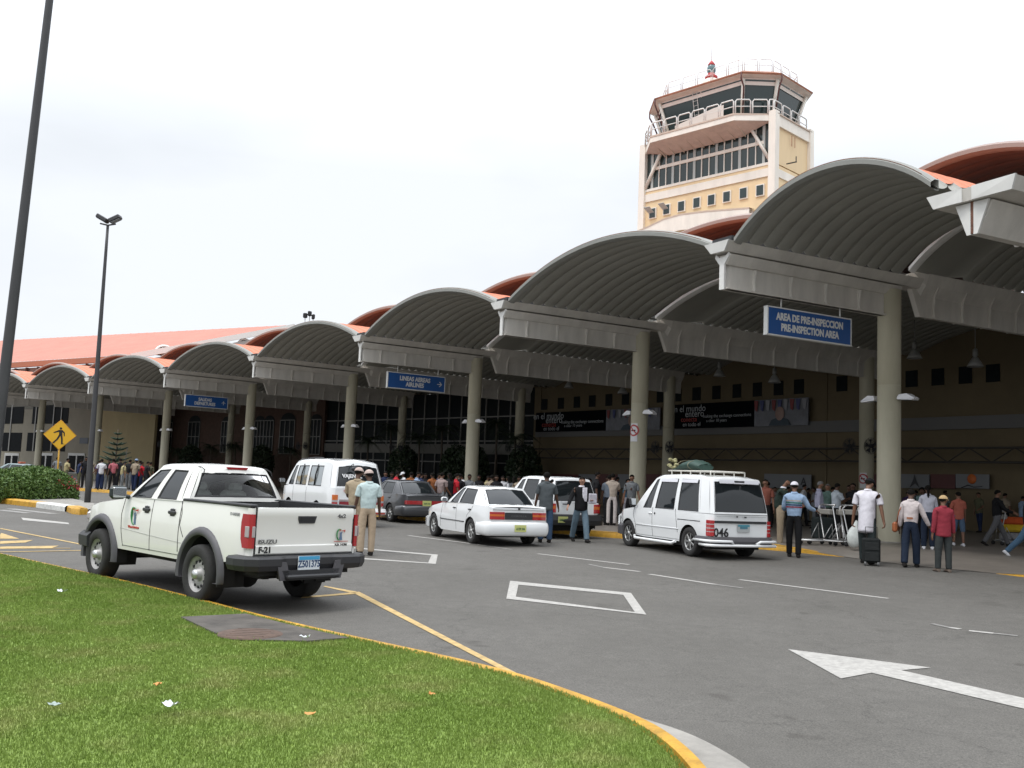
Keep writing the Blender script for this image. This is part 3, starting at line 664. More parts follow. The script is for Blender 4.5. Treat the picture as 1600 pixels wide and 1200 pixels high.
# cream block and glazed entrance at the left
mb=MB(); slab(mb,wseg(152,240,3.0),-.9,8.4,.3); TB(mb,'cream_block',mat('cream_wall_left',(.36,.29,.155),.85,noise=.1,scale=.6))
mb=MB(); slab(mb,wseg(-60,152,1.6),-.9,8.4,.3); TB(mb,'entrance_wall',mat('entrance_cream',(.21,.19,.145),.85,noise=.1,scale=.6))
def lbox(x0,x1,y0,y1,off,th,name,m,parent=None):
    xm=(x0+x1)/2; mb=MB(); slab(mb,wseg(x0,x1,off),zat(xm,y1,off),zat(xm,y0,off),th); return TB(mb,name,m,parent)
for (x0,x1,y0,y1) in ((4,33,636,662),(47,103,633,662),(4,33,676,705),(42,72,676,705),(72,102,676,705)): lbox(x0,x1,y0,y1,1.66,.04,'entrance_window',GLX)
for x in (52,65,80,92,14): lbox(x-.7,x+.7,633,705,1.72,.05,'mullion',MUL)
for (x0,x1) in ((9,31),(62,84),(108,134)):
    d_=lbox(x0,x1,708,740,1.68,.05,'entrance_door',mat('door_white',(.42,.42,.40),.5)); xm=(x0+x1)/2
    for (a_,b_) in ((x0+1.5,xm-1.5),(xm+1.5,x1-1.5)): lbox(a_,b_,712,738,1.75,.03,'door_pane',GLX,None)
lbox(124,137,684,693,1.68,.05,'notice_board',mat('dull_blue_board',(.05,.06,.08),.6))
# dark closure far behind so that no sky shows through the clerestory
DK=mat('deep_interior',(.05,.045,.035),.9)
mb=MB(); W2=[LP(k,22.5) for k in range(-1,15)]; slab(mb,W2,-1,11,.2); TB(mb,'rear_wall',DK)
for k in range(-1,10):
    a,n,t=LP(k,13.0),NV[k],tang(k); b=LP(k,23.4); mb=MB(); w_=t*.75; mb.prism([a-w_+Vector((0,0,8.36)),a+w_+Vector((0,0,8.36)),a+w_+Vector((0,0,8.44)),a-w_+Vector((0,0,8.44))],tuple(b-a)); TB(mb,'valley_leak_cover',GREY)  # flat covers added over the valleys to stop sky light leaking through
tag(tb,'long terminal building with cream, glass and red brick walls behind the canopy columns','terminal building')
# skylight strip (blue-green) in the hall
# lattice truss in front of the arrivals wall
P0=wseg(836,1750,1.3); tr=empty('lattice_truss',(P0[0].x,P0[0].y,0)); zlo,zhi=zat(1500,722,1.3),zat(1500,700,1.3)
TRM=mat('truss_dark',(.035,.03,.025),.7)
pts=along(P0,1.0)
for zz in (zlo,zhi):
    mb=MB(); mb.X=Matrix.Translation(-tr.location); mb.tube([(q.x,q.y,zz) for q in P0],.05,6); mb.build('chord',TRM,tr)
mb=MB(); mb.X=Matrix.Translation(-tr.location)
for i,(a,b) in enumerate(zip(pts[:-1],pts[1:])): mb.tube([(a.x,a.y,zlo if i%2 else zhi),(b.x,b.y,zhi if i%2 else zlo)],.03,5)
mb.build('lacing',TRM,tr); tag(tr,'long dark lattice truss running along the arrivals wall above the panels','truss')
# advertising panels low on the arrivals wall
def wpanel(x0,x1,ytop,ybot,off,m,th=.06):
    a,u=wallpt(x0,off); b,_=wallpt(x1,off); a.z=b.z=0; xm=(x0+x1)/2; zb,zt=zat(xm,ybot,off),zat(xm,ytop,off); mb=MB(); c=(a+b)/2; c.z=zb
    mb.X=Matrix.Translation(-c); slab(mb,[a,b],zb,zt,th); d=(b-a).normalized(); return mb,c,d,zb,zt,(b-a).length
MAR=mat('maroon_panel',(.075,.016,.014),.6); GP=mat('grey_panel',(.15,.155,.16),.6)
pans=[(863,905,'r'),(906,937,'g'),(937,967,'r'),(967,985,'g'),(1010,1050,'r'),(1195,1268,'A'),(1355,1372,'r'),(1407,1452,'c'),(1454,1492,'r'),(1493,1545,'o')]
for (x0,x1,kd) in pans:
    yt=740+(x0-850)*.0; mb,c,d,zb,zt,w_=wpanel(x0,x1,741,763,.25,None); root=mb.build('wall_panel',MAR if kd=='r' else GP); root.location=c
    lab={'r':'plain maroon panel','g':'plain pale grey panel','A':'pale panel with a dark letter A','c':'pale panel with a dark figure emblem','o':'pale panel with an orange disc emblem'}[kd]
    tag(root,'%s low on the arrivals wall, %s'%(lab,{863:'furthest left',906:'first grey one from the left',937:'second maroon one from the left',967:'beside the second front column',1010:'hidden partly by the people carrier',1195:'behind the man in the striped blue shirt',1355:'just left of the nearest front column',1407:'just right of the nearest front column',1454:'behind the woman with a ponytail',1493:'left of the man in black'}[x0]),'panel','panels along the arrivals wall')
    fr=Vector((d.y,-d.x,0)); fr=-fr if fr.dot(c)>0 else fr; zc=(zt-zb)/2; Mx=frame(Vector((0,0,zc))+fr*.02,-d if (-d).cross(Vector((0,0,1))).dot(fr)>0 else d,(0,0,1))
    if kd=='A': text('A',.55,DARK,root,Mx@Matrix.Translation((w_*.35,0,0)),off=.01)
    if kd=='o':
        mb=MB(); mb.X=Mx; mb.lathe([(0,.01),(.22,.01),(.22,0)],c=(0,.1,0),n=20); mb.build('emblem',mat('orange_emblem',(.5,.12,.02),.6),root)
        mb=MB(); mb.X=Mx; mb.tube([(-.5,-.3,.005),(-.2,-.18,.005),(.1,-.26,.005),(.5,-.22,.005)],.025,4); mb.build('emblem_line',DARK,root)
    if kd=='c':
        mb=MB(); mb.X=Mx; mb.prism([(-.25,-.3,0),(-.05,.1,0),(0,.32,0),(.1,.05,0),(.28,-.3,0),(.05,-.1,0)],(0,0,.01)); mb.build('emblem',DARK,root)
# billboards
def billboard(x0,x1,xs,yl,lab):
    yt0,yb0=yl; off=.35; a,u=wallpt(x0,off); b,_=wallpt(x1,off); a.z=b.z=0; xm=(x0+x1)/2; zb,zt=zat(xm,yb0,off),zat(xm,yt0,off); c=(a+b)/2; c.z=zb; root=empty('billboard',c)
    s_,_=wallpt(xs,off); s_.z=0
    for (p,q,m,nm) in ((a,s_,mat('billboard_black',(.004,.005,.006),.9,spec=.03),'text_panel'),(s_,b,mat('billboard_photo',(.15,.155,.175),.5,noise=.35,scale=1.4),'picture_panel')):
        mb=MB(); mb.X=Matrix.Translation(-c); slab(mb,[p,q],zb,zt,.08); mb.build(nm,m,root)
    d=(b-a).normalized(); fr=Vector((d.y,-d.x,0)); fr=-fr if fr.dot(c)>0 else fr; xa=d if d.cross(Vector((0,0,1))).dot(fr)>0 else -d
    H=zt-zb; L0=(s_-a).length; L1=(b-s_).length; half=(b-a).length/2
    def at(x,z): return frame(Vector((0,0,z))+xa*x+fr*.03,xa,(0,0,1))
    WM=mat('board_white',(.36,.38,.39),.5); RM=mat('board_red',(.35,.03,.02),.5)
    left=-half
    sc=L0/8.2
    text('en el mundo',.62*sc*1.2,WM,root,at(left+1.6*sc,H*.8)); text('entero',.62*sc*1.2,WM,root,at(left+2.3*sc,H*.58)); text('conecta',.5*sc*1.1,RM,root,at(left+1.7*sc,H*.36)); text('en todo el',.42*sc*1.1,WM,root,at(left+2.0*sc,H*.15))
    text('making the exchange connections',.32*sc*1.1,WM,root,at(left+5.6*sc,H*.46)); text('a clear 10 years',.3*sc*1.1,WM,root,at(left+4.6*sc,H*.28))
    # picture: row of flags and a suited figure, generic
    for j in range(9):
        cm=[mat('flag_red',(.20,.035,.035),.6),mat('flag_blue',(.05,.06,.16),.6),mat('flag_white',(.25,.25,.27),.6)][j%3]
        x_=left+L0+L1*(j+.5)/9; mb=MB(); mb.X=at(x_,0); mb.prism([(-.16,H*.98,0),(.14,H*.96,0),(.06,H*.55,0),(-.10,H*.62,0)],(0,0,.012)); mb.build('picture_flag',cm,root)
    mb=MB(); mb.X=at(left+L0+L1*.5,0); hw=L1*.2; mb.prism([(-hw,0.02,0),(hw,0.02,0),(hw*.75,H*.22,0),(hw*.25,H*.30,0),(-hw*.25,H*.30,0),(-hw*.75,H*.22,0)],(0,0,.016)); mb.build('picture_suit',mat('suit_dark',(.03,.05,.07),.6),root)
    mb=MB(); mb.X=at(left+L0+L1*.5,H*.45)@Matrix.Diagonal((1,1.25,1,1)); mb.lathe([(0,.02),(.3,.02),(.32,0)],n=18); mb.build('picture_head',mat('print_skin',(.30,.20,.17),.6),root)
    tag(root,lab,'billboard','wide advertising boards on the arrivals wall')
billboard(836,1030,946,(641,673),'wide black and photo advertising board left of the second front column')
billboard(1052,1262,1178,(627,667),'wide black and photo advertising board right of the second front column')
# pendants
def pendant(x,y,s,lab):
    # hang in the walkway, s metres behind the columns
    best=None
    for k in range(-1,9):
        a,b=LP(k,s),LP(k+1,s); u=(b-a); L_=u.length; u/=L_; ww,z=inplane((a.x,a.y),(u.x,u.y),x,y)
        if 0<=ww<=L_: best=(a+u*ww,z)
    q,z=best; root=empty('pendant_lamp',(q.x,q.y,z)); 
    mb=MB(); mb.lathe([(.03,.75),(.10,.7),(.11,.45),(.06,.40)],n=14); mb.build('ballast_box',mat('pendant_grey',(.20,.20,.19),.5),root)
    mb=MB(); mb.lathe([(.05,.42),(.12,.36),(.24,.16),(.32,0),(.30,0),(.22,.15),(.1,.33)],n=18); mb.build('shade',mat('pendant_shade',(.26,.26,.25),.4),root)
    mb=MB(); mb.tube([(0,0,.7),(0,0,9.0-z)],.018,6); mb.build('rod',mat('pendant_grey',(.2,.2,.19),.5),root)
    tag(root,lab,'lamp','pendant lamps under the walkway vaults')
for (x,y,l_) in ((889,606,'above the first advertising board, leftmost'),(973,615,'left of the second front column'),(1124,588,'above the black part of the second board'),(1210,598,'above the photo part of the second board'),(1429,560,'just right of the nearest front column'),(1524,573,'rightmost, near the right edge')):
    pendant(x,y,11.5,'small grey bell pendant lamp %s'%l_)
# hanging blue signs
BLUE=mat('sign_blue',(.012,.075,.26),.4); SWH=mat('sign_white',(.62,.62,.60),.5)
def hsign(k,tl,tr,br,bl,lines,lab,sub=None):
    a=LP(k,0); n=NV[k]
    (w0,z0),(w1,z1),(w2,z2),(w3,z3)=[inplane((a.x,a.y),(n.x,n.y),*p) for p in (tl,tr,br,bl)]
    x0,x1=(w0+w3)/2,(w1+w2)/2; zt,zb=(z0+z1)/2,(z2+z3)/2; c=LP(k,(x0+x1)/2); W_,H_=x1-x0,zt-zb
    root=empty('hanging_sign',(c.x,c.y,zb)); xa=n; face=n.cross(Vector((0,0,1))); 
    if face.dot(Vector((c.x,c.y,0)))>0: pass
    M=Matrix(((n.x,face.x,0,0),(n.y,face.y,0,0),(0,0,1,0),(0,0,0,1)))
    mb=MB(); mb.X=M; mb.box((0,0,H_/2),(W_,.12,H_),0); mb.build('panel',BLUE,root)
    mb=MB(); mb.X=M
    for z_ in (.0,H_): mb.box((0,0,z_),(W_+.05,.15,.035))
    for x_ in (-W_/2,W_/2): mb.box((x_,0,H_/2),(.035,.15,H_+.03))
    mb.build('frame',SWH,root)
    for x_ in (-W_*.33,W_*.38):
        mb=MB(); mb.X=M; mb.tube([(x_,0,H_),(x_,0,6.85-zb)],.022,6); mb.build('hanger',SWH,root)
    sgn=1 if face.dot(Vector((c.x,c.y,0)))<0 else -1
    xa_=n if n.cross(Vector((0,0,1))).dot(Vector((c.x,c.y,0)))<0 else -n
    for (s_,x_,z_,sz,sxx) in lines: text(s_,sz*H_,SWH,root,frame(Vector((0,0,z_*H_))+xa_*x_*W_+(-Vector((c.x,c.y,0)).normalized()*0)+ (xa_.cross(Vector((0,0,1))))*.063,xa_,(0,0,1)),off=.012,ext=.003,sx=sxx)
    if sub:
        mb=MB(); mb.X=frame(Vector((0,0,.5*H_))+xa_*.40*W_+(xa_.cross(Vector((0,0,1))))*.062,xa_,(0,0,1)); s_=H_*.16
        if sub=='arrow':
            mb.box((-.2*s_,0,0),(1.6*s_,.28*s_,.006)); mb.prism([(-.1*s_,1*s_,0),(.3*s_,1*s_,0),(1.2*s_,0,0),(.3*s_,-1*s_,0),(-.1*s_,-1*s_,0),(.75*s_,0,0)],(0,0,.006))
        else:
            mb.box((0,0,0),(.28*s_,2.2*s_,.006)); mb.prism([(-1.1*s_,-.3*s_,0.004),(0,.3*s_,.004),(1.1*s_,-.3*s_,.004),(1.1*s_,-.05*s_,.004),(0,.65*s_,.004),(-1.1*s_,-.05*s_,.004)][::1],(0,0,.004))
        mb.build('arrow_symbol' if sub=='arrow' else 'airplane_symbol',SWH,root)
    tag(root,lab,'sign','blue hanging signs under the girders')
hsign(1,(1197,478),(1327,500),(1327,541),(1197,521.5),[('AREA DE PRE-INSPECCION',0,.68,.36,.78),('PRE-INSPECTION AREA',0,.30,.36,.78)],'blue sign reading AREA DE PRE-INSPECCION hanging under the nearest girder')
hsign(3,(605,580),(694,590.5),(694,613.5),(605,605.5),[('LINEAS AEREAS',-.03,.66,.38,.85),('AIRLINES',-.03,.30,.38,.85)],'blue sign reading LINEAS AEREAS AIRLINES with an arrow','arrow')
hsign(5,(289,615.5),(355,622.5),(355,639.5),(289,634),[('SALIDAS',-.04,.66,.38,.85),('DEPARTURES',-.04,.30,.38,.85)],'blue sign reading SALIDAS DEPARTURES with a plane symbol','plane')
# ---------------- big orange roof at the left ----------------
def far_pt(x,y,Y):
    d=ray(x,y); t_=Y/d[1]; return Vector((d[0]*t_,Y,CH+d[2]*t_))
E1=far_pt(205,554,97); E0=far_pt(-60,571,115); R1=far_pt(461,507.5,114); R0=far_pt(-60,535.5,146)
root=empty('side_building',(E1.x,E1.y,-.5)); inv=Matrix.Translation(-root.location)
RO2=mat('salmon_roof',(.44,.16,.11),.65,noise=.14,scale=.4)
mb=MB(); mb.X=inv; rows=[]
nr=44
for i in range(nr*4+1):
    f=i/(nr*4); a=E1.lerp(E0,f); b=R1.lerp(R0,f); dz=.03 if i%4==0 else 0; rows.append([a+Vector((0,0,dz)),b+Vector((0,0,dz))])
mb.grid(rows,0,False); mb.build('roof',RO2,root)
mb=MB(); mb.X=inv; mb.prism([E1+Vector((0,0,-.02)),E0+Vector((0,0,-.02)),E0+Vector((0,0,-.6)),E1+Vector((0,0,-.6))],(.3,.3,0)); mb.build('eave_gutter',mat('rust_gutter',(.36,.13,.07),.6),root)
mb=MB(); mb.X=inv; mb.prism([E1+Vector((0,-.1,.1)),R1+Vector((0,-.1,.12)),R1+Vector((0,-.1,-.5)),E1+Vector((0,-.1,-.5))],(-.1,.3,0)); mb.build('rake_board',mat('white_fascia',(.74,.73,.70),.5),root)
mb=MB(); mb.X=inv; 
a=E1+Vector((.3,.6,-.6)); b=E0+Vector((.6,1.0,-.6)); mb.add([a,b,Vector((b.x,b.y,8.6)),Vector((a.x,a.y,8.6))],[(0,1,2,3)])
c=R1+Vector((-.1,.4,-.7)); mb.add([a,c,Vector((c.x,c.y,8.6)),Vector((a.x,a.y,8.6))],[(0,1,2,3)])
mb.build('wall',mat('pale_wall',(.36,.345,.33),.8),root)
for i in range(14):
    q=a.lerp(b,(i+.5)/14); mb=MB(); mb.X=inv; mb.box((q.x-.1,q.y-.25,q.z-1.2),(.25,.2,2.4)); mb.build('wall_post',mat('brown_post',(.10,.07,.06),.8),root)
for (x,y,w_,h_) in ((258,549,17,10),(383,536,13,8)):
    f=(x-205)/(461-205); q=a.lerp(c,f); q0=far_pt(x,y,q.y-.4); sc=q.y/FPX
    d=(c-a); d.z=0; d.normalize(); pts=[q0+d*(w_*sc*math.cos(math.pi*i/12)*1.1)+Vector((0,0,h_*sc*1.6*math.sin(math.pi*i/12)-.5)) for i in range(13)]
    mb=MB(); mb.X=inv; mb.prism(pts,(-.05,.3,0)); mb.build('arched_dormer',GLD,root)
    mb=MB(); mb.X=inv; mb.tube([p_+Vector((0,-.1,0)) for p_ in pts],.12,5); 
    for j in (3,5,7,9): mb.tube([pts[j]+Vector((0,-.1,0)),Vector((pts[j].x,pts[j].y-.1,pts[0].z))],.05,4)
    mb.build('dormer_frame',mat('white_fascia',(.74,.73,.70),.5),root)
tag(root,'large building with a long sloping salmon-orange roof rising behind the canopy at the left','building')
# floodlights beyond the roofs
for (x,y,hd) in ((477,493,0),(484,490,1),(489.5,495,2)):
    top=far_pt(x,y,135); root=empty('floodlight_mast',(top.x,top.y,-1)); mb=MB(); mb.tube([(0,0,0),(0,0,top.z+1)],.07,6); mb.build('mast',mat('mast_grey',(.35,.35,.35),.6),root)
    mb=MB(); mb.box((0,0,top.z+1.0),(.6,.4,.7),rz=hd,ch=.1); mb.build('lamp_head',BLK,root); tag(root,'tiny dark floodlight on a thin mast above the roofs, %s of the three'%['leftmost','middle','rightmost'][hd],'floodlight','floodlights seen above the roofs')
# ---------------- control tower ----------------
TD=75.0
def tp(x,y,Y): return far_pt(x,y,Y)
tR=tp(1210,250,TD); tL=tp(1001,290,TD*1.127); tF=tp(1283,250,TD*1.048)
A_=Vector((tR.x,tR.y,0)); ul=(Vector((tL.x,tL.y,0))-A_); WL=ul.length; ul.normalize(); ur=Vector((-ul.y,ul.x,0)); 
if ur.dot(Vector((tF.x,tF.y,0))-A_)<0: ur=-ur
WR=abs((Vector((tF.x,tF.y,0))-A_).dot(ur))
def zt(y,x=1210,Y=TD): return tp(x,y,Y).z
def TZ(f,x,y):     # height on the left face at picture point
    ww,z=inplane((A_.x,A_.y),(ul.x,ul.y),x,y); return z
tw=empty('control_tower',(A_.x,A_.y,0))
# local frame: x along left face (from near corner to far corner), y going back along the right face
TMx=Matrix(((ul.x,ur.x,0,0),(ul.y,ur.y,0,0),(0,0,1,0),(0,0,0,1)))
def TMB(): q=MB(); q.X=TMx; return q
def lx(x,y): return inplane((A_.x,A_.y),(ul.x,ul.y),x,y)      # (local x, z) on left face
TC=mat('tower_cream',(.74,.57,.35),.8,noise=.08,scale=.7,stretch=(1,1,.2)); TWH=mat('tower_white',(.80,.75,.67),.7,noise=.12,scale=.9,stretch=(1,1,.3)); TGL=mat('tower_glass',(.02,.035,.035),.06,spec=.7)
TPK=mat('tower_trim',(.55,.44,.36),.7,noise=.15,scale=2); RST=mat('rust_trim',(.33,.10,.05),.7,noise=.3,scale=4)
zdeck=lx(1205,178)[1]; zb1=lx(1200,300)[1]; print('tower',WL,WR,zdeck)
z_ws=lx(1100,278)[1]; z_wt=lx(1100,218)[1]; z_whs=lx(1100,296)[1]; z_whe=lx(1100,284)[1]
# body below the window band
q=TMB(); q.box((WL/2,WR/2,z_ws/2),(WL-.3,WR-.3,z_ws)); q.build('body',TC,tw)
q=TMB(); q.box((WL/2,WR/2,(z_whs+z_whe)/2),(WL-.1,WR-.1,z_whe-z_whs)); q.build('white_band',TWH,tw)
q=TMB(); q.box((WL/2,WR-.3,(z_ws+zdeck)/2),(WL-.3,.4,zdeck-z_ws-.5)); q.box((.35,WR/2,(z_ws+zdeck)/2-.2),(.4,WR-.3,zdeck-z_ws-.6)); q.build('upper_wall',TC,tw)
q=TMB(); q.box((WL/2,WR/2,(z_ws+zdeck)/2),(WL-1,WR-1,zdeck-z_ws)); q.build('dark_room',mat('tower_inside',(.02,.022,.022),.9),tw)
for (x_,y_,nm) in ((.18,.18,0),(WL-.18,.18,0),(.18,WR-.18,0),(WL-.18,WR-.18,0)):
    q=TMB(); q.box((x_,y_,(zdeck+.25)/2),(.62,.62,zdeck+.25)); q.build('corner_pier',TWH,tw)
q=TMB(); q.box((WL/2,.12,zdeck-.30),(WL-.7,.30,.6)); q.box((.12,WR/2,zdeck-.45),(.3,WR-.7,.9)); q.box((WL-.12,WR/2,zdeck-.45),(.3,WR-.7,.9)); q.build('parapet_beam',TWH,tw)
q=TMB(); q.box((.12,WR/2,zdeck+.03),(.5,WR-.4,.10)); q.box((WL-.12,WR/2,zdeck+.03),(.5,WR-.4,.10)); q.build('parapet_cap',TPK,tw)
for xx in (1.6,2.6): q=TMB(); q.box((-.04,WR*.3+xx*.5,zdeck-1.6),(.02,.07,.9)); q.build('rust_streak',RST,tw)
# window band with diagonal corner braces
q=TMB(); q.box((WL/2,.30,(z_ws+z_wt)/2+.35),(WL-.8,.06,z_wt-z_ws+.9)); q.build('band_glazing',TGL,tw)
zm=(z_ws+z_wt)/2+.25; zt2=z_wt+.35
q=TMB(); q.box((WL/2,.22,zm),(WL-2.2,.12,.28)); q.box((WL/2,.2,z_ws+.05),(WL-.8,.2,.22)); q.build('transom',TWH,tw)
nb=15
for j in range(nb+1):
    x_=1.1+(WL-2.2)*j/nb; wdt=.24 if j%3==0 else .075
    q=TMB(); q.box((x_,.24,(z_ws+zt2)/2+.2),(wdt,.1,zt2-z_ws+.6)); q.build('mullion',TWH if j%3 else mat('mullion_grey',(.42,.44,.42),.6),tw)
for sgn in (0,1):
    xa,xb=(.45,2.3) if sgn==0 else (WL-.45,WL-2.3); q=TMB(); q.tube([(xa,.12,z_ws+.25),(xb,.02,zdeck-.6)],.17,4); q.build('corner_brace',TWH,tw)
# small square windows (leftmost two with open hopper flaps)
for j,(x,y) in enumerate([(1019,333),(1041,327),(1064,322),(1088,316.5),(1111,312),(1135,307),(1161,301.5),(1187,297)]):
    a_,z_=lx(x,y); q=TMB(); q.box((a_,.10,z_),(.78,.14,.98)); f_=q.build('window_frame',TWH,tw)
    q=TMB(); q.box((a_,.06,z_),(.60,.14,.80)); q.build('pane',TGL,f_)
    if j<2:
        q=TMB(); q.box((a_+.1,-.35,z_+.22),(.62,.8,.03),M=Matrix.Rotation(R(-28),4,'X')); q.build('open_flap',mat('flap_glass',(.45,.47,.48),.3),f_)
# lower curved white gable roof edge in front of the tower foot
pts=[]
for (x,y) in [(1000,366),(1020,358),(1045,346),(1070,339),(1110,334),(1150,331),(1178,329)]: a_,z_=lx(x,y); pts.append((a_,z_))
q=TMB(); rows=[]
for (a_,z_) in pts: rows.append([(a_,-.7,z_-1.3),(a_,-.7,z_),(a_,-.1,z_),(a_,-.1,z_-1.3)])
q.grid(rows,0,False,close=True); lr=q.build('curved_fascia',TWH,tw)
q=TMB(); q.grid([[(a_,-.72,z_-.02),(a_,-.72,z_+.12),(a_,0.1,z_+.12)] for (a_,z_) in pts],0,False); q.build('fascia_capping',TPK,lr)
# balcony projecting from the left face
bx0,bx1=3.0,WL-1.4; pr=1.9; zb_=zdeck-.95
bal=[(.4,0),(2.6,-pr),(WL-2.4,-pr),(WL-.5,0)]
q=TMB(); q.prism([(a_,b_,zdeck-.55) for a_,b_ in bal],(0,0,.45)); q.build('balcony_slab',TWH,tw)
q=TMB(); q.prism([(a_*1.0,b_-.05 if b_<0 else b_,zdeck-.10) for a_,b_ in bal],(0,0,.14)); q.build('balcony_kerb',TPK,tw)
q=TMB()
q.add([(2.6,-pr,zdeck-.55),(WL-2.4,-pr,zdeck-.55),(WL-3.0,.1,zdeck-1.25),(3.0,.1,zdeck-1.25)],[(0,1,2,3)]); q.add([(2.6,-pr,zdeck-.55),(.4,0,zdeck-.6),(3.0,.1,zdeck-1.25)],[(0,1,2)]); q.add([(WL-2.4,-pr,zdeck-.55),(WL-.5,0,zdeck-.6),(WL-3.0,.1,zdeck-1.25)],[(2,1,0)])
q.build('balcony_soffit',mat('balcony_soffit',(.60,.48,.42),.8,noise=.15,scale=2),tw)
for j in range(9):
    x_=2.7+(WL-5.3)*j/8; q=TMB(); q.add([(x_,-pr+.05,zdeck-.5),(x_,.1,zdeck-.6),(x_,.1,zdeck-1.35),(x_+.08,-pr+.05,zdeck-.5),(x_+.08,.1,zdeck-.6),(x_+.08,.1,zdeck-1.35)],[(0,1,2),(5,4,3),(0,2,5,3)]); q.build('balcony_rib',TPK,tw)
# cab: octagonal, walls lean outwards
cxm,cym=WL*.47,WR*.5-.1
def octo(hx,hy,c): return [(cxm-hx,cym-hy+c),(cxm-hx+c,cym-hy),(cxm+hx-c,cym-hy),(cxm+hx,cym-hy+c),(cxm+hx,cym+hy-c),(cxm+hx-c,cym+hy),(cxm-hx+c,cym+hy),(cxm-hx,cym+hy-c)]
zc0=zdeck+.1; zc1=zdeck+3.0
HX,HY=5.2,3.4
b0=octo(HX,HY,1.7); b1=octo(HX+.75,HY+.75,1.9); 
q=TMB(); rows=[[(a_,b_,zc0+.0) for a_,b_ in b0],[(a_,b_,zc1) for a_,b_ in b1]]; q.grid(rows,0,False,close=True); q.build('cab_glazing',TGL,tw)
q=TMB(); rows=[[(cxm+(a_-cxm)*1.02,cym+(b_-cym)*1.02,z_) for a_,b_ in b0] for z_ in (zc0,zc0+.75)]; q.grid(rows,0,False,close=True); q.build('cab_dado',TWH,tw)
for (p0,p1) in zip(b0,b1):
    for e in (-.0,):
        q=TMB(); q.tube([(cxm+(p0[0]-cxm)*1.03,cym+(p0[1]-cym)*1.03,zc0),(cxm+(p1[0]-cxm)*1.03,cym+(p1[1]-cym)*1.03,zc1)],.15,4); q.build('cab_post',TWH,tw)
for (a0,a1) in zip(b0,b0[1:]+b0[:1]):
    i=b0.index(a0); c0,c1=b1[i],b1[(i+1)%8]; 
    if math.dist(a0,a1)<3: continue
    for f in (.5,):
        q=TMB(); q.tube([(a0[0]+(a1[0]-a0[0])*f,a0[1]+(a1[1]-a0[1])*f,zc0+.7),(c0[0]+(c1[0]-c0[0])*f,c0[1]+(c1[1]-c0[1])*f,zc1)],.05,4); q.build('cab_mullion',TWH,tw)
# roof with splayed soffit and rust edge
r0=octo(HX+.72,HY+.72,1.9); r1=octo(HX+1.4,HY+1.4,2.3); r2=octo(HX+1.45,HY+1.45,2.3); r3=octo(HX+.3,HY+.3,1.7)
q=TMB(); q.grid([[(a_,b_,zc1-.45) for a_,b_ in r0],[(a_,b_,zc1+.15) for a_,b_ in r0],[(a_,b_,zc1+.20) for a_,b_ in r1]],0,False,close=True); q.build('roof_soffit',mat('soffit_pink',(.80,.73,.67),.8,noise=.1,scale=1),tw)
q=TMB(); q.grid([[(a_,b_,zc1+.19) for a_,b_ in r1],[(a_,b_,zc1+.32) for a_,b_ in r2],[(a_,b_,zc1+.95) for a_,b_ in r3]],0,False,close=True); q.add([(a_,b_,zc1+.95) for a_,b_ in r3],[tuple(range(8))]); q.build('roof',mat('rust_roof',(.34,.14,.08),.7,noise=.3,scale=2),tw)
# downpipes
for i in (1,2,3,0):
    a0,a1=r1[i],b1[i]; q=TMB(); q.tube([(a0[0],a0[1],zc1+.3),(a0[0],a0[1],zc1-.2),(cxm+(a1[0]-cxm)*1.06,cym+(a1[1]-cym)*1.06,zc1-.75),(cxm+(b0[i][0]-cxm)*1.08,cym+(b0[i][1]-cym)*1.08,zc0)],.07,6); q.build('downpipe',mat('pipe_rust',(.10,.035,.03),.6),tw)
# railings
RL=mat('white_rail',(.74,.72,.69),.5)
def railing(path,z,h=1.05,name='railing',bay=1.5,r=.06):
    P=[Vector((a_,b_,0)) for a_,b_ in path]; q=TMB()
    for a_,b_ in zip(P[:-1],P[1:]):
        n_=max(1,round((b_-a_).length/bay))
        for i in range(n_):
            u0=a_.lerp(b_,(i+.06)/n_); u1=a_.lerp(b_,(i+.94)/n_); d=(u1-u0)*.1
            q.tube([(u0.x,u0.y,z),(u0.x,u0.y,z+h-.15),(u0.x+d.x,u0.y+d.y,z+h),(u1.x-d.x,u1.y-d.y,z+h),(u1.x,u1.y,z+h-.15),(u1.x,u1.y,z)],r,5)
            q.tube([(u0.x,u0.y,z+h*.5),(u1.x,u1.y,z+h*.5)],r*.7,5)
    return q.build(name,RL,tw)
railing([(.3,WR-.3),(.2,.1),(.5,-.1),(2.6,-pr+.05),(WL-2.4,-pr+.05),(WL-.4,-.05),(WL-.3,WR-.3)],zdeck+.05,1.15)
railing([(a_,b_) for a_,b_ in r3]+[r3[0]],zc1+.95,1.0,name='roof_railing',r=.035)
q=TMB(); q.add([(4.6,-pr+.02,zdeck+.05),(8.4,-pr+.02,zdeck+.05),(8.4,-pr+.02,zdeck+.35),(4.6,-pr+.02,zdeck+.95),(3.6,-pr+.02,zdeck+1.0),(3.6,-pr+.02,zdeck+.05)],[(0,1,2,3),(0,3,4,5)]); q.build('balcony_screen',mat('screen_cream',(.62,.56,.50),.7),tw)
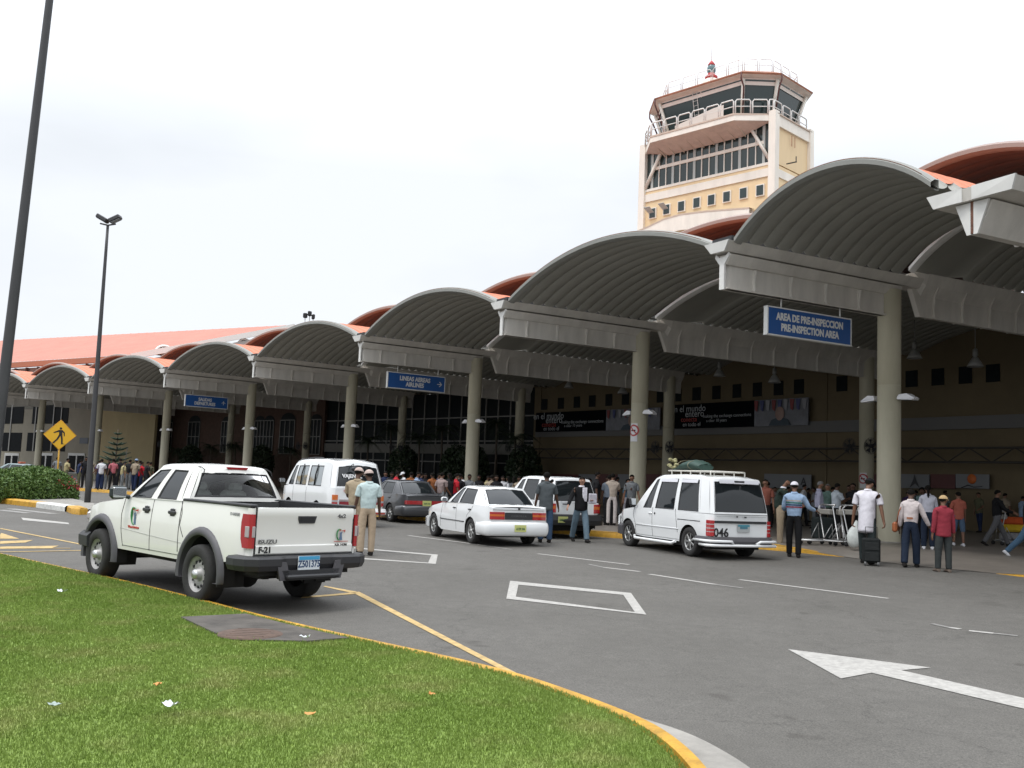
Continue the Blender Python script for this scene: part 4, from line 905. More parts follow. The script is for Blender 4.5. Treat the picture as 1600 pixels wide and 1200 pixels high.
# beacon, aerials, ladder
bx,bz=lx(1106,109); bY=.6
q=TMB(); q.lathe([(.0,0),(.75,0),(.75,1.2),(.5,1.35),(0,1.35)],c=(cxm+1.0,cym-1.2,zc1+.95),n=16); q.build('beacon_base',TWH,tw)
bc=(cxm+1.0,cym-1.2,zc1+2.3)
q=TMB(); q.lathe([(.45,0),(.55,.05),(.55,.25),(.32,.4),(.30,.55)],c=bc,n=16); q.build('beacon',mat('beacon_red',(.42,.03,.03),.5),tw); q=TMB(); q.lathe([(.30,1.25),(.34,1.3),(.15,1.6),(0,1.75)],c=bc,n=16); q.build('beacon_cap',mat('beacon_red',(.42,.03,.03),.5),tw)
q=TMB(); q.lathe([(.30,.55),(.38,.75),(.38,1.05),(.30,1.25)],c=bc,n=16); q.build('beacon_lens',mat('beacon_lens',(.10,.17,.18),.1),tw)
for (ax,ay,h0,h1) in ((bc[0],bc[1],bc[2]+1.7,bc[2]+4.6),(cxm-1.6,cym-1.0,zc1+.95,zc1+6.2),(cxm-3.4,cym-1.2,zc1+.9,zc1+3.4)):
    q=TMB(); q.tube([(ax,ay,h0),(ax,ay,h1)],.03,5); q.build('aerial',RL,tw)
q=TMB(); lx0=cxm+.6; 
for e in (-.22,.22): q.tube([(lx0+e,cym-HY-.2,zc0),(lx0+e,cym-HY-.95,zc1+.9)],.03,5)
for j in range(11): f=j/10; q.tube([(lx0-.22,cym-HY-.2-.75*f,zc0+(zc1+.9-zc0)*f),(lx0+.22,cym-HY-.2-.75*f,zc0+(zc1+.9-zc0)*f)],.02,4)
q.build('ladder',RL,tw)
q=TMB(); q.box((-.5,WR*.3,z_ws+.3),(.9,.08,.08)); q.box((-.9,WR*.3,z_ws+.5),(.06,.06,.5)); q.build('bracket_arm',DARK,tw)
q=TMB(); q.box((-.3,WR*.35,z_whs-1.6),(.5,.7,.9),ch=.05); q.build('air_conditioner',TWH,tw)
q=TMB(); q.box((WL+.2,.2,lx(1002,352)[1]),(.08,.08,1.6)); q.build('wall_aerial',DARK,tw)
tag(tw,'cream and white airport control tower with dark glazed cab and red beacon','control tower')
# ---------------- vehicles ----------------
PAINT=mat('white_car_paint',(.74,.73,.685),.22,coat=.6,noise=.03,scale=1.5); PAINT2=mat('white_car_paint_clean',(.74,.75,.75),.2,coat=.7,noise=.02,scale=1.5)
GLASS=mat('tinted_car_glass',(.010,.013,.015),.04,spec=.55); CLG=mat('clear_car_glass',(.42,.46,.45),.02,trans=1,spec=.8); TRIM=mat('black_trim',(.022,.022,.024),.5); GTRIM=mat('grey_trim',(.075,.072,.078),.55,noise=.1,scale=6)
TYRE=mat('tyre_rubber',(.022,.021,.020),.85,noise=.25,scale=10,bump=.3,bscale=60); SIL=mat('silver_rim',(.42,.42,.41),.3,metal=.75); CHR=mat('chrome',(.6,.6,.6),.3,metal=.8); STR=mat('steel_rim',(.36,.35,.34),.45,metal=.25,noise=.2,scale=8)
REDL=mat('red_lens',(.36,.012,.015),.12,spec=.8,coat=.5); AMB=mat('amber_lens',(.55,.13,.02),.15,coat=.5); CLRL=mat('clear_lens',(.38,.34,.34),.12,coat=.5); UND=mat('underbody',(.02,.019,.018),.9); INT=mat('car_interior',(.05,.052,.05),.8); SEAT=mat('seat_cloth',(.30,.31,.29),.8)
class Car:
    def __init__(s,name,px_,py_,yaw,z=None): s.root=empty(name,(px_,py_,gh(px_,py_) if z is None else z),R(yaw)); s.n=0
    def part(s,mb,name,m,parent=None,angle=None): return mb.build(name,m,parent or s.root,angle=angle)
def yprof(w,z,zc=.62,k=.06,h=.45): return w*(1-k*((z-zc)/h)**2)
def shell(car,paint,xs,wf,ztop,zbot,arches,tops,crown=.02,zc=.62,k=.06,name='body',nv=9,caps=(True,True),endz=None):
    """side shell with wheel arches. xs sorted; wf,ztop,zbot functions of x"""
    X=sorted(set([round(x,4) for x in xs]+[round(xa+ra*math.cos(t),4) for (xa,za,ra) in arches for t in np.linspace(0,math.pi,19)]))
    X=[x for x in X if xs[0]-1e-6<=x<=xs[-1]+1e-6]
    def bot(x):
        b=zbot(x)
        for xa,za,ra in arches:
            if abs(x-xa)<ra: b=max(b,za+math.sqrt(ra*ra-(x-xa)**2))
        return b
    mb=MB(); rows=[]
    for x in X:
        b,t=bot(x),ztop(x); rows.append([(x,yprof(wf(x),b+(t-b)*(v**.9),zc,k),b+(t-b)*(v**.9)) for v in [i/nv for i in range(nv+1)]])
    for sg in (1,-1): mb.grid([[(p[0],p[1]*sg,p[2]) for p in r] for r in rows],0,True,flip=sg<0)
    # tops
    for (xa,xb) in tops:
        rr=[]
        for x,r in zip(X,rows):
            if xa-1e-6<=x<=xb+1e-6:
                y0,z0=r[-1][1],r[-1][2]; L_=[]
                for f in (1,.985,.94,.8,.5,0,-.5,-.8,-.94,-.985,-1): L_.append((x,y0*f,z0+crown*(1-abs(f)**2.2)+(.0)))
                rr.append(L_)
        mb.grid(rr,0,True)
    for e,flag in ((0,caps[0]),(-1,caps[1])):
        if flag:
            r=rows[e]; L_=[[(p[0],p[1]*f,p[2]) for f in (1,.5,0,-.5,-1)] for p in r]; mb.grid(L_,0,True,flip=(e==0))
    o=car.part(mb,name,paint,angle=38)
    car.ys=lambda x,z: yprof(wf(x),z,zc,k)
    # arch liners and floor
    for xa,za,ra in arches:
        for sg in (1,-1):
            mb=MB(); rows=[]
            for t in np.linspace(-.25,math.pi+.25,15): 
                x,z=xa+ra*math.cos(t),za+ra*math.sin(t); rows.append([(x,sg*yprof(wf(x),.6,zc,k)*.985,z),(x,sg*.45,z)])
            mb.grid(rows,0,True,flip=sg>0); car.part(mb,'wheel_arch_liner',UND)
    return o
def wheel(car,x,sg,y,r,wd,kind='alloy',rim=None):
    mb=MB(); yo=y*sg; prof=[(r*.60,-wd*.42),(r*.66,-wd*.5),(r*.90,-wd*.5),(r*.975,-wd*.42),(r,-wd*.25),(r,wd*.25),(r*.975,wd*.42),(r*.90,wd*.5),(r*.66,wd*.5),(r*.60,wd*.42)]
    w_=empty('wheel',(x,yo-sg*wd/2,r)); w_.parent=car.root
    mb.lathe(prof,axis='Y',n=36)
    mb.build('tyre',TYRE,w_)
    rm=rim or SIL; R1=r*.62; o=sg*wd*.40
    mb=MB()
    if kind=='steel':
        mb.lathe([(R1,o),(R1*.96,o-sg*.012),(R1*.86,o-sg*.02),(R1*.80,o-sg*.055),(R1*.62,o-sg*.03),(R1*.45,o-sg*.045),(R1*.30,o-sg*.04),(R1*.27,o+sg*.03),(R1*.18,o+sg*.045),(0,o+sg*.045)],axis='Y',n=36)
        rmo=mb.build('rim',STR,w_)
        mb=MB()
        for k in range(12):
            a=2*math.pi*k/12; mb.box((math.cos(a)*R1*.70,o-sg*.033,math.sin(a)*R1*.70),(.035,.02,.022),M=Matrix.Rotation(-a,4,'Y'))
        mb.build('rim_slots',BLK,rmo)
        mb=MB(); mb.lathe([(R1*.275,o-sg*.02),(R1*.275,o+sg*.03),(R1*.2,o+sg*.05),(0,o+sg*.052)],axis='Y',n=20); mb.build('hub_cap',CHR,rmo)
    else:
        mb.lathe([(R1,o),(R1*.93,o+sg*.004),(R1*.88,o-sg*.02),(R1*.86,-o)],axis='Y',n=32)
        ns=7 if kind=='alloy' else 10
        for k in range(ns):
            a=2*math.pi*k/ns; wi=.035 if kind=='alloy' else .022
            mb.box((math.cos(a)*R1*.53,o-sg*.012,math.sin(a)*R1*.53),(R1*.8,.02,wi*1.3),M=Matrix.Rotation(-a,4,'Y'),ch=.004)
        mb.lathe([(R1*.24,o-sg*.02),(R1*.22,o+sg*.012),(0,o+sg*.014)],axis='Y',n=16)
        rmo=mb.build('rim',rm,w_)
        mb=MB(); mb.lathe([(R1*.9,o-sg*.06),(0,o-sg*.06)],axis='Y',n=20); mb.build('brake_disc',UND,rmo)
def panel(car,b0,b1,r0,r1,kind,paint,mu=(.04,.04),mv=(.04,.06),out=(0,1,0),glass=None,bul=.015,nu=6,nvv=6,frames=None,nameg='window',sub=None,corner=.0,curve=None):
    b0,b1,r0,r1=map(Vector,(b0,b1,r0,r1)); out=Vector(out)
    W_=((b1-b0).length+(r1-r0).length)/2; H_=((r0-b0).length+(r1-b1).length)/2
    def P(u,v,o=0): return b0.lerp(b1,u).lerp(r0.lerp(r1,u),v)+out*(bul*math.sin(math.pi*v)+o)+(curve[0].lerp(curve[1],v)*(1-(2*u-1)**2) if curve else Vector())
    if kind=='body':
        mb=frames; mb.grid([[P(i/3,j/nvv) for j in range(nvv+1)] for i in range(4)],0,True); return
    u0,u1=mu[0]/W_,1-mu[1]/W_; v0,v1=mv[0]/H_,1-mv[1]/H_
    US=[0,u0]+[u0+(u1-u0)*i/nu for i in range(1,nu)]+[u1,1]; VS=[0,v0]+[v0+(v1-v0)*i/nvv for i in range(1,nvv)]+[v1,1]
    # rounded opening: chamfer the corners
    mb=frames; base=len(mb.v); n=len(VS)
    for u in US:
        for v in VS: mb.v.append(tuple(mb.X@P(u,v)))
    for i in range(len(US)-1):
        for j in range(n-1):
            if 0<i<len(US)-2 and 0<j<n-2: continue
            mb.f.append((base+i*n+j,base+i*n+j+1,base+(i+1)*n+j+1,base+(i+1)*n+j)); mb.m.append(0); mb.sm.append(True)
    # pane
    g=MB(); k_=corner
    def ins(a,b):   # clip corners
        return a,b
    rows=[]
    for i in range(nu+1):
        uu=u0+(u1-u0)*i/nu; rows.append([P(uu,v0+(v1-v0)*j/nvv,-.010) for j in range(nvv+1)])
    g.grid(rows,0,True); pane=car.part(g,nameg,glass or GLASS)
    # rubber gasket
    g=MB(); e=.014; du,dv=e/W_,e/H_
    loop=[(u0+(u1-u0)*t,v0) for t in np.linspace(0,1,5)]+[(u1,v0+(v1-v0)*t) for t in np.linspace(0,1,5)][1:]+[(u1-(u1-u0)*t,v1) for t in np.linspace(0,1,5)][1:]+[(u0,v1-(v1-v0)*t) for t in np.linspace(0,1,5)][1:-1]
    cu,cv=(u0+u1)/2,(v0+v1)/2
    rows=[]
    for (u,v) in loop:
        su=1 if u<cu else -1; sv=1 if v<cv else -1
        ui=u+ (du*1.3 if abs(u-u0)<1e-6 else (-du*1.3 if abs(u-u1)<1e-6 else 0)); vi=v+(dv*1.3 if abs(v-v0)<1e-6 else (-dv*1.3 if abs(v-v1)<1e-6 else 0))
        uo=u- (du*.7 if abs(u-u0)<1e-6 else (-du*.7 if abs(u-u1)<1e-6 else 0)); vo=v-(dv*.7 if abs(v-v0)<1e-6 else (-dv*.7 if abs(v-v1)<1e-6 else 0))
        rows.append([P(uo,vo,.003),P(u,v,.004),P(ui,vi,-.009)])
    rows.append(rows[0]); g.grid(rows,0,False,flip=True); g.build('window_seal',BLK,pane)
    return pane
def cabin(car,paint,posts,kinds,outs,roofcrown=.05,margins=None,glasses=None,curves=None,names=None):
    """posts: front centre ... rear centre on the left side, each (belt xyz, roof xyz)"""
    mb=MB()
    for i,(kd,out) in enumerate(zip(kinds,outs)):
        (b0,r0),(b1,r1)=posts[i],posts[i+1]; mg=(margins or {}).get(i,((.04,.04),(.03,.06)))
        cen=abs(b0[1])<1e-6 or abs(b1[1])<1e-6
        if cen and kd=='glass':
            # full-width pane: mirror corner to corner
            if abs(b0[1])<1e-6: q0,q1=(b1,r1),None
            else: q0,q1=(b0,r0),None
            (B,Rr)=q0; B2=(B[0],-B[1],B[2]); R2=(Rr[0],-Rr[1],Rr[2]); bc,rc=((b0,r0) if abs(b0[1])<1e-6 else (b1,r1)); cx=(Vector((bc[0]-B[0],0,bc[2]-B[2])),Vector((rc[0]-Rr[0],0,rc[2]-Rr[2])))
            if out[0]>0: panel(car,B2,B,R2,Rr,'glass',paint,*mg,out=out,frames=mb,curve=cx,bul=.02,nu=8,glass=(glasses or {}).get(i),nameg=(names or {}).get(i,'windscreen'))
            else: panel(car,B,B2,Rr,R2,'glass',paint,*mg,out=out,frames=mb,curve=cx,bul=.02,nu=8,glass=(glasses or {}).get(i),nameg=(names or {}).get(i,'rear_window'))
            continue
        for sg in (1,-1):
            f=lambda q:(q[0],q[1]*sg,q[2]); o=(out[0],out[1]*sg,out[2])
            if sg==1: panel(car,f(b0),f(b1),f(r0),f(r1),kd,paint,*mg,out=o,frames=mb,glass=(glasses or {}).get(i))
            else: panel(car,f(b1),f(b0),f(r1),f(r0),kd,paint,(mg[0][1],mg[0][0]),mg[1],out=o,frames=mb,glass=(glasses or {}).get(i))
    rl=[Vector(r) for b,r in posts]; loop=rl+[Vector((q.x,-q.y,q.z)) for q in reversed(rl) if abs(q.y)>1e-6]
    # densify
    D=[]
    for a,b in zip(loop,loop[1:]+loop[:1]):
        for t in (0,.33,.66): D.append(a.lerp(b,t))
    c=Vector((sum(q.x for q in rl)/len(rl),0,max(q.z for q in rl))); xm=(max(q.x for q in rl)+min(q.x for q in rl))/2; c.x=xm
    rows=[]
    for f,dz in ((1,0),(.975,.35),(.93,.6),(.8,.85),(.5,.98),(.02,1)):
        rows.append([(c.x+(q.x-c.x)*f,q.y*f,q.z+(c.z-q.z)*(1-f)+roofcrown*dz) for q in D])
    mb.grid(rows,0,True,close=True,flip=False); mb.add([rows[-1][i] for i in range(len(D))],[tuple(range(len(D)))])
    return car.part(mb,'cabin',paint,angle=40)
def band(car,path,prof,m,name,parent=None,smooth=False,closed=False):
    """sweep profile [(outward,z)] along plan path [(x,y)]"""
    P=[Vector((a,b)) for a,b in path]; rows=[]
    for i,q in enumerate(P):
        d=(P[min(i+1,len(P)-1)]-P[max(i-1,0)]).normalized(); nn=Vector((d.y,-d.x))
        rows.append([(q.x+nn.x*o,q.y+nn.y*o,z) for o,z in prof])
    mb=MB(); mb.grid(rows,0,smooth,close=True,flip=True)
    mb.add([tuple(v) for v in rows[0]],[tuple(range(len(prof)))]); mb.add([tuple(v) for v in rows[-1]],[tuple(range(len(prof)))[::-1]])
    return car.part(mb,name,m,parent)
def bow(x0,hw,side,bowd,n=9,cr=.12):
    """plan path around the rear: from left side to right side"""
    p=[(x0+side,hw),(x0+cr,hw)]; 
    for t in np.linspace(0,math.pi/2,5)[1:]: p.append((x0+cr-cr*math.sin(t)+bowd*.3*0,hw-cr+cr*math.cos(t)))
    for f in np.linspace(.8,-.8,n): p.append((x0-bowd*(1-(f)**2),f*(hw-cr)))
    q=[(a,-b) for a,b in reversed(p[:6])]
    return p+q
def side_line(car,pts,m=None,r=.005,sides=(1,-1),off=.001,name='panel_gap'):
    for sg in sides:
        mb=MB(); P=[]
        for (a,b) in zip(pts[:-1],pts[1:]):
            for t in np.linspace(0,1,6)[:-1]: P.append((a[0]+(b[0]-a[0])*t,a[1]+(b[1]-a[1])*t))
        P.append(pts[-1]); mb.tube([(x,sg*(car.ys(x,z)+off),z) for x,z in P],r,4); car.part(mb,name,m or BLK)
def plate(car,x,y,z,w_,h_,txt,m,parent,top=None,tm=None,nrm=(-1,0,0),size=None):
    mb=MB(); mb.box((x,y,z),(.012,w_,h_)); p=car.part(mb,'number_plate',m,parent)
    if top: mb=MB(); mb.box((x-.008,y,z+h_*.36),(.006,w_*.96,h_*.26)); mb.build('plate_band',top,p)
    if txt: text(txt,size or h_*.62,tm or BLK,p,frame((x-.009,y,z-h_*.08),(0,-1,0),(0,0,1)),ext=.001,off=.003,sx=.76)
    return p
def lin(pts):
    xs_=[p[0] for p in pts]; zs_=[p[1] for p in pts]
    return lambda x: float(np.interp(x,xs_,zs_))
# ============ pickup ============
c=Car('pickup_truck',-3.30,13.04,135.4,z=-.2)
wf=lin([(-1.12,.752),(-1.02,.775),(-.6,.80),(1.0,.80),(2.6,.80),(3.3,.79),(3.65,.74),(3.84,.60),(3.9,.45)])
zt_=lin([(-1.12,1.255),(.62,1.275),(.66,1.27),(2.3,1.245),(2.55,1.20),(3.2,1.13),(3.6,1.05),(3.82,.93),(3.9,.84)])
zb_=lin([(-1.12,.64),(-.45,.56),(.5,.50),(2.6,.50),(3.5,.52),(3.9,.55)])
ARC=[(0,.37,.50),(3.05,.37,.50)]
shell(c,PAINT,[-1.12,-1.10,-1.06,-.9,-.7,.6,.66,.9,1.4,2,2.3,2.45,2.55,3.0,3.3,3.5,3.65,3.75,3.84,3.9],wf,zt_,zb_,ARC,[(2.3,3.9)],crown=.05,zc=.80,k=.05,caps=(False,True))
# load bed
bi=.69
mb=MB()
for sg in (1,-1):
    mb.add([(-1.08,sg*.755,1.265),(.62,sg*.78,1.285),(.62,sg*bi,1.285),(-1.08,sg*bi,1.265)],[(0,1,2,3)] if sg<0 else [(3,2,1,0)]); 

mb.build('bed_rail_cover',TRIM,c.root)
mb=MB()
for sg in (1,-1): mb.box((-.23,sg*(bi-.02),1.05),(1.7,.04,.44)); 
mb.box((-.23,0,.84),(1.7,1.38,.03)); mb.box((.60,0,1.05),(.04,1.4,.44)); mb.build('bed_liner',TRIM,c.root)
mb=MB(); mb.box((-.23,bi+.035,1.283),(1.72,.10,.035),ch=.01); mb.box((-.23,-bi-.035,1.283),(1.72,.10,.035),ch=.01); mb.box((.62,0,1.285),(.06,1.46,.03),ch=.01); mb.build('bed_rail_cap',TRIM,c.root)
# tailgate
mb=MB(); prof=[(0,.70),(-.015,.715),(-.018,.80),(0,.815),(-.004,1.12),(-.018,1.16),(-.02,1.23),(-.01,1.262),(.05,1.266),(.05,.70)]
rows=[[( -1.125+o,y,z) for o,z in prof] for y in (.705,.70,.35,0,-.35,-.70,-.705)]
mb.grid(rows,0,True,close=True,flip=True); mb.add(rows[0],[tuple(range(len(prof)))]); mb.add(rows[-1],[tuple(range(len(prof)))[::-1]]); tg=c.part(mb,'tailgate',PAINT,angle=30)
mb=MB(); 
for y in (.712,-.712): mb.box((-1.122,y,.99),(.02,.014,.56)); 
mb.box((-1.118,0,.693),(.02,1.45,.016)); mb.build('tailgate_gap',BLK,c.root)
mb=MB(); mb.prism([(-1.128,.14,1.165),(-1.128,-.14,1.165),(-1.128,-.11,1.075),(-1.128,.11,1.075)],(-.016,0,0)); hd=mb.build('handle',TRIM,tg)
mb=MB(); mb.box((-1.145,0,1.125),(.012,.2,.05)); mb.build('handle_recess',BLK,hd)
# corner posts and tail lamps
for sg in (1,-1):
    mb=MB(); mb.grid([[(-1.12+dx,sg*yy,z) for (dx,yy) in ((0,.72),(-.004,.75),(.03,.772),(.08,.78))] for z in (.62,.9,1.1,1.255)],0,True,flip=sg>0); mb.build('corner_panel',PAINT,c.root)
    def lens(z0,z1,m,nm,par=None,xo=0):
        mb=MB(); zz=[z0+(z1-z0)*t for t in (0,.25,.5,.75,1)]; rows=[]
        for z in zz:
            tz=(z-1.0)/.22; bulge=1-.10*tz*tz; e=.13+.05*(1-abs(tz)**3)*(1 if tz>-1 else 0)
            rows.append([(-1.118-xo+.005,sg*.722,z),(-1.150-xo,sg*.735,z),(-1.150-xo,sg*.765,z),(-1.12-xo,sg*(.80+xo),z),(-1.07+.0,sg*(.806+xo),z),(-1.12+e,sg*(.804+xo),z)])
        mb.grid(rows,0,True,flip=sg>0); return mb.build(nm,m,par or c.root,angle=35)
    tl=lens(.78,1.185,REDL,'tail_lamp')
    mb=MB(); mb.box((-1.152,sg*.752,.975),(.012,.040,.13),ch=.004); mb.box((-1.09,sg*.806,.975),(.085,.014,.13),ch=.004); mb.build('reversing_lamp',CLRL,tl)
mb=MB(); mb.box((-1.0,0,.55),(.3,1.3,.2)); mb.box((1.35,0,.47),(4.2,.9,.16)); mb.tube([(0,.66,.33),(0,-.66,.33)],.06,8); mb.ball((0,.12,.33),.16); mb.box((3.3,0,.45),(.6,1.2,.3)); mb.box((-.2,.45,.45),(1.6,.08,.12)); mb.box((-.2,-.45,.45),(1.6,.08,.12)); mb.tube([(-.9,-.3,.42),(-.2,-.35,.42)],.08,8); mb.box((1.35,0,.62),(4.4,1.5,.12)); mb.build('chassis',UND,c.root)
# bumper : black step bumper
prof=[(-.02,.50),(.10,.52),(.13,.58),(.13,.66),(.10,.685),(-.03,.69)]
pp=[(-.86,.83),(-1.02,.835),(-1.14,.80),(-1.20,.72),(-1.21,.45),(-1.16,.36),(-1.16,0),(-1.16,-.36),(-1.21,-.45),(-1.20,-.72),(-1.14,-.80),(-1.02,-.835),(-.86,-.83)]
bp_=band(c,pp,[(o*.9-.02,z) for o,z in prof],TRIM,'rear_bumper')
mb=MB(); mb.prism([(-1.10,.42,.52),(-1.10,-.42,.52),(-1.10,-.36,.40),(-1.10,.36,.40)],(-.20,0,0)); mb.box((-1.30,0,.445),(.16,.76,.05),ch=.015); mb.build('step',TRIM,bp_)
for sg in (1,-1):
    mb=MB(); mb.prism([(-1.27,sg*.36,.62),(-1.27,sg*.50,.64),(-1.27,sg*.44,.40),(-1.27,sg*.30,.40)],(-.03*1,0,0)); mb.build('step_bracket',GTRIM,bp_)
plate(c,-1.275,.03,.60,.31,.17,'Z501375',mat('plate_white',(.62,.66,.68),.4),bp_,top=mat('plate_blue',(.05,.30,.52),.4),tm=mat('plate_ink',(.02,.05,.13),.5),size=.115)
# flares
for xa,za,ra in ARC:
    for sg in (1,-1):
        mb=MB(); rows=[]
        for t in np.linspace(-.42 if xa>1 else -.55,math.pi+(.62 if xa<1 else .45),25):
            ct,st=math.cos(t),math.sin(t)
            rows.append([(xa+ct*ro,sg*yy,max(za+st*ro,.30)) for (ro,yy) in ((.49,.74),(.495,.835),(.52,.85),(.56,.845),(.585,.825),(.60,.79))])
        mb.grid(rows,0,True,flip=sg<0); mb.build('wheel_arch_flare',GTRIM,c.root,angle=50)
for x,sg in ((0,1),(0,-1),(3.05,1),(3.05,-1)): wheel(c,x,sg,.86,.372,.25,'steel')
for sg in (1,-1):
    for (a_,w_,h_) in ((-.52,.24,.30),(2.50,.2,.26)): mb=MB(); mb.box((a_,sg*.72,.42),(.02,w_,h_)); mb.build('mud_flap',UND,c.root)
# cab
posts=[((2.62,0,1.23),(1.98,0,1.72)),((2.42,.66,1.22),(1.86,.50,1.695)),((2.33,.755,1.235),(1.78,.545,1.68)),((1.50,.775,1.255),(1.36,.56,1.705)),((1.42,.775,1.255),(1.30,.56,1.707)),((.66,.775,1.262),(.80,.555,1.70)),((.60,.70,1.265),(.72,.51,1.695)),((.55,0,1.27),(.64,0,1.71))]
# front: windscreen, A pillar, front side window, B pillar, rear side window, C pillar, rear window
margins={0:((.05,.05),(.03,.06)),2:((.10,.05),(.02,.05)),4:((.05,.13),(.02,.05)),6:((.05,.05),(.07,.07))}
cabin(c,PAINT,posts,['glass','body','glass','body','glass','body','glass'],[(.6,0,.6),(.4,.6,.3),(0,1,.15),(0,1,.15),(0,1,.15),(-.7,.5,0),(-1,0,.1)],roofcrown=.055,margins=margins,glasses={6:CLG})
# lower cab rear wall below window is white; interior
mb=MB(); mb.box((1.5,0,1.0),(1.9,1.44,.5)); mb.build('cab_floor_block',INT,c.root)
for (x,y) in ((.95,.33),(.95,-.33),(1.75,.35),(1.75,-.35)):
    mb=MB(); mb.box((x,y,1.28),(.14,.5,.34),ch=.06); mb.box((x-.02,y,1.50),(.12,.27,.17),ch=.05); mb.build('seat',SEAT,c.root)
mb=MB(); mb.tube([(1.98,.38,1.30),(2.1,.38,1.3)],.18,16); mb.build('steering_wheel',TRIM,c.root)
# brake lamp above rear window
mb=MB(); mb.prism([(.655,.17,1.738),(.655,-.17,1.738),(.66,-.14,1.705),(.66,.14,1.705)],(-.03,0,-.004)); mb.build('high_brake_lamp',REDL,c.root)
# roof ditch lines
for sg in (1,-1):
    mb=MB(); mb.tube([(1.75,sg*.50,1.715),(1.0,sg*.51,1.733),(.70,sg*.50,1.722),(.60,sg*.505,1.69),(.585,sg*.535,1.60)],.007,5); mb.build('roof_seam',BLK,c.root)
side_line(c,[(2.36,1.22),(2.40,1.0),(2.36,.75),(2.30,.55)]); side_line(c,[(1.46,1.24),(1.46,.55)]); side_line(c,[(.66,1.26),(.60,1.1),(.62,.95),(.50,.8)]); side_line(c,[(2.32,.56),(.55,.56)],r=.004); side_line(c,[(2.4,.80),(1.46,.755),(.55,.72)],r=.0035,m=mat('crease_grey',(.35,.35,.33),.5),name='door_crease')
side_line(c,[(.64,1.27),(.64,.6)],r=.006)
for x in (1.62,.86):
    for sg in (1,-1):
        y=c.ys(x,1.10); mb=MB(); mb.box((x,sg*(y+.015),1.10),(.19,.03,.045),ch=.01); mb.lathe([(0,.012),(.05,.010),(.055,0)],axis='Y',c=(x,sg*y,1.10),n=16); mb.box((x,sg*(y+.004),1.10),(.12,.02,.10),ch=.008); mb.build('door_handle',TRIM,c.root)
for sg in (1,-1):
    mb=MB(); mb.box((2.27,sg*.93,1.31),(.12,.24,.19),ch=.045); mb.tube([(2.2,sg*.78,1.24),(2.25,sg*.86,1.27)],.03,6); mr_=mb.build('door_mirror',mat('mirror_shell',(.018,.026,.026),.45),c.root)
    mb=MB(); mb.box((2.205,sg*.93,1.31),(.01,.19,.14),ch=.004); mb.build('mirror_glass',mat('mirror_face',(.5,.52,.54),.05,metal=.8),mr_)
    mb=MB(); mb.box((3.80,sg*.58,.90),(.12,.26,.16),ch=.04); mb.build('headlight',CLRL,c.root)
band(c,[(3.3,-.84),(3.7,-.80),(3.92,-.6),(3.98,0),(3.92,.6),(3.7,.80),(3.3,.84)],[(0,.45),(.05,.47),(.06,.62),(0,.68)],TRIM,'front_bumper')
mb=MB(); mb.tube([(2.9,.70,1.25),(2.35,.72,1.4)],.001,3); 
# writing
NVY=mat('logo_dark',(.05,.06,.09),.4); GRN=mat('logo_green',(.03,.22,.06),.4); LRED=mat('logo_red',(.45,.05,.03),.4); LBL=mat('logo_blue',(.10,.16,.26),.4)
text('ISUZU',.070,mat('badge_grey',(.12,.12,.12),.3,metal=.4),tg,frame((-1.146,.55,.855),(0,-1,0),(0,0,1)),off=.001,sx=1.35); text('F-21',.10,BLK,tg,frame((-1.144,.58,.757),(0,-1,0),(0,0,1)),off=.004)
text('4x2',.065,mat('badge_grey',(.12,.12,.12),.3),tg,frame((-1.143,-.52,1.165),(0,-1,0),(0,0,1)),off=.002,sx=1.3)
def logo(M,s,parent):
    mb=MB(); mb.X=M; P=[(s*.30*math.cos(t),s*.5*math.sin(t),.002) for t in np.linspace(math.radians(60),math.radians(285),16)]; mb.tube(P,[s*.035+.03*s*math.sin(i/15*math.pi) for i in range(16)],4); mb.build('emblem_arc',GRN,parent)
    mb=MB(); mb.X=M; mb.prism([(-.02*s,-.5*s,.001),(.30*s,-.5*s,.001),(.22*s,.05*s,.001),(.30*s,.25*s,.001),(.02*s,.18*s,.001),(.06*s,0,.001)],(0,0,.004)); mb.build('emblem_figure',LBL,parent)
    mb=MB(); mb.X=M; mb.ball((0.02*s,.40*s,.004),(.09*s,.07*s,.004)); mb.prism([(.12*s,.34*s,.001),(.62*s,.44*s,.001),(.60*s,.30*s,.001),(.5*s,.18*s,.001),(.52*s,.30*s,.001)],(0,0,.004)); mb.build('emblem_star',LRED,parent)
yy=c.ys(1.95,.95)+.006; bd=[o for o in bpy.data.objects if o.parent==c.root and o.name.startswith('body')][0]
logo(frame((1.98,yy,.99),(-1,0,0),(0,.06,1)),.24,bd); text('Telecomunicaciones',.042,LRED,bd,frame((1.97,yy+.002,.835),(-1,0,0),(0,.02,1)),off=.0025,sx=1.0)
logo(frame((-1.143,-.50,.93),(0,-1,0),(0,0,1)),.14,tg); mb=MB(); mb.box((-1.142,-.53,.845),(.004,.22,.007)); mb.build('emblem_underline',LRED,tg); text('A.D. 14.781',.04,BLK,tg,frame((-1.142,-.53,.80),(0,-1,0),(0,0,1)),off=.001)
text('D-MAX',.05,mat('badge_grey2',(.3,.3,.3),.3),bd,frame((-.72,c.ys(-.72,1.17)+.004,1.165),(-1,0,0),(0,0,1)),off=.002,sx=1.3)
mb=MB(); mb.tube([(2.75,.70,1.2),(2.55,.72,1.95)],.004,4); mb.build('aerial',TRIM,c.root)
tag(c.root,'white crew cab pickup truck with black rear bumper and grey arch flares, beside the grass','pickup truck')

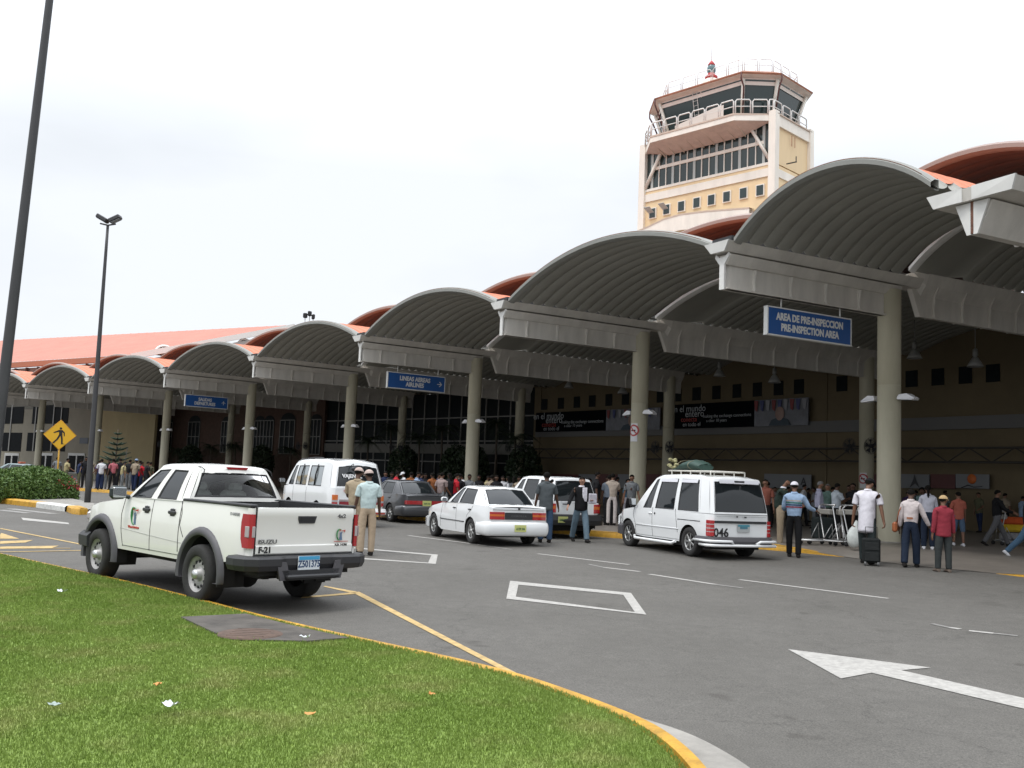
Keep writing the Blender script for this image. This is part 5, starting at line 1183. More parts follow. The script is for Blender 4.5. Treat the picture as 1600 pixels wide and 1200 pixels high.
def lamps3(c,xr,y0,y1,zs,name='tail_lamp',bul=.02,sides=(1,-1)):
    """stacked rear lamp pieces: zs=[(z0,z1,mat)]"""
    for sg in sides:
        par=None
        for (z0,z1,m) in zs:
            mb=MB(); rows=[]
            for z in (z0,z1): rows.append([(xr+.01,sg*y0,z),(xr-bul,sg*(y0+.01),z),(xr-bul,sg*(y1-.05),z),(xr+.01,sg*y1,z),(xr+.10,sg*(y1+.012),z),(xr+.16,sg*(y1+.008),z)])
            mb.grid(rows,0,True,flip=sg>0); mb.add([tuple(v) for v in rows[1]],[tuple(range(6))]); mb.add([tuple(v) for v in rows[0]],[tuple(range(6))])
            o=mb.build(name if par is None else 'lamp_section',m,par or c.root,angle=35); par=par or o
def handles(c,xs,z,m=TRIM,h=.03,wd=.15,ls=(1,-1)):
    for x in xs:
        for sg in ls: mb=MB(); mb.box((x,sg*(c.ys(x,z)+.012),z),(wd,.028,h),ch=.008); mb.build('door_handle',m,c.root)
def mirrors(c,x,y,z,m,sz=(.10,.2,.14)):
    for sg in (1,-1):
        mb=MB(); mb.box((x,sg*y,z),sz,ch=.035); o=mb.build('door_mirror',m,c.root)
        mb=MB(); mb.box((x-sz[0]/2-.003,sg*y,z),(.006,sz[1]*.8,sz[2]*.75)); mb.build('mirror_glass',mat('mirror_face',(.5,.52,.54),.05,metal=.8),o)
def under(c,x0,x1,w_): mb=MB(); mb.box(((x0+x1)/2,0,.28),(x1-x0,w_,.16)); mb.box(((x0+x1)/2,0,.42),(x1-x0-.3,w_*.9,.2)); mb.build('chassis',UND,c.root)
# ============ people carrier (tall van) ============
c=Car('people_carrier',4.83,22.2,112.6)
wf=lin([(-.82,.70),(-.78,.76),(-.70,.80),(-.5,.815),(1,.82),(2.5,.82),(3.0,.79),(3.3,.68),(3.42,.5)])
zt_=lin([(-.82,0.97),(.5,.98),(1.9,.98),(2.45,.98),(3.0,.91),(3.3,.80),(3.42,.66)]); zb_=lin([(-.82,.42),(-.4,.38),(0,.30),(2.9,.30),(3.42,.36)])
shell(c,PAINT2,[-.82,-.80,-.78,-.74,-.70,-.6,0,1,2,2.45,2.6,2.8,3.0,3.15,3.3,3.38,3.42],wf,zt_,zb_,[(0,.32,.38),(2.735,.32,.38)],[(2.4,3.42)],crown=.05,zc=.72,k=.045,caps=(True,True))
posts=[((2.95,0,.98),(1.98,0,1.74)),((2.72,.60,.97),(1.86,.50,1.72)),((2.48,.765,0.97),(1.72,.62,1.71)),((1.62,.79,0.98),(1.46,.65,1.765)),((1.52,.79,0.98),(1.38,.65,1.77)),((.62,.795,0.98),(.60,.66,1.785)),((.52,.795,0.98),(.52,.66,1.785)),((-.42,.79,0.98),(-.25,.66,1.775)),((-.74,.755,0.98),(-.56,.65,1.73)),((-.83,.70,0.98),(-.64,.61,1.735)),((-.85,0,0.98),(-.69,0,1.765))]
cabin(c,PAINT2,posts,['glass','body','glass','body','glass','body','glass','body','body','glass'],[(.7,0,.5),(.5,.6,.2),(0,1,.15),(0,1,.1),(0,1,.1),(0,1,.1),(0,1,.1),(-.3,.9,.1),(-.8,.4,.1),(-1,0,.1)],roofcrown=.05,
  margins={0:((.05,.05),(.03,.06)),2:((.28,.04),(.03,.08)),4:((.04,.04),(.03,.08)),6:((.04,.07),(.03,.08)),9:((.02,.02),(.05,.07))})
lamps3(c,-.83,.70,.795,[(.50,.585,REDL),(.585,.60,CLRL),(.60,.66,REDL),(.66,.68,CLRL),(.68,.745,REDL),(.745,.765,CLRL),(.765,.84,REDL)])
band(c,[(-.79,.70),(-.835,.66),(-.84,0),(-.835,-.66),(-.79,-.70)],[(0,.78),(.015,.785),(.015,.83),(0,.835)],TRIM,'tailgate_trim')
band(c,bow(-.84,.80,.50,.03),[(-.02,.30),(.06,.31),(.08,.40),(.06,.48),(-.02,.49)],GTRIM,'rear_bumper')
bb=None
for z in (.40,.31):
    mb=MB(); P=[(-.35,.90,z)]+[(-.85,.90,z),(-1.0,.80,z),(-1.03,.45,z)]
    P+=([(-1.03,.38,z),(-.98,.30,z-.06)] if z>.35 else [(-1.03,-.45,z)]); 
    if z>.35:
        mb.tube(P,.030,8); mb.tube([(a,-b,e) for a,b,e in P],.030,8)
    else: mb.tube([(-.55,.88,z)]+P[1:3]+[(-1.04,0,z)]+[(a,-b,e) for a,b,e in reversed(P[1:3])]+[(-.55,-.88,z)],.032,8)
    mb.build('nudge_bar',PAINT2,c.root)
for sg in (1,-1): mb=MB(); mb.tube([(2.3,sg*.86,.30),(2.2,sg*.90,.25),(.55,sg*.90,.25),(.45,sg*.86,.30)],.035,8); mb.build('side_step',PAINT2,c.root)
mb=MB()
for sg in (1,-1): mb.tube([(3.2,sg*.72,.30),(3.5,sg*.62,.32),(3.52,sg*.6,.72),(3.40,sg*.55,.80)],.03,8)
mb.tube([(3.52,.6,.6),(3.56,0,.6),(3.52,-.6,.6)],.025,8); mb.build('bull_bar',PAINT2,c.root)
band(c,[(2.95,-.80),(3.3,-.72),(3.47,-.45),(3.5,0),(3.47,.45),(3.3,.72),(2.95,.80)],[(0,.28),(.04,.3),(.04,.5),(0,.55)],GTRIM,'front_bumper')
side_line(c,[(2.42,1.02),(2.45,.8),(2.35,.6),(2.32,.34)]); side_line(c,[(1.57,1.02),(1.55,.34)]); side_line(c,[(.57,1.02),(.50,.75),(.45,.5)]); side_line(c,[(-.45,.80),(.45,.80)],r=.010,m=TRIM,name='side_rail'); side_line(c,[(2.33,.58),(.42,.58)],r=.014,m=PAINT2,name='side_moulding'); side_line(c,[(2.3,.34),(.42,.34)],r=.004)
handles(c,(1.66,),.88,PAINT2); handles(c,(1.44,),.88,TRIM,.05,.03)
mb=MB(); mb.box((-.845,0,.93),(.01,1.30,.004)); mb.build('tailgate_gap',BLK,c.root)
bd=[o for o in bpy.data.objects if o.parent==c.root and o.name.startswith('body')][0]
text('046',.26,BLK,bd,frame((-.837,.52,.57),(0,-1,0),(0,0,1)),off=.004)
plate(c,-.845,-.06,.68,.32,.16,'',mat('plate_grey',(.36,.38,.38),.5),c.root,top=mat('plate_blue2',(.05,.22,.28),.4)); mb=MB(); mb.box((-.85,-.06,.70),(.008,.2,.07)); mb.build('plate_lettering',mat('plate_dull_ink',(.06,.17,.22),.6),c.root)
mb=MB(); mb.lathe([(0,.0),(.018,0),(.018,.02)],axis='X',c=(-.86,.12,.93),n=10); mb.box((-.85,-.1,.92),(.012,.05,.03)); mb.build('tailgate_badge',TRIM,c.root)
for x,sg in ((0,1),(0,-1),(2.735,1),(2.735,-1)): wheel(c,x,sg,.80,.325,.20,'alloy')
mirrors(c,2.38,.90,1.12,TRIM,(.12,.16,.2)); under(c,-.6,3.1,1.3)
# pelmet fringe inside rear and side windows
FR=mat('white_fringe',(.62,.62,.66),.7)
mb=MB()
for j in range(28): y=-.5+j*1.0/27; mb.prism([(-.715,y-.02,1.725),(-.715,y+.02,1.725),(-.728,y+.018,1.655),(-.73,y,1.64),(-.728,y-.018,1.655)],(-.02,0,0))
mb.build('curtain_fringe',FR,c.root)
for (xa,xb) in ((.66,1.36),(-.17,.47)):
    for sg in (1,-1): mb=MB(); mb.box(((xa+xb)/2,sg*.697,1.67),(xb-xa,.012,.075),M=Matrix.Rotation(sg*R(14),4,'X')); mb.build('curtain_fringe',FR,c.root)
mb=MB(); mb.box((-.73,0,1.665),(.03,.28,.10),ch=.01); mb.build('high_brake_lamp',BLK,c.root)
tag(c.root,'white people carrier marked 046 with tubular bumpers and a roof rack','van')
# roof rack is a part; the green bundle on it is a thing
rk=MB()
P=[(1.45,.46,1.905),(-.30,.46,1.905),(-.45,.3,1.905),(-.45,-.3,1.905),(-.30,-.46,1.905),(1.45,-.46,1.905),(1.55,-.3,1.905),(1.55,.3,1.905),(1.45,.46,1.905)]
for dz in (0,): rk.tube([(a,b,e+dz) for a,b,e in P],.016,6)
for x in (-.3,.1,.5,.9,1.3):
    for y in (.46,-.46): rk.tube([(x,y,1.80),(x,y,1.91)],.015,6)
    rk.tube([(x,.46,1.905),(x,-.46,1.905)],.014,6)
for j in range(13): x=-.35+j*.15; rk.box((x,0,1.905),(.05,.8,.012))
rk.build('roof_rack',mat('cream_rack',(.60,.58,.52),.4),c.root)
rm=c.root.matrix_basis if False else Matrix.Translation(c.root.location)@Matrix.Rotation(R(112.6),4,'Z')
bl=empty('roof_bundle',rm@Vector((1.15,0,1.92)),R(112.6)); bl.scale=(.78,.85,.6); mb=MB(); rows=[]
for i in range(13):
    u=i/12; x=-.75+1.5*u; h=.06+.17*math.sin(math.pi*min(1,u*1.15+.12))**.7; wdt=.25+.1*math.sin(math.pi*u)
    rows.append([(x+.02*math.sin(7*t+i),wdt*math.cos(t)*(1+.06*math.sin(5*t+i*2)),h*(1+math.sin(t))*.95+.0*u+.012*math.sin(9*t+3*i)) for t in np.linspace(0,2*math.pi,17)[:-1]])
mb.grid(rows,0,True,close=True); mb.add([tuple(v) for v in rows[0]],[tuple(range(16))]); mb.add([tuple(v) for v in rows[-1]],[tuple(range(16))]); mb.build('cover',mat('green_tarpaulin',(.018,.05,.038),.6,noise=.3,scale=4),bl)
mb=MB()
for x in (-.35,.2): mb.tube([(x,(.36)*math.cos(t),.21*(1+math.sin(t))+.0) for t in np.linspace(0,2*math.pi,17)],.008,4,cap=False)
mb.build('rope',mat('rope',(.3,.27,.18),.8),bl); tag(bl,'dark green tarpaulin bundle roped on the roof rack of the people carrier','luggage')
mb=MB(); mb.X=Matrix.Translation((0,0,0))
for j in range(9): mb.ball((rnd.uniform(-.1,.1),rnd.uniform(-.12,.12),.05+rnd.uniform(0,.22)),(rnd.uniform(.04,.07),.045,.04),8,5)
o=mb.build('wrapped_bundle',mat('yellow_bundle',(.30,.28,.14),.7,noise=.4,scale=14)); o.location=rm@Vector((1.62,.25,1.92)); tag(o,'small pale yellow bundle at the front end of the roof rack','luggage')
# ============ saloon cars ============
def saloon(name,x,y,yaw,paint,L0,L1,wb,W,H,belt,label,cat='car',taxi=None,rimk='alloy',detail=True,arch=.34,wr=.30,redbar=False):
    c=Car(name,x,y,yaw); hw=W/2
    wf=lin([(L0,hw-.16),(L0+.03,hw-.08),(L0+.12,hw-.03),(L0+.35,hw),(1.2,hw),(L1-.7,hw-.02),(L1-.25,hw-.10),(L1-.05,hw-.25),(L1,hw-.4)])
    zt_=lin([(L0,belt+.02),(L0+.05,belt+.05),(-.2,belt+.06),(1.6,belt+.03),(wb-.55,belt+.02),(L1-.6,belt-.10),(L1-.1,belt-.24),(L1,belt-.32)]); zb_=lin([(L0,.30),(L0+.3,.24),(wb+.4,.22),(L1,.28)])
    shell(c,paint,[L0,L0+.02,L0+.05,L0+.12,L0+.2,-.5,-.2,.3,1,1.6,wb-.55,wb,L1-.4,L1-.25,L1-.1,L1-.05,L1],wf,zt_,zb_,[(0,wr,arch),(wb,wr,arch)],[(L0,-.2),(wb-.6,L1)],crown=.03,zc=.58,k=.05)
    b=belt+.05; wsx=wb-.62
    posts=[((wsx+.22,0,b),(1.28,0,H-.03)),((wsx+.02,hw-.26,b),(1.16,hw-.33,H-.045)),((wsx-.13,hw-.09,b-.01),(1.02,hw-.25,H-.055)),((.92,hw-.055,b),(.80,hw-.24,H-.035)),((.86,hw-.055,b),(.75,hw-.24,H-.035)),((-.12,hw-.07,b),(.02,hw-.25,H-.06)),((-.52,hw-.20,b+.01),(-.02,hw-.30,H-.07)),((-.60,0,b+.015),(-.10,0,H-.035))]
    cabin(c,paint,posts,['glass','body','glass','body','glass','body','glass'],[(.7,0,.7),(.5,.5,.4),(0,1,.25),(0,1,.25),(0,1,.25),(-.5,.7,.3),(-.8,0,.6)],roofcrown=.035,margins={0:((.05,.05),(.03,.05)),2:((.14,.02),(.02,.05)),4:((.02,.10),(.02,.05)),6:((.05,.05),(.04,.05))})
    for xx,sg in ((0,1),(0,-1),(wb,1),(wb,-1)): wheel(c,xx,sg,hw-.02,wr,.19,rimk)
    bm=paint
    band(c,bow(L0-.0,hw-.025,.55,.04),[(-.04,.24),(.0,.25),(.03,.30),(.045,.37),(.045,.46),(.03,.53),(.0,.57),(-.04,.585)],bm,'rear_bumper',smooth=True)
    band(c,[(L1-.5,-hw+.02),(L1-.2,-hw+.10),(L1+.0,-hw+.3),(L1+.05,0),(L1,hw-.3),(L1-.2,hw-.10),(L1-.5,hw-.02)],[(-.02,.24),(.04,.26),(.05,.48),(-.02,.52)],bm,'front_bumper')
    side_line(c,[(wb-.62,b-.03),(wb-.55,.6),(wb-.5,.3)],r=.004); side_line(c,[(.89,b-.03),(.88,.28)],r=.004); side_line(c,[(-.10,b-.03),(-.02,.8),(.22,.66),(.30,.3)],r=.004)
    side_line(c,[(wb-.5,.50),(.36,.50)],r=.014,m=TRIM,name='side_moulding'); handles(c,(1.02,.06),b-.12,TRIM)
    mirrors(c,wsx-.18,hw+.02,b+.06,paint,(.09,.17,.12)); under(c,L0+.25,L1-.3,W-.45)
    mb=MB(); mb.box((L0-.003,0,belt-.03),(.012,W-.34,.006)); mb.build('boot_gap',BLK,c.root)
    return c
c=saloon('saloon_car',-.12,23.9,115.6,PAINT2,-.93,3.30,2.465,1.68,1.385,.88,'')
lamps3(c,-.935,.36,.735,[(.625,.70,REDL),(.70,.745,AMB),(.745,.80,REDL)],bul=.012)
mb=MB(); mb.box((-.947,0,.71),(.02,.72,.165),ch=.006); rp_=mb.build('reflector_panel',TRIM,c.root); text('COROLLA',.055,mat('badge_dull',(.08,.08,.08),.4),rp_,frame((-.958,0,.71),(0,-1,0),(0,0,1)),off=.001,sx=1.6,ext=.001)
mb=MB(); mb.box((-.958,0,.88),(.01,.06,.045),ch=.004); mb.build('boot_badge',TRIM,c.root)
plate(c,-1.022,-.02,.43,.30,.16,'A139 246',mat('plate_yellow',(.50,.52,.18),.5),c.root,tm=mat('plate_green',(.05,.12,.05),.5),size=.075)
mb=MB(); mb.box((-.30,0,.985),(.06,.2,.04)); mb.build('high_brake_lamp',mat('lit_brake_lamp',(.9,.03,.02),.4,emit=.6),c.root)
tag(c.root,'small white saloon car with a yellow number plate beside the grey-shirted man','car')
DG=mat('dark_grey_paint',(.045,.047,.052),.3,coat=.6)
c=saloon('saloon_car',-3.15,32.6,121,DG,-1.05,3.45,2.6,1.69,1.385,.87,'')
lamps3(c,-1.055,.12,.76,[(.62,.68,REDL),(.68,.74,REDL)],bul=.012); plate(c,-1.075,0,.66,.31,.17,'A075 318',mat('plate_yellow',(.50,.52,.18),.5),c.root,tm=mat('plate_green',(.05,.12,.05),.5),size=.075)
tag(c.root,'dark grey saloon car parked between the white minibus and the white saloon','car')
BG=mat('grey_green_paint',(.14,.20,.21),.3,coat=.5)
c=saloon('saloon_car',-30.5,62.0,175,BG,-1.0,3.3,2.5,1.7,1.4,.88,''); mb=MB(); mb.box((.5,0,1.45),(.2,.55,.13),ch=.03); mb.build('roof_sign',mat('orange_roof_sign',(.4,.09,.04),.5),c.root)
tag(c.root,'grey-green saloon car with an orange roof sign, behind the flowering hedge','car')
# ============ compact suv ============
c=Car('sport_utility_vehicle',1.50,27.15,117.5)
wf=lin([(-.75,.72),(-.71,.79),(-.6,.825),(0,.835),(2.2,.835),(2.8,.78),(3.05,.6),(3.1,.45)]); zt_=lin([(-.75,.98),(1.9,.98),(2.6,.93),(3.0,.85),(3.1,.75)]); zb_=lin([(-.75,.45),(0,.38),(3.1,.42)])
shell(c,PAINT2,[-.75,-.73,-.71,-.66,-.6,0,.8,1.6,1.9,2.2,2.5,2.8,2.95,3.05,3.1],wf,zt_,zb_,[(0,.35,.41),(2.41,.35,.41)],[(1.9,3.1)],crown=.04,zc=.75,k=.05)
posts=[((2.15,0,.97),(1.45,0,1.62)),((1.98,.62,.96),(1.33,.52,1.60)),((1.82,.765,.98),(1.2,.60,1.58)),((.98,.79,.98),(.90,.62,1.62)),((.92,.79,.98),(.84,.62,1.62)),((.08,.79,.98),(.10,.62,1.62)),((.02,.79,.98),(.04,.62,1.62)),((-.60,.78,.98),(-.42,.60,1.60)),((-.74,.68,.98),(-.58,.55,1.59)),((-.77,0,.98),(-.62,0,1.62))]
cabin(c,PAINT2,posts,['glass','body','glass','body','glass','body','glass','body','glass'],[(.7,0,.6),(.5,.6,.2),(0,1,.15),(0,1,.1),(0,1,.1),(0,1,.1),(0,1,.1),(-.8,.5,.1),(-1,0,.1)],roofcrown=.05,margins={2:((.2,.03),(.03,.07)),8:((.02,.02),(.04,.06)),6:((.03,.12),(.03,.07))})
lamps3(c,-.76,.60,.80,[(.70,.80,REDL),(.80,.88,AMB),(.88,.94,REDL)],bul=.02)
band(c,bow(-.78,.84,.45,.05),[(-.02,.36),(.08,.38),(.10,.50),(.06,.64),(-.02,.66)],TRIM,'rear_bumper')
for xa in (0,2.41):
    for sg in (1,-1):
        mb=MB(); rows=[[(xa+math.cos(t)*ro,sg*yy,.35+math.sin(t)*ro) for (ro,yy) in ((.40,.76),(.405,.85),(.46,.86),(.49,.83))] for t in np.linspace(-.2,math.pi+.2,19)]; mb.grid(rows,0,True,flip=sg<0); mb.build('wheel_arch_flare',TRIM,c.root)
plate(c,-.90,.45,.52,.30,.16,'G038 772',mat('plate_yellow',(.50,.52,.18),.5),c.root,tm=mat('plate_green',(.05,.12,.05),.5),size=.075)
mb=MB(); mb.box((-.80,.34,.93),(.03,.16,.03),ch=.005); mb.build('tailgate_handle',TRIM,c.root)
for x,sg in ((0,1),(0,-1),(2.41,1),(2.41,-1)): wheel(c,x,sg,.83,.345,.22,'alloy')
side_line(c,[(.95,.97),(.94,.5)]); side_line(c,[(.05,.97),(.12,.7),(.3,.55)]); handles(c,(1.08,.2),.86); mirrors(c,1.78,.89,1.05,PAINT2); under(c,-.5,2.9,1.3)
tag(c.root,'white compact off-road car with black rear bumper behind the two men near the second column','car')
# ============ minibus ============
c=Car('minibus',-4.95,29.6,121)
wf=lin([(-1.15,.74),(-1.12,.80),(-1.0,.86),(-.8,.87),(2.9,.87),(3.3,.84),(3.55,.7),(3.62,.55)]); zt_=lin([(-1.15,1.12),(2.6,1.12),(3.2,1.08),(3.5,.95),(3.62,.8)]); zb_=lin([(-1.15,.40),(0,.34),(3.62,.38)])
shell(c,PAINT2,[-1.15,-1.13,-1.10,-1.05,-1,-.8,0,1,2,2.6,2.9,3.2,3.4,3.5,3.62],wf,zt_,zb_,[(0,.34,.39),(2.58,.34,.39)],[(2.6,3.62)],crown=.05,zc=.78,k=.04)
posts=[((3.42,0,1.08),(2.75,0,1.88)),((3.28,.64,1.08),(2.65,.60,1.86)),((3.08,.82,1.12),(2.45,.70,1.82)),((2.25,.84,1.12),(2.12,.71,1.86)),((2.15,.84,1.12),(2.05,.71,1.87)),((1.05,.845,1.12),(1.05,.71,1.89)),((.95,.845,1.12),(.97,.71,1.89)),((-.30,.845,1.12),(-.22,.71,1.89)),((-.98,.83,1.12),(-.75,.70,1.84)),((-1.14,.72,1.12),(-.92,.60,1.82)),((-1.17,0,1.12),(-.98,0,1.90))]
cabin(c,PAINT2,posts,['glass','body','glass','body','glass','body','glass','body','body','glass'],[(.8,0,.4),(.5,.6,.2),(0,1,.1),(0,1,.1),(0,1,.1),(0,1,.1),(0,1,.1),(0,1,.1),(-.8,.5,.1),(-1,0,.15)],roofcrown=.10,margins={2:((.2,.04),(.03,.12)),4:((.06,.06),(.04,.14)),6:((.06,.06),(.04,.14)),9:((.03,.03),(.07,.10))},glasses={4:mat('bright_side_glass',(.30,.33,.34),.05,spec=1,metal=.5),6:mat('bright_side_glass',(.30,.33,.34),.05)})
side_glass=None
for x in (.35,1.6):
    for sg in (1,-1): mb=MB(); mb.tube([(x,sg*.845,1.16),(x-.02,sg*.815,1.5),(x-.02,sg*.735,1.80)],.022,5); mb.build('window_bar',BLK,c.root)
lamps3(c,-1.16,.64,.80,[(.62,.72,REDL),(.72,.78,CLRL),(.78,.93,AMB)],bul=.015)
mb=MB(); mb.box((-1.175,0,.685),(.02,1.20,.11),ch=.005); mb.build('reflector_panel',mat('dark_red_panel',(.22,.01,.02),.25),c.root); mb=MB(); mb.box((-1.175,0,.775),(.02,1.20,.06),ch=.005); mb.build('trim_strip',mat('pinkish_grey',(.33,.28,.28),.4),c.root)
band(c,bow(-1.18,.86,.5,.04),[(-.02,.36),(.06,.38),(.08,.46),(.04,.55),(-.02,.56)],PAINT2,'rear_bumper')
mb=MB(); mb.box((-1.29,-.2,.42),(.03,1.2,.05)); mb.build('step_strip',mat('red_strip',(.35,.05,.03),.5),c.root)
plate(c,-1.185,-.55,.58,.28,.18,'',mat('plate_cream',(.5,.5,.42),.5),c.root)
bd=[o for o in bpy.data.objects if o.parent==c.root and o.name.startswith('cabin')][0]
WV=mat('window_lettering',(.72,.72,.72),.5)
text('VAJEN N.',.15,WV,bd,frame((-1.118,.22,1.48),(0,-1,0),(.25,0,1)),off=.006); text('C.',.15,WV,bd,frame((-1.155,.12,1.30),(0,-1,0),(.25,0,1)),off=.006)
text('COMPACTO TOUR',.085,LRED,bd,frame((-1.188,.12,1.05),(0,-1,0),(0,0,1)),off=.003); text('747',.09,mat('navy_lettering',(.05,.08,.2),.5),bd,frame((-1.188,-.62,1.02),(0,-1,0),(0,0,1)),off=.003)
mb=MB(); mb.tube([(-1.08,.25,1.80),(-1.22,.25,1.84),(-1.28,.25,1.78)],.012,5); mb.ball((-1.30,.22,1.70),(.05,.12,.07),10,6); mb.build('rear_view_mirror',TRIM,c.root)
for x,sg in ((0,1),(0,-1),(2.58,1),(2.58,-1)): wheel(c,x,sg,.85,.33,.2,'steel')
side_line(c,[(2.2,1.1),(2.2,.4)]); side_line(c,[(.98,1.1),(.98,.4)]); mirrors(c,3.0,.98,1.25,TRIM); under(c,-.9,3.3,1.4)
mb=MB(); mb.tube([(2.3,.60,1.96),(1.0,.61,2.01),(.3,.61,2.0),(.25,.62,1.97)],.012,5); mb.build('roof_gutter',TRIM,c.root)
tag(c.root,'white minibus with white lettering on its rear window, behind the two men in caps','minibus')
# ---------------- people ----------------
SKINJ=[]   # objects whose Skin modifier is applied at the end
def skinmesh(name,V,E,Rr,root=0,sub=2,mats=None,parent=None):
    me=bpy.data.meshes.new(name); me.from_pydata([tuple(v) for v in V],E,[]); o=bpy.data.objects.new(name,me); S.collection.objects.link(o)
    md=o.modifiers.new('Skin','SKIN'); md.use_smooth_shade=True; md.branch_smoothing=.3
    sv=me.skin_vertices[0].data
    for i,r in enumerate(Rr): sv[i].radius=(r if hasattr(r,'__len__') else (r,r)); sv[i].use_root=(i==root)
    sb=o.modifiers.new('Sub','SUBSURF'); sb.levels=sub; sb.render_levels=sub
    if mats: me.materials.append(mats)
    SKINJ.append(o)
    if parent: o.parent=parent
    return o
SK={'d':mat('skin_dark',(.085,.042,.026),.5,spec=.35),'m':mat('skin_brown',(.17,.085,.052),.5,spec=.35),'l':mat('skin_tan',(.33,.185,.125),.5,spec=.35)}
HAIR=mat('black_hair',(.008,.007,.006),.9,spec=.08); GHAIR=mat('greying_hair',(.10,.095,.09),.7)
def cloth(nm,c,ns=.18): return mat('cloth_'+nm,c,.85,spec=.12,noise=ns,scale=6,bump=1.0,bscale=11)
def rotv(v,ax,a): return Matrix.Rotation(a,3,ax)@Vector(v)
def person(x,y,yaw,h=1.72,skin='d',top=None,bot=None,sleeve='short',pose=None,hair='short',cap=None,shoe=None,label='',group=None,z=None,build_=1.07,skirt=False,untuck=.0,fingers=True,face=False,name='person',sub=2,shorts=False,extra=None,hairm=None,female=False,longtop=0):
    """local frame: facing +x, left = +y"""
    p=dict(la=(0,8),ra=(0,8),lf=8,rf=8,ll=0,rl=0,lk=0,rk=0,bend=0,head=(0,0),lean=0); p.update(pose or {})
    z0=gh(x,y) if z is None else z; root=empty(name,(x,y,z0),R(yaw)); H=h
    hipz=.525*H; ank=.05*H; sw=(.098 if not female else .086)*H*build_; hw=.052*H
    thigh=.245*H; shin=.235*H
    def legp(side,a,k):
        hip=Vector((0,side*hw,hipz)); kn=hip+Vector((math.sin(R(a))*thigh,side*.008*H,-math.cos(R(a))*thigh)); b=R(a-k); an=kn+Vector((math.sin(b)*shin,0,-math.cos(b)*shin)); return hip,kn,an
    LH,LK,LA=legp(1,p['ll'],p['lk']); RH,RK,RA=legp(-1,p['rl'],p['rk'])
    low=min(LA.z,RA.z)-ank; sh=Vector((0,0,-low))
    LH,LK,LA,RH,RK,RA=[q+sh for q in (LH,LK,LA,RH,RK,RA)]; pel=Vector((0,0,hipz+.01*H))+sh
    B=Matrix.Rotation(R(p['bend']),3,'Y')
    def tb(v): return pel+B@Vector(v)
    waist=tb((.004*H,0,.09*H)); chest=tb((.0,0,.20*H)); uch=tb((-.004*H,0,.262*H)); neckb=tb((-.002*H,0,.295*H)); neckt=neckb+ B@Vector((.010*H,0,.035*H))
    hy,hpz=p['head']; HM=B@Matrix.Rotation(R(hy),3,'Z')@Matrix.Rotation(R(hpz),3,'Y')
    hc=neckt+HM@Vector((.012*H,0,.055*H)); 
    def arm(side,sw_,el,out_):
        s=tb((0,side*sw,.262*H)); fa,oa=sw_; 
        d=B@(Matrix.Rotation(-R(fa),3,'Y')@(Matrix.Rotation(side*R(oa),3,'X')@Vector((0,0,-1)))); e=s+d*.168*H
        in_=out_; d2=B@(Matrix.Rotation(-R(fa+el),3,'Y')@(Matrix.Rotation(side*R(oa-in_),3,'X')@Vector((0,0,-1)))); wv=e+d2*.148*H; return s,e,wv,d2
    LS,LE,LW,LD=arm(1,p['la'],p['lf'],p.get('lin',0)); RS,RE,RW,RD=arm(-1,p['ra'],p['rf'],p.get('rin',0))
    # body: one continuous skin
    V=[pel,waist,chest,uch,neckb,neckt,hc+HM@Vector((.000,0,-.022*H)),hc+HM@Vector((-.004*H,0,.012*H)),hc+HM@Vector((-.006*H,0,.045*H))]
    Rr=[(.050*H,.070*H),(.044*H,.058*H),(.048*H,.068*H),(.038*H,.058*H),(.030*H,.034*H),.029*H,(.040*H,.036*H),(.052*H,.044*H),(.036*H,.032*H)]
    E=[(i,i+1) for i in range(8)]
    def ch(start,pts,rs):
        k=start
        for q,r in zip(pts,rs): V.append(q); Rr.append(r); E.append((k,len(V)-1)); k=len(V)-1
        return k
    def hand(k,wv,d,side,closed):
        side_v=(B@Vector((1,0,0))); perp=(side_v-d*side_v.dot(d)).normalized(); palm=wv+d*.040*H; kk=ch(k,[palm],[(.018*H,.013*H)])
        nrm=d.cross(perp).normalized()*side
        if not fingers: ch(kk,[palm+d*.035*H+nrm*.008*H],[.013*H]); return
        for j,(o,ln) in enumerate(((.018,.042),(.006,.047),(-.006,.044),(-.017,.035))):
            b=palm+perp*o*H+d*.008*H; cu=.35 if not closed else 1.0
            m=b+(d*(1-.3*cu)+nrm*.5*cu).normalized()*ln*.5*H; e=m+(d*(1-.9*cu)+nrm*1.0*cu).normalized()*ln*.5*H
            ch(kk,[b,m,e],[.0052*H,.0048*H,.0040*H])
        tb_=wv+d*.022*H+perp*.014*H; ch(kk,[tb_+perp*.010*H,tb_+perp*.016*H+d*.022*H+nrm*.006*H],[.0060*H,.0050*H])
    for side,(s,e,wv,d) in ((1,(LS,LE,LW,LD)),(-1,(RS,RE,RW,RD))):
        k=ch(3,[s,e,wv],[.024*H,.023*H,.016*H]); hand(k,wv,d,side,p.get('lc' if side>0 else 'rc',0))
    for (a,b,c_) in ((LH,LK,LA),(RH,RK,RA)): ch(0,[a,b,c_],[.044*H,.032*H,.022*H])
    # nose and ears
    nz=hc+HM@Vector((.050*H,0,-.008*H)); V.append(nz); Rr.append(.006*H); E.append((7,len(V)-1))
    for e in (1,-1): V.append(hc+HM@Vector((-.004*H,e*.048*H,-.004*H))); Rr.append((.010*H,.005*H)); E.append((7,len(V)-1))
    body=skinmesh('body',V,E,Rr,0,sub,SK[skin],root)
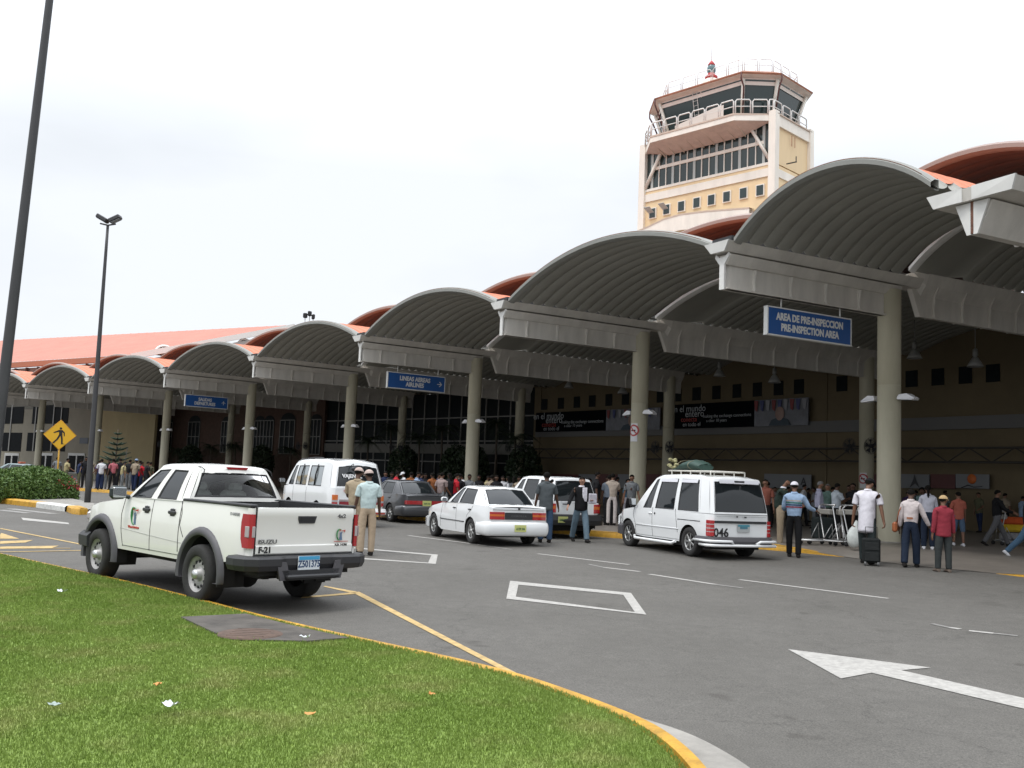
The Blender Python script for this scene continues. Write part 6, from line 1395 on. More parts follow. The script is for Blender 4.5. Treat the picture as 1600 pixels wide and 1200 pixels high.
    # garments
    if top:
        wr={'short':.55,'long':1.0,'none':.12}[sleeve]; g=1.16*build_ if not female else 1.08*build_
        TV=[pel+B@Vector((0,0,(-.015-.085*untuck-longtop)*H)),waist-B@Vector((0,0,.02*H)),chest,uch,neckb+B@Vector((-.004*H,0,.012*H))]; TR=[(.070*H*g,.088*H*g),(.068*H*g,.086*H*g),(.068*H*g,.090*H*g),(.056*H*g,.076*H*g),(.036*H,.046*H)]
        
        if untuck<.4 and not longtop: TR[0]=(.058*H*g,.074*H*g)
        TV.insert(1,TV[0]+B@Vector((0,0,.022*H))); TR.insert(1,TR[0]); TE=[(0,1),(1,2),(2,3),(3,4),(4,5)]
        for (s,e,wv) in ((LS,LE,LW),(RS,RE,RW)):
            k=4; pts=[s]+([e+(wv-e)*.06] if sleeve=='long' else []); rs=[.041*H]+([.034*H] if sleeve=='long' else [])
            if sleeve=='short': pts+=[s.lerp(e,.70),s.lerp(e,.78)]; rs+=[.041*H,.041*H]
            if sleeve=='none': pts=[s.lerp(e,.1)]; rs=[.036*H]
            if sleeve=='long': pts.append(wv-(wv-e)*.03); rs.append(.025*H)
            for q,r in zip(pts,rs): TV.append(q); TR.append(r); TE.append((k,len(TV)-1)); k=len(TV)-1
        t_=skinmesh('top',TV,TE,TR,0,sub,top,root)
        mb=MB(); c0=neckb+B@Vector((.0,0,.006*H)); rows=[]
        for t in np.linspace(0,2*math.pi,13)[:-1]: rows.append([c0+B@Vector((.044*H*math.cos(t),.050*H*math.sin(t),-.006*H)),c0+B@Vector((.036*H*math.cos(t)+.002*H,.040*H*math.sin(t),.016*H))])
        mb.grid(rows+[rows[0]],0,True); col=mb.build('collar',p.get('collar_m') or top,root)
    if bot:
        fl=p.get('flare',1.0); BV=[pel+B@Vector((0,0,.075*H)),pel-Vector((0,0,.005*H))]; BR=[(.068*H*build_,.082*H*build_),(.072*H*build_,.086*H*build_)]; BV.insert(1,BV[0]-Vector((0,0,.018*H))); BR.insert(1,BR[0]); BE=[(0,1),(1,2)]
        if skirt:
            mb=MB(); rows=[]; hem=(LK+RK)/2-Vector((0,0,.02*H)); 
            for f in (0,.3,.6,1): c0=pel.lerp(hem,f); rows.append([(c0.x+(.085+.03*f)*H*math.cos(t),c0.y+(.10+.03*f)*H*math.sin(t),c0.z+.05*H*(1-f)) for t in np.linspace(0,2*math.pi,21)[:-1]])
            mb.grid(rows,0,True,close=True,flip=True); mb.build('skirt',bot,root)
        else:
            for (a,b,c_) in ((LH,LK,LA),(RH,RK,RA)):
                k=2; an=c_-Vector((0,0,.012*H)) if not shorts else b+(c_-b)*.12
                for q,r in ((a-Vector((0,0,.02*H)),.062*H),(b,.047*H*fl),(b.lerp(c_,.5) if not shorts else b+(c_-b)*.06,.043*H*fl),(b.lerp(an,.90),.041*H*fl),(an,.041*H*fl)):
                    BV.append(q); BR.append(r); BE.append((k,len(BV)-1)); k=len(BV)-1
            skinmesh('trousers',BV,BE,BR,0,sub,bot,root)
    sm=shoe or cloth('black_leather',(.018,.016,.015),.1)
    for (b,c_,a) in ((LK,LA,p['ll']-p['lk']),(RK,RA,p['rl']-p['rk'])):
        mb=MB(); A=Matrix.Rotation(-R(min(a,8)),4,'Y') if a<-12 else Matrix.Identity(4)
        rot=Matrix.Translation(c_)@(Matrix.Rotation(R(min(45,-a-8)),4,'Y') if a<-14 else (Matrix.Rotation(-R(min(20,a*.5)),4,'Y') if a>14 else Matrix.Identity(4)))
        mb.X=rot; rows=[]
        for u,zz,wd,ht in ((-.30,0,.020,.03),(-.26,0,.024,.045),(0,0,.028,.06),(.45,0,.031,.042),(.85,0,.027,.030),(1.0,0,.015,.018)):
            xx=u*.105*H; rows.append([(xx,wd*H*math.cos(t)*1.0,-ank+.0*H+ht*H*.5+ht*H*.5*math.sin(t)) for t in np.linspace(0,2*math.pi,11)[:-1]])
        mb.grid(rows,0,True,close=True,flip=True); mb.add(rows[0],[tuple(range(10))]); mb.add(rows[-1],[tuple(range(10))]); mb.build('shoe',sm,root)
    Hm=Matrix.Translation(hc)@HM.to_4x4(); hm_=hairm or HAIR
    if hair!='bald' and not cap=='full':
        mb=MB(); mb.X=Hm; rows=[]; ex=1.0 if hair!='big' else 1.2
        for i in range(9):
            row=[]
            for t in np.linspace(0,2*math.pi,19)[:-1]:
                fr_=(1+math.cos(t))/2; low=(-.62)*(1-fr_)**1.2+.52*fr_**1.5       # fringe high at the front, low at the nape
                if hair in('long','big'): low=-.75*(1-fr_)**.8+.45*fr_**2.2
                ph=math.pi/2-(math.pi/2-low)*i/8
                row.append((-.006*H+.0555*H*ex*math.cos(ph)*math.cos(t),.0475*H*ex*math.cos(ph)*math.sin(t),.012*H+.052*H*ex*math.sin(ph)))
            rows.append(row)
        mb.grid(rows,0,True,close=True)
        if hair=='long':
            rws=[[(-.030*H+.030*H*math.cos(t)-.004*H*k,.052*H*math.sin(t)*(1-.05*k),.0-.022*H*k) for t in np.linspace(0,2*math.pi,13)[:-1]] for k in range(6)]; mb.grid(rws,0,True,close=True); mb.add(rws[-1],[tuple(range(12))])
        if hair=='tail': mb.tube([(-.055*H,0,.01*H),(-.078*H,0,-.02*H),(-.080*H,0,-.08*H),(-.068*H,0,-.14*H)],[.014*H,.02*H,.018*H,.006*H],8)
        if hair=='bun': mb.ball((-.07*H,0,.01*H),.024*H)
        mb.build('hair',hm_,root)
    if cap:
        cm,bm=cap if isinstance(cap,tuple) else (cap,cap); mb=MB(); mb.X=Hm; rows=[]
        for i in range(7):
            ph=math.pi/2*i/6; rows.append([(-.006*H+.060*H*math.cos(ph)*math.cos(t),.054*H*math.cos(ph)*math.sin(t),.018*H+.052*H*math.sin(ph)) for t in np.linspace(0,2*math.pi,19)[:-1]])
        mb.grid(rows,0,True,close=True,flip=True); cp=mb.build('cap',cm,root)
        mb=MB(); mb.X=Hm; rows=[]
        brim=p.get('brim',1)
        if brim=='all': rows=[[(-.006*H+r*H*math.cos(t),r*H*.95*math.sin(t),.020*H-.010*H*(r-.05)/.05) for t in np.linspace(0,2*math.pi,25)] for r in (.055,.075,.10)]
        else: rows=[[(.0*H+(.050+.05*k)*H*math.cos(t)*1.0*brim,.047*H*math.sin(t),.020*H-.006*H*k*2) for t in np.linspace(-1.25,1.25,9)] for k in (0,.5,1)]
        mb.grid(rows,0,True); mb.build('brim',bm,cp)
    if face:
        for e in (1,-1): mb=MB(); mb.X=Hm; mb.ball((.0465*H,e*.018*H,.010*H),.0058*H,8,5); mb.build('eye',BLK,root)
        mb=MB(); mb.X=Hm; mb.box((.046*H,0,-.030*H),(.006*H,.024*H,.0045*H)); mb.build('mouth',mat('lips',(.16,.05,.04),.5),root)
        for e in (1,-1): mb=MB(); mb.X=Hm; mb.box((.048*H,e*.018*H,.020*H),(.004*H,.018*H,.004*H)); mb.build('eyebrow',HAIR,root)
    pts=dict(LW=LW,RW=RW,LS=LS,RS=RS,neck=neckb,chest=chest,waist=waist,pel=pel,hc=hc,LD=LD,RD=RD)
    root_m=Matrix.Translation(root.location)@Matrix.Rotation(R(yaw),4,'Z')
    tag(root,label,'person',group); return root,pts,root_m
def pp_(x,y,dz=0): q=gp(x,y,dz); return q
PV=lambda x,y: .148*flushf(x,y)+.008     # pavement height above the road
def pav(x,y):
    q=gp(x,y,.15); q=gp(x,y,PV(q.x,q.y)); return q,gh(q.x,q.y)+PV(q.x,q.y)
def face_to(q,tx,ty): return math.degrees(math.atan2(ty-q.y,tx-q.x))
AW=lambda q: math.degrees(math.atan2(q.y,q.x))      # facing away from the camera
KH=cloth('khaki',(.36,.29,.20)); KHT=cloth('khaki_trousers',(.40,.31,.22)); MINT=cloth('mint_shirt',(.47,.57,.56)); DEN=cloth('denim',(.045,.075,.13)); DEND=cloth('dark_denim',(.018,.026,.045)); GT=cloth('grey_tee',(.075,.085,.09)); BK=cloth('black',(.012,.012,.013)); WH=cloth('white',(.62,.60,.64)); LB=cloth('light_blue',(.28,.38,.52)); BG_=cloth('beige',(.38,.32,.27)); RD=cloth('dark_red',(.25,.035,.05)); CO=cloth('coral',(.34,.10,.07)); GR=cloth('grey_trousers',(.10,.10,.105)); LAV=cloth('lavender_shirt',(.30,.30,.38)); CAPB=cloth('beige_cap',(.48,.38,.34)); STR_=cloth('straw',(.48,.34,.18)); TAN=cloth('tan_trousers',(.26,.21,.15)); WSH=cloth('white_shoe',(.6,.6,.62))
# two men behind the pickup
q=gp(553,866); person(q.x-.05,q.y+.25,AW(q)-14,1.78,'d',KH,KHT,'short',dict(la=(22,6),lf=62,lin=25,ra=(20,6),rf=70,rin=28,head=(-12,14)),cap=CAPB,label='man in khaki uniform and pale cap standing behind the pickup, left of the pair')
q=gp(567,868); r_,pt,rm_=person(q.x+.05,q.y,AW(q)+8,1.74,'d',MINT,KHT,'short',dict(la=(4,9),ra=(2,7),rf=14,head=(20,10)),cap=CAPB,label='man in a mint green shirt and pale cap standing behind the pickup tailgate')
# grey shirt man, woman at car, man with arm in sling style shirt
q=gp(851,848); person(q.x,q.y,AW(q)+6,1.80,'d',GT,DEN,'short',dict(la=(6,8),lf=8,ra=(12,14),rf=10,flare=1.05,ll=2,rl=-2),untuck=1,label='man in a grey T-shirt and jeans seen from behind beside the white saloon')
q=gp(826,845,0); q2=Vector((q.x+.55,q.y+1.3,0)); person(q2.x,q2.y,-25,1.62,'m',LB,DEND,'short',dict(bend=6,la=(20,8),lf=50),hair='bun',female=True,label='woman in a pale blue top behind the white saloon, facing the grey-shirted man',z=gh(q2.x,q2.y))
q=gp(906,847); r_,pt,rm_=person(q.x,q.y,AW(q)+200,1.74,'l',BK,cloth('faded_denim',(.12,.17,.21)),'long',dict(ll=17,lk=2,rl=-20,rk=6,la=(12,12),lf=78,lin=30,ra=(10,26),rf=30,head=(-6,0),collar_m=WH,flare=1.1),untuck=.6,face=True,label='man in a black jacket and faded jeans walking towards the camera past the white cars')
mb=MB(); mb.box(pt['chest']+Vector((.115,.05,-.03)),(.03,.13,.36),ch=.01); o=mb.build('shirt_front',WH,r_)
mb=MB(); mb.box(pt['LW']+Vector((.05,.02,.05)),(.06,.22,.26),ch=.02); o=mb.build('parcel',cloth('pale_paper',(.40,.38,.42))); o.matrix_world=rm_; tag(o,'pale parcel held in the arm of the man in the black jacket','parcel')
q,zz=pav(955,821); person(q.x,q.y,AW(q)+5,1.76,'m',BG_,cloth('cream_trousers',(.52,.47,.45)),'short',dict(la=(30,10),lf=60,ra=(30,10),rf=60),z=zz,label='man in a beige shirt and cream trousers on the pavement left of the second column')
q,zz=pav(940,822); person(q.x+.3,q.y+.9,AW(q)-10,1.70,'d',cloth('slate',(.12,.14,.17)),BK,'short',dict(),z=zz,label='man in a slate shirt left of the man in cream trousers')
q,zz=pav(972,822); person(q.x+.3,q.y+.8,AW(q)+160,1.60,'m',cloth('teal',(.03,.10,.16)),cloth('grey_skirt',(.28,.27,.3)),'short',dict(la=(60,10),lf=50),z=zz,hair='long',female=True,skirt=True,label='woman in a teal top and grey skirt just left of the second column')
# around the people carrier
q=gp(1240,871); r_,pt,rm_=person(q.x,q.y,AW(q)-4,1.76,'m',LB,BK,'long',dict(la=(10,10),lf=70,lin=10,ra=(14,26),rf=60,rin=-6,ll=7,rl=-6,head=(8,6)),cap=(WH,mat('maroon_brim',(.15,.02,.04),.7)),build_=1.08,label='man in a light blue striped shirt, black trousers and white cap behind the people carrier')
for j,(cm) in enumerate((RD,cloth('navy_stripe',(.03,.06,.12)),cloth('green_stripe',(.04,.14,.10)),BG_)):
    c0=pt['waist'].lerp(pt['chest'],.25+.25*j); mb=MB(); rows=[]
    rr=[[(c0.x+.150*math.cos(t),c0.y+.195*math.sin(t),c0.z+zz_) for t in np.linspace(math.pi-1.2,math.pi+1.2,15)] for zz_ in (-.013,.013)]; mb.grid(rr,0,True); mb.build('shirt_stripe',cm,r_)
q=gp(1217,857,.02); person(q.x+.12,q.y+.35,-12,1.84,'m',cloth('black_green',(.02,.03,.025)),TAN,'short',dict(bend=8,head=(0,22),la=(28,8),lf=60,ra=(30,6),rf=55,collar_m=WH),hair='bald',z=gh(q.x,q.y)+.05,build_=1.12,label='balding man in a dark jumper and tan trousers looking down behind the people carrier',face=True)
q,zz=pav(1195,838); person(q.x,q.y,AW(q)+170,1.72,'m',cloth('brick_top',(.2,.07,.05)),BK,'short',dict(),z=zz,label='man in a brick red top mostly hidden behind the people carrier')
q,zz=pav(1279,843); person(q.x,q.y,-20,1.72,'m',LAV,BK,'long',dict(la=(10,6),lf=20,head=(0,8)),z=zz,hairm=GHAIR,label='man in a lavender shirt and dark tie standing by the luggage trolleys')
q,zz=pav(1293,838); person(q.x,q.y,AW(q)+170,1.68,'m',cloth('striped_green',(.10,.16,.14),.5),BK,'short',dict(la=(10,8)),z=zz,hairm=GHAIR,label='man in a green striped shirt between the lavender-shirted man and the folded arms')
q,zz=pav(1306,841); person(q.x,q.y,10,1.70,'d',cloth('pale_shirt',(.42,.46,.50)),BK,'short',dict(la=(30,8),lf=80,lin=40,ra=(30,8),rf=80,rin=40,head=(10,10)),z=zz,label='man in a pale shirt with folded arms behind the luggage trolleys')
q,zz=pav(1333,840); person(q.x,q.y,AW(q)+150,1.74,'d',BK,BK,'long',dict(),z=zz,label='man all in black left of the nearest front column')
q,zz=pav(1322,836); person(q.x+.4,q.y+.9,AW(q)+190,1.70,'d',cloth('brown_jumper',(.09,.06,.04)),BK,'long',dict(),z=zz,label='person in a dark brown jumper behind the luggage trolleys')
q=gp(1347,881); r_,pt,rm_=person(q.x+.1,q.y,AW(q)-14,1.92,'m',WH,cloth('charcoal',(.035,.045,.045)),'short',dict(bend=7,la=(4,8),lf=6,ra=(-2,12),rf=6,rc=1,lc=1,ll=9,rl=-7,rk=4,head=(-26,16)),cap=BK,untuck=1,longtop=.09,build_=1.22,label='man in a long white T-shirt and black cap wheeling a black suitcase')
# suitcase & bag
lw=rm_@pt['LW']; rw=rm_@pt['RW']
sq=gp(1361,884); sc_=empty('suitcase',(sq.x,sq.y,gh(sq.x,sq.y)),R(AW(sq)+8)); mb=MB(); mb.box((0,0,.33),(.22,.36,.52),ch=.035); mb.build('case_body',cloth('case_black',(.018,.02,.02)),sc_)
for (a_,b_,n_) in (((-.115,0,.42),(.015,.28,.16),'front_pocket'),((-.115,0,.20),(.015,.28,.18),'front_pocket')): mb=MB(); mb.box(a_,b_,ch=.006); mb.build(n_,cloth('case_black2',(.026,.028,.028)),sc_)
mb=MB()
mb.tube([(0,.12,.59),(0,.12,.82),(0,-.12,.82),(0,-.12,.59)],.010,6); mb.build('pull_handle',DARK,sc_)
for e in (-1,1): mb=MB(); mb.lathe([(0,-.02),(.045,-.02),(.045,.02),(0,.02)],axis='Y',c=(-.08,e*.13,.05),n=14); mb.build('castor',mat('castor_grey',(.12,.12,.12),.5),sc_)
tag(sc_,'black wheeled suitcase pulled by the man in the long white T-shirt','suitcase')
bq=gp(1331,866); mb=MB(); rows=[]
for k,(zz_,wd,dp,sh_) in enumerate(((.06,.02,.02,0),(.09,.12,.07,0),(.20,.19,.12,0),(.36,.20,.13,0),(.50,.15,.09,.02),(.62,.09,.05,.05),(.78,.03,.02,.10))):
    rows.append([(dp*math.cos(t)*(1+.1*math.sin(4*t+k)),wd*math.sin(t)*(1+.1*math.cos(3*t+k*2))-sh_,zz_+.02*math.sin(5*t)) for t in np.linspace(0,2*math.pi,17)[:-1]])
mb.grid(rows,0,True,close=True,flip=True); bag=mb.build('carrier_bag',mat('white_plastic',(.55,.58,.56),.4,noise=.15,scale=8)); bag.location=(bq.x,bq.y-.1,gh(bq.x,bq.y)+.12); bag.rotation_euler.z=R(AW(bq)); bag.scale=(.8,.8,.92); tag(bag,'bulging white plastic bag carried by the man in the long white T-shirt','bag')
q=gp(1423,886.5); r_,pt,rm_=person(q.x,q.y,AW(q)-8,1.70,'d',cloth('cream_blouse',(.56,.50,.49)),DEND,'long',dict(la=(4,9),lf=10,ra=(10,22),rf=12,ll=-8,lk=10,rl=7,head=(0,14),flare=1.12),hair='short',female=True,build_=1.05,label='woman in a cream blouse and dark jeans with an orange-brown shoulder bag')
mb=MB(); a_=pt['LS']+Vector((0,-.02,.05)); b_=pt['LS']+Vector((-.02,.13,-.42)); mb.tube([a_,a_.lerp(b_,.5)+Vector((-.06,.02,0)),b_],.012,5); mb.tube([a_,a_.lerp(b_,.5)+Vector((.07,.02,0)),b_+Vector((.1,0,0))],.012,5); mb.box(b_+Vector((.03,.03,-.10)),(.26,.10,.22),ch=.035); o=mb.build('shoulder_bag',mat('tan_leather',(.30,.09,.03),.45,noise=.2,scale=8)); o.matrix_world=rm_; tag(o,'orange-brown leather shoulder bag on the woman in the cream blouse','bag')
mb=MB(); mb.box(pt['waist']+Vector((-.155,0,-.02)),(.01,.12,.04)); mb.build('belt_patch',mat('tan_leather2',(.28,.10,.04),.5),r_)
q,zz=pav(1450,858); person(q.x,q.y,AW(q)+4,1.68,'d',cloth('grey_white',(.46,.46,.52)),DEND,'long',dict(la=(14,10),ra=(14,10),lf=30,rf=30,flare=1.08),hair='tail',female=True,shoe=WSH,z=zz,label='woman with a long dark ponytail in a white top walking away')
q=gp(1474,894); person(q.x,q.y,AW(q)+28,1.58,'m',RD,cloth('dark_grey_trs',(.04,.045,.045)),'long',dict(la=(0,5),ra=(0,8),head=(-60,4),ll=3,rl=-3,brim=1),cap=STR_,untuck=.9,shoe=mat('brown_shoe',(.12,.09,.07),.8),label='boy in a dark red shirt, dark trousers and straw-coloured cap facing away')
q,zz=pav(1498,853); person(q.x,q.y,AW(q)+18,1.58,'m',CO,cloth('blue_shorts',(.07,.11,.17)),'short',dict(la=(12,12),ra=(10,8),ll=10,rl=-8),shorts=True,female=True,shoe=WSH,z=zz,untuck=.6,label='woman in a coral top and blue cropped trousers behind the boy in red')
q,zz=pav(1558,853); r_,pt,rm_=person(q.x,q.y,-8,1.76,'m',BK,GR,'long',dict(ll=26,lk=4,rl=-24,rk=10,la=(40,6),lf=38,ra=(30,6),rf=40,head=(0,2)),z=zz,label='man in a black jumper and grey trousers striding right with a trolley',face=True)
q=gp(1600,879); person(q.x+.12,q.y,-20,1.74,'m',BK,cloth('blue_jeans',(.06,.11,.17)),'long',dict(ll=22,lk=4,rl=-30,rk=16,la=(20,6),lf=30),shoe=WSH,label='person in blue jeans and white trainers at the right edge of the picture',z=gh(q.x,q.y)+.05)
q,zz=pav(1468,850); person(q.x,q.y+1.2,AW(q)+170,1.66,'d',cloth('grey_teal',(.12,.17,.17)),BK,'short',dict(),z=zz,label='person in a grey-teal top partly hidden behind the boy in red',hair='big',female=True)
# ---- crowds
CP=[('white',(.56,.56,.58)),('pink',(.40,.12,.14)),('khaki_y',(.36,.31,.17)),('tan_c',(.28,.23,.17)),('navy',(.02,.03,.07)),('black_c',(.015,.015,.017)),('red_c',(.40,.02,.03)),('plaid',(.26,.20,.19)),('sky',(.22,.30,.42)),('purple',(.08,.05,.13)),('olive',(.10,.10,.06)),('orange_b',(.22,.08,.03)),('grey_c',(.16,.17,.18))]
CPM={n:cloth('crowd_'+n,c,.3) for n,c in CP}
word={'white':'white','pink':'pink','khaki_y':'yellowish khaki','tan_c':'tan','navy':'navy','black_c':'black','red_c':'bright red','plaid':'checked','sky':'light blue','purple':'purple','olive':'olive','orange_b':'rust','grey_c':'grey'}
far_left=[(118,762,'navy'),(127,763,'black_c'),(137,763,'tan_c'),(151,764,'purple'),(158,765,'white'),(167,764,'black_c'),(175,766,'pink'),(182,765,'black_c'),(190,767,'khaki_y'),(197,765,'black_c'),(205,767,'tan_c'),(212,766,'navy'),(219,767,'red_c'),(100,760,'khaki_y'),(82,758,'grey_c'),(226,768,'black_c'),(233,768,'olive')]
used={}
for i,(x,y,cn) in enumerate(far_left):
    q=gp(x,y,.15); q.y+=rnd.uniform(-.4,.4); k=used.get(cn,0); used[cn]=k+1
    wh=['leftmost in that colour','second from the left in that colour','third from the left in that colour','fourth from the left in that colour','fifth from the left in that colour'][min(k,4)]
    person(q.x,q.y,AW(q)+rnd.choice([0,20,-30,180,90,-70]),rnd.uniform(1.62,1.82),rnd.choice('dmd'),CPM[cn],CPM[rnd.choice(['navy','black_c','grey_c','olive'])],'short',dict(ll=rnd.uniform(0,8),rl=rnd.uniform(-8,2),bend=rnd.uniform(0,5),la=(rnd.uniform(-5,25),8),lf=rnd.uniform(5,60),ra=(rnd.uniform(-5,25),8),rf=rnd.uniform(5,50)),label='person in a %s shirt, far left group, %s'%(word[cn],wh),group='people waiting on the far left pavement',z=gh(q.x,q.y)+.15,fingers=False,sub=1,untuck=rnd.random(),cap=CPM['sky'] if i==10 else None)
mid=[(612,750,'black_c'),(618,752,'red_c',0),(631,754,'white'),(642,753,'orange_b'),(650,755,'sky'),(657,750,'navy'),(664,756,'black_c'),(676,750,'orange_b'),(683,752,'navy'),(690,742,'plaid'),(703,748,'black_c'),(712,741,'red_c'),(717,750,'black_c'),(724,750,'white'),(733,753,'grey_c'),(760,752,'khaki_y'),(768,756,'tan_c'),(776,752,'black_c'),(786,754,'white'),(795,756,'grey_c'),(803,753,'black_c'),(811,749,'tan_c'),(823,752,'navy'),(835,750,'black_c'),(602,754,'navy'),(748,754,'black_c')]
used={}
for i,it in enumerate(mid):
    x,yh,cn=it[:3]; D=rnd.uniform(34,39) if yh>748 else rnd.uniform(32,35); d=ray(x,yh+2); t_=D/d[1]; gx,gy=d[0]*t_,d[1]*t_; zg=gh(gx,gy)+.15; hh=(CH+d[2]*t_-zg)
    hh=min(1.86,max(1.56,hh)); k=used.get(cn,0); used[cn]=k+1
    wh=['leftmost in that colour','second from the left in that colour','third from the left in that colour','fourth from the left in that colour','fifth from the left in that colour','sixth in that colour','seventh in that colour'][min(k,6)]
    person(gx,gy,AW(Vector((gx,gy,0)))+rnd.choice([0,25,-30,180,100,-80]),hh,rnd.choice('dmd'),CPM[cn],CPM[rnd.choice(['navy','black_c','grey_c','tan_c'])],rnd.choice(['short','short','long']),dict(ll=rnd.uniform(0,8),rl=rnd.uniform(-8,2),bend=rnd.uniform(0,5),la=(rnd.uniform(-5,25),8),lf=rnd.uniform(5,60),ra=(rnd.uniform(-5,25),8),rf=rnd.uniform(5,50),head=(rnd.uniform(-30,30),rnd.uniform(0,15))),label='person in a %s top beyond the cars, %s'%(word[cn],wh),group='people crowding the pavement beyond the cars',z=zg,fingers=False,sub=1,untuck=rnd.random(),hair=rnd.choice(['short','short','long','bun']),cap=CPM['white'] if i==2 else None)
deep=[(930,820),(985,822),(1040,815),(1060,812),(1090,812),(1170,816),(1255,822),(1345,818),(1372,822),(1405,820),(1432,824),(1462,822),(1520,826),(1590,822),(870,805),(890,802),(905,806),(850,800),(920,812),(948,810),(962,806),(978,812),(1000,806),(1030,806),(1200,824),(1210,818),(1230,822),(1262,816),(1272,826),(1286,818),(1300,824),(1328,822),(1338,828),(1358,826),(1368,816),(1418,826),(1446,830),(1476,828),(1500,822),(1530,832),(1570,834),(1598,836)]
for i,(x,y) in enumerate(deep):
    q=gp(x,y,.15); cn=['black_c','grey_c','navy','olive','tan_c','sky','white','plaid','purple'][i%9]
    lw_={0:'left',1:'right'}[1 if x>1100 else 0]
    person(q.x,q.y,rnd.uniform(0,360),rnd.uniform(1.6,1.8),rnd.choice('dm'),CPM[cn],CPM[rnd.choice(['navy','black_c','grey_c'])],'short',dict(ll=rnd.uniform(0,12),rl=rnd.uniform(-12,0),la=(rnd.uniform(-5,35),8),lf=rnd.uniform(5,70),head=(rnd.uniform(-30,30),5)),label='shaded person in a %s top deep in the walkway, %s'%(word[cn],['left of the second column' if x<985 else 'behind the people carrier' if x<1200 else 'left of the nearest column' if x<1390 else 'right of the nearest column'][0]),group='people deep in the shaded walkway',z=gh(q.x,q.y)+.15,fingers=False,sub=1,untuck=rnd.random())
# ---------------- street furniture ----------------
PM_=mat('lamp_post_paint',(.040,.040,.042),.5,noise=.15,scale=3)
b=Vector(gp(-29,886)); topv=Vector((b.x+.42,b.y,15)); r_=empty('lamp_post',b); mb=MB(); pts=[Vector((0,0,0)).lerp(topv-b,f) for f in np.linspace(0,1,14)]; mb.tube(pts,[.095-.055*f for f in np.linspace(0,1,14)],16); mb.build('pole',PM_,r_)
mb=MB(); mb.lathe([(.17,0),(.17,.03),(.12,.05),(.115,.4)],n=16); mb.build('base',PM_,r_)
for e in (-1,1): mb=MB(); mb.box(topv-b+Vector((e*.3,0,.2)),(.5,.35,.15),M=Matrix.Rotation(e*.5,4,'Y'),ch=.03); mb.build('lamp_head',PM_,r_)
tag(r_,'tall dark lamp post leaning out of the top of the picture at the left edge','lamp post')
b=Vector(gp(136,791)); zt2_=hgt_=None
def z_at(b,x,y): d=ray(x,y); t_=b.y/d[1]; return CH+d[2]*t_, d[0]*t_
zt2_,xt2_=z_at(b,168.5,352)
r_=empty('lamp_post',b); mb=MB(); tv=Vector((xt2_-b.x,0,zt2_-b.z)); mb.tube([tv*f for f in np.linspace(0,1,12)],[.115-.065*f for f in np.linspace(0,1,12)],14); mb.build('pole',PM_,r_)
for e in (-1,1):
    mb=MB(); M=Matrix.Translation(tv+Vector((e*.16+.02,0,.10)))@Matrix.Rotation(R(-28*e),4,'Y'); mb.X=M; mb.box((e*.14,0,.10),(.46,.34,.16),ch=.03); mb.build('lamp_head',PM_,r_)
    mb=MB(); mb.X=M; mb.box((e*.14,-.0,.012),(.36,.26,.02)); mb.build('lamp_glass',mat('lamp_lens',(.25,.27,.28),.15),r_)
mb=MB(); mb.tube([tv+Vector((-.3,0,.06)),tv+Vector((0,0,0)),tv+Vector((.3,0,.06))],.03,6); mb.build('bracket',PM_,r_)
tag(r_,'slender dark lamp post with two angled floodlight heads, right of the crossing sign','lamp post')
# crossing sign
b=Vector(gp(87,781)); r_=empty('crossing_sign',b); zc_,xc_=z_at(b,93.5,679.5); sx_=xc_-b.x
YS=mat('sign_yellow',(.72,.40,.015),.45); fy=math.atan2(-b.y,-b.x); fd=Vector((math.cos(fy+.1),math.sin(fy+.1),0)); xa=Vector((-fd.y,fd.x,0))
mb=MB(); mb.tube([(0,0,0),(sx_*.9,0,zc_-b.z+.2)],.035,8); mb.build('post',mat('post_yellow',(.55,.30,.03),.5),r_)
M=frame(Vector((sx_,0,zc_-b.z))+fd*.05,xa if xa.cross(Vector((0,0,1))).dot(fd)>0 else -xa,(0,0,1)); s_=.645
mb=MB(); mb.X=M; mb.prism([(s_,0,0),(0,s_,0),(-s_,0,0),(0,-s_,0)],(0,0,.02)); pl_=mb.build('panel',YS,r_)
mb=MB(); mb.X=M@Matrix.Translation((0,0,.021))
k_=.58
fig=[[(-.03,.31),(.05,.32),(.07,.26),(.03,.22),(-.03,.24)],[(-.05,.21),(.08,.21),(.09,.02),(-.04,.0)],[(-.05,.21),(-.26,.10),(-.25,.06),(-.03,.13)],[(.08,.21),(.18,.10),(.19,-.05),(.15,-.05),(.13,.08),(.06,.13)],[(-.04,.02),(.04,.0),(-.06,-.20),(-.22,-.38),(-.27,-.33),(-.12,-.17)],[(.01,.02),(.09,.02),(.12,-.18),(.13,-.36),(.22,-.38),(.07,-.40),(.05,-.18)]]
for pg in fig: mb.prism([(a*1.0,b_*1.0,0) for a,b_ in pg][::-1],(0,0,.004))
mb.build('walking_figure',BLK,pl_)
mb=MB(); mb.X=M; e=.035
for i in range(4):
    P=[(s_,0),(0,s_),(-s_,0),(0,-s_)]; a,b_=P[i],P[(i+1)%4]; mb.tube([(a[0]*.97,a[1]*.97,.02),(b_[0]*.97,b_[1]*.97,.02)],.008,4)
mb.build('border_line',mat('sign_orange',(.6,.25,.01),.5),pl_)
tag(r_,'yellow diamond pedestrian crossing sign on a yellow post beside the hedge','traffic sign')
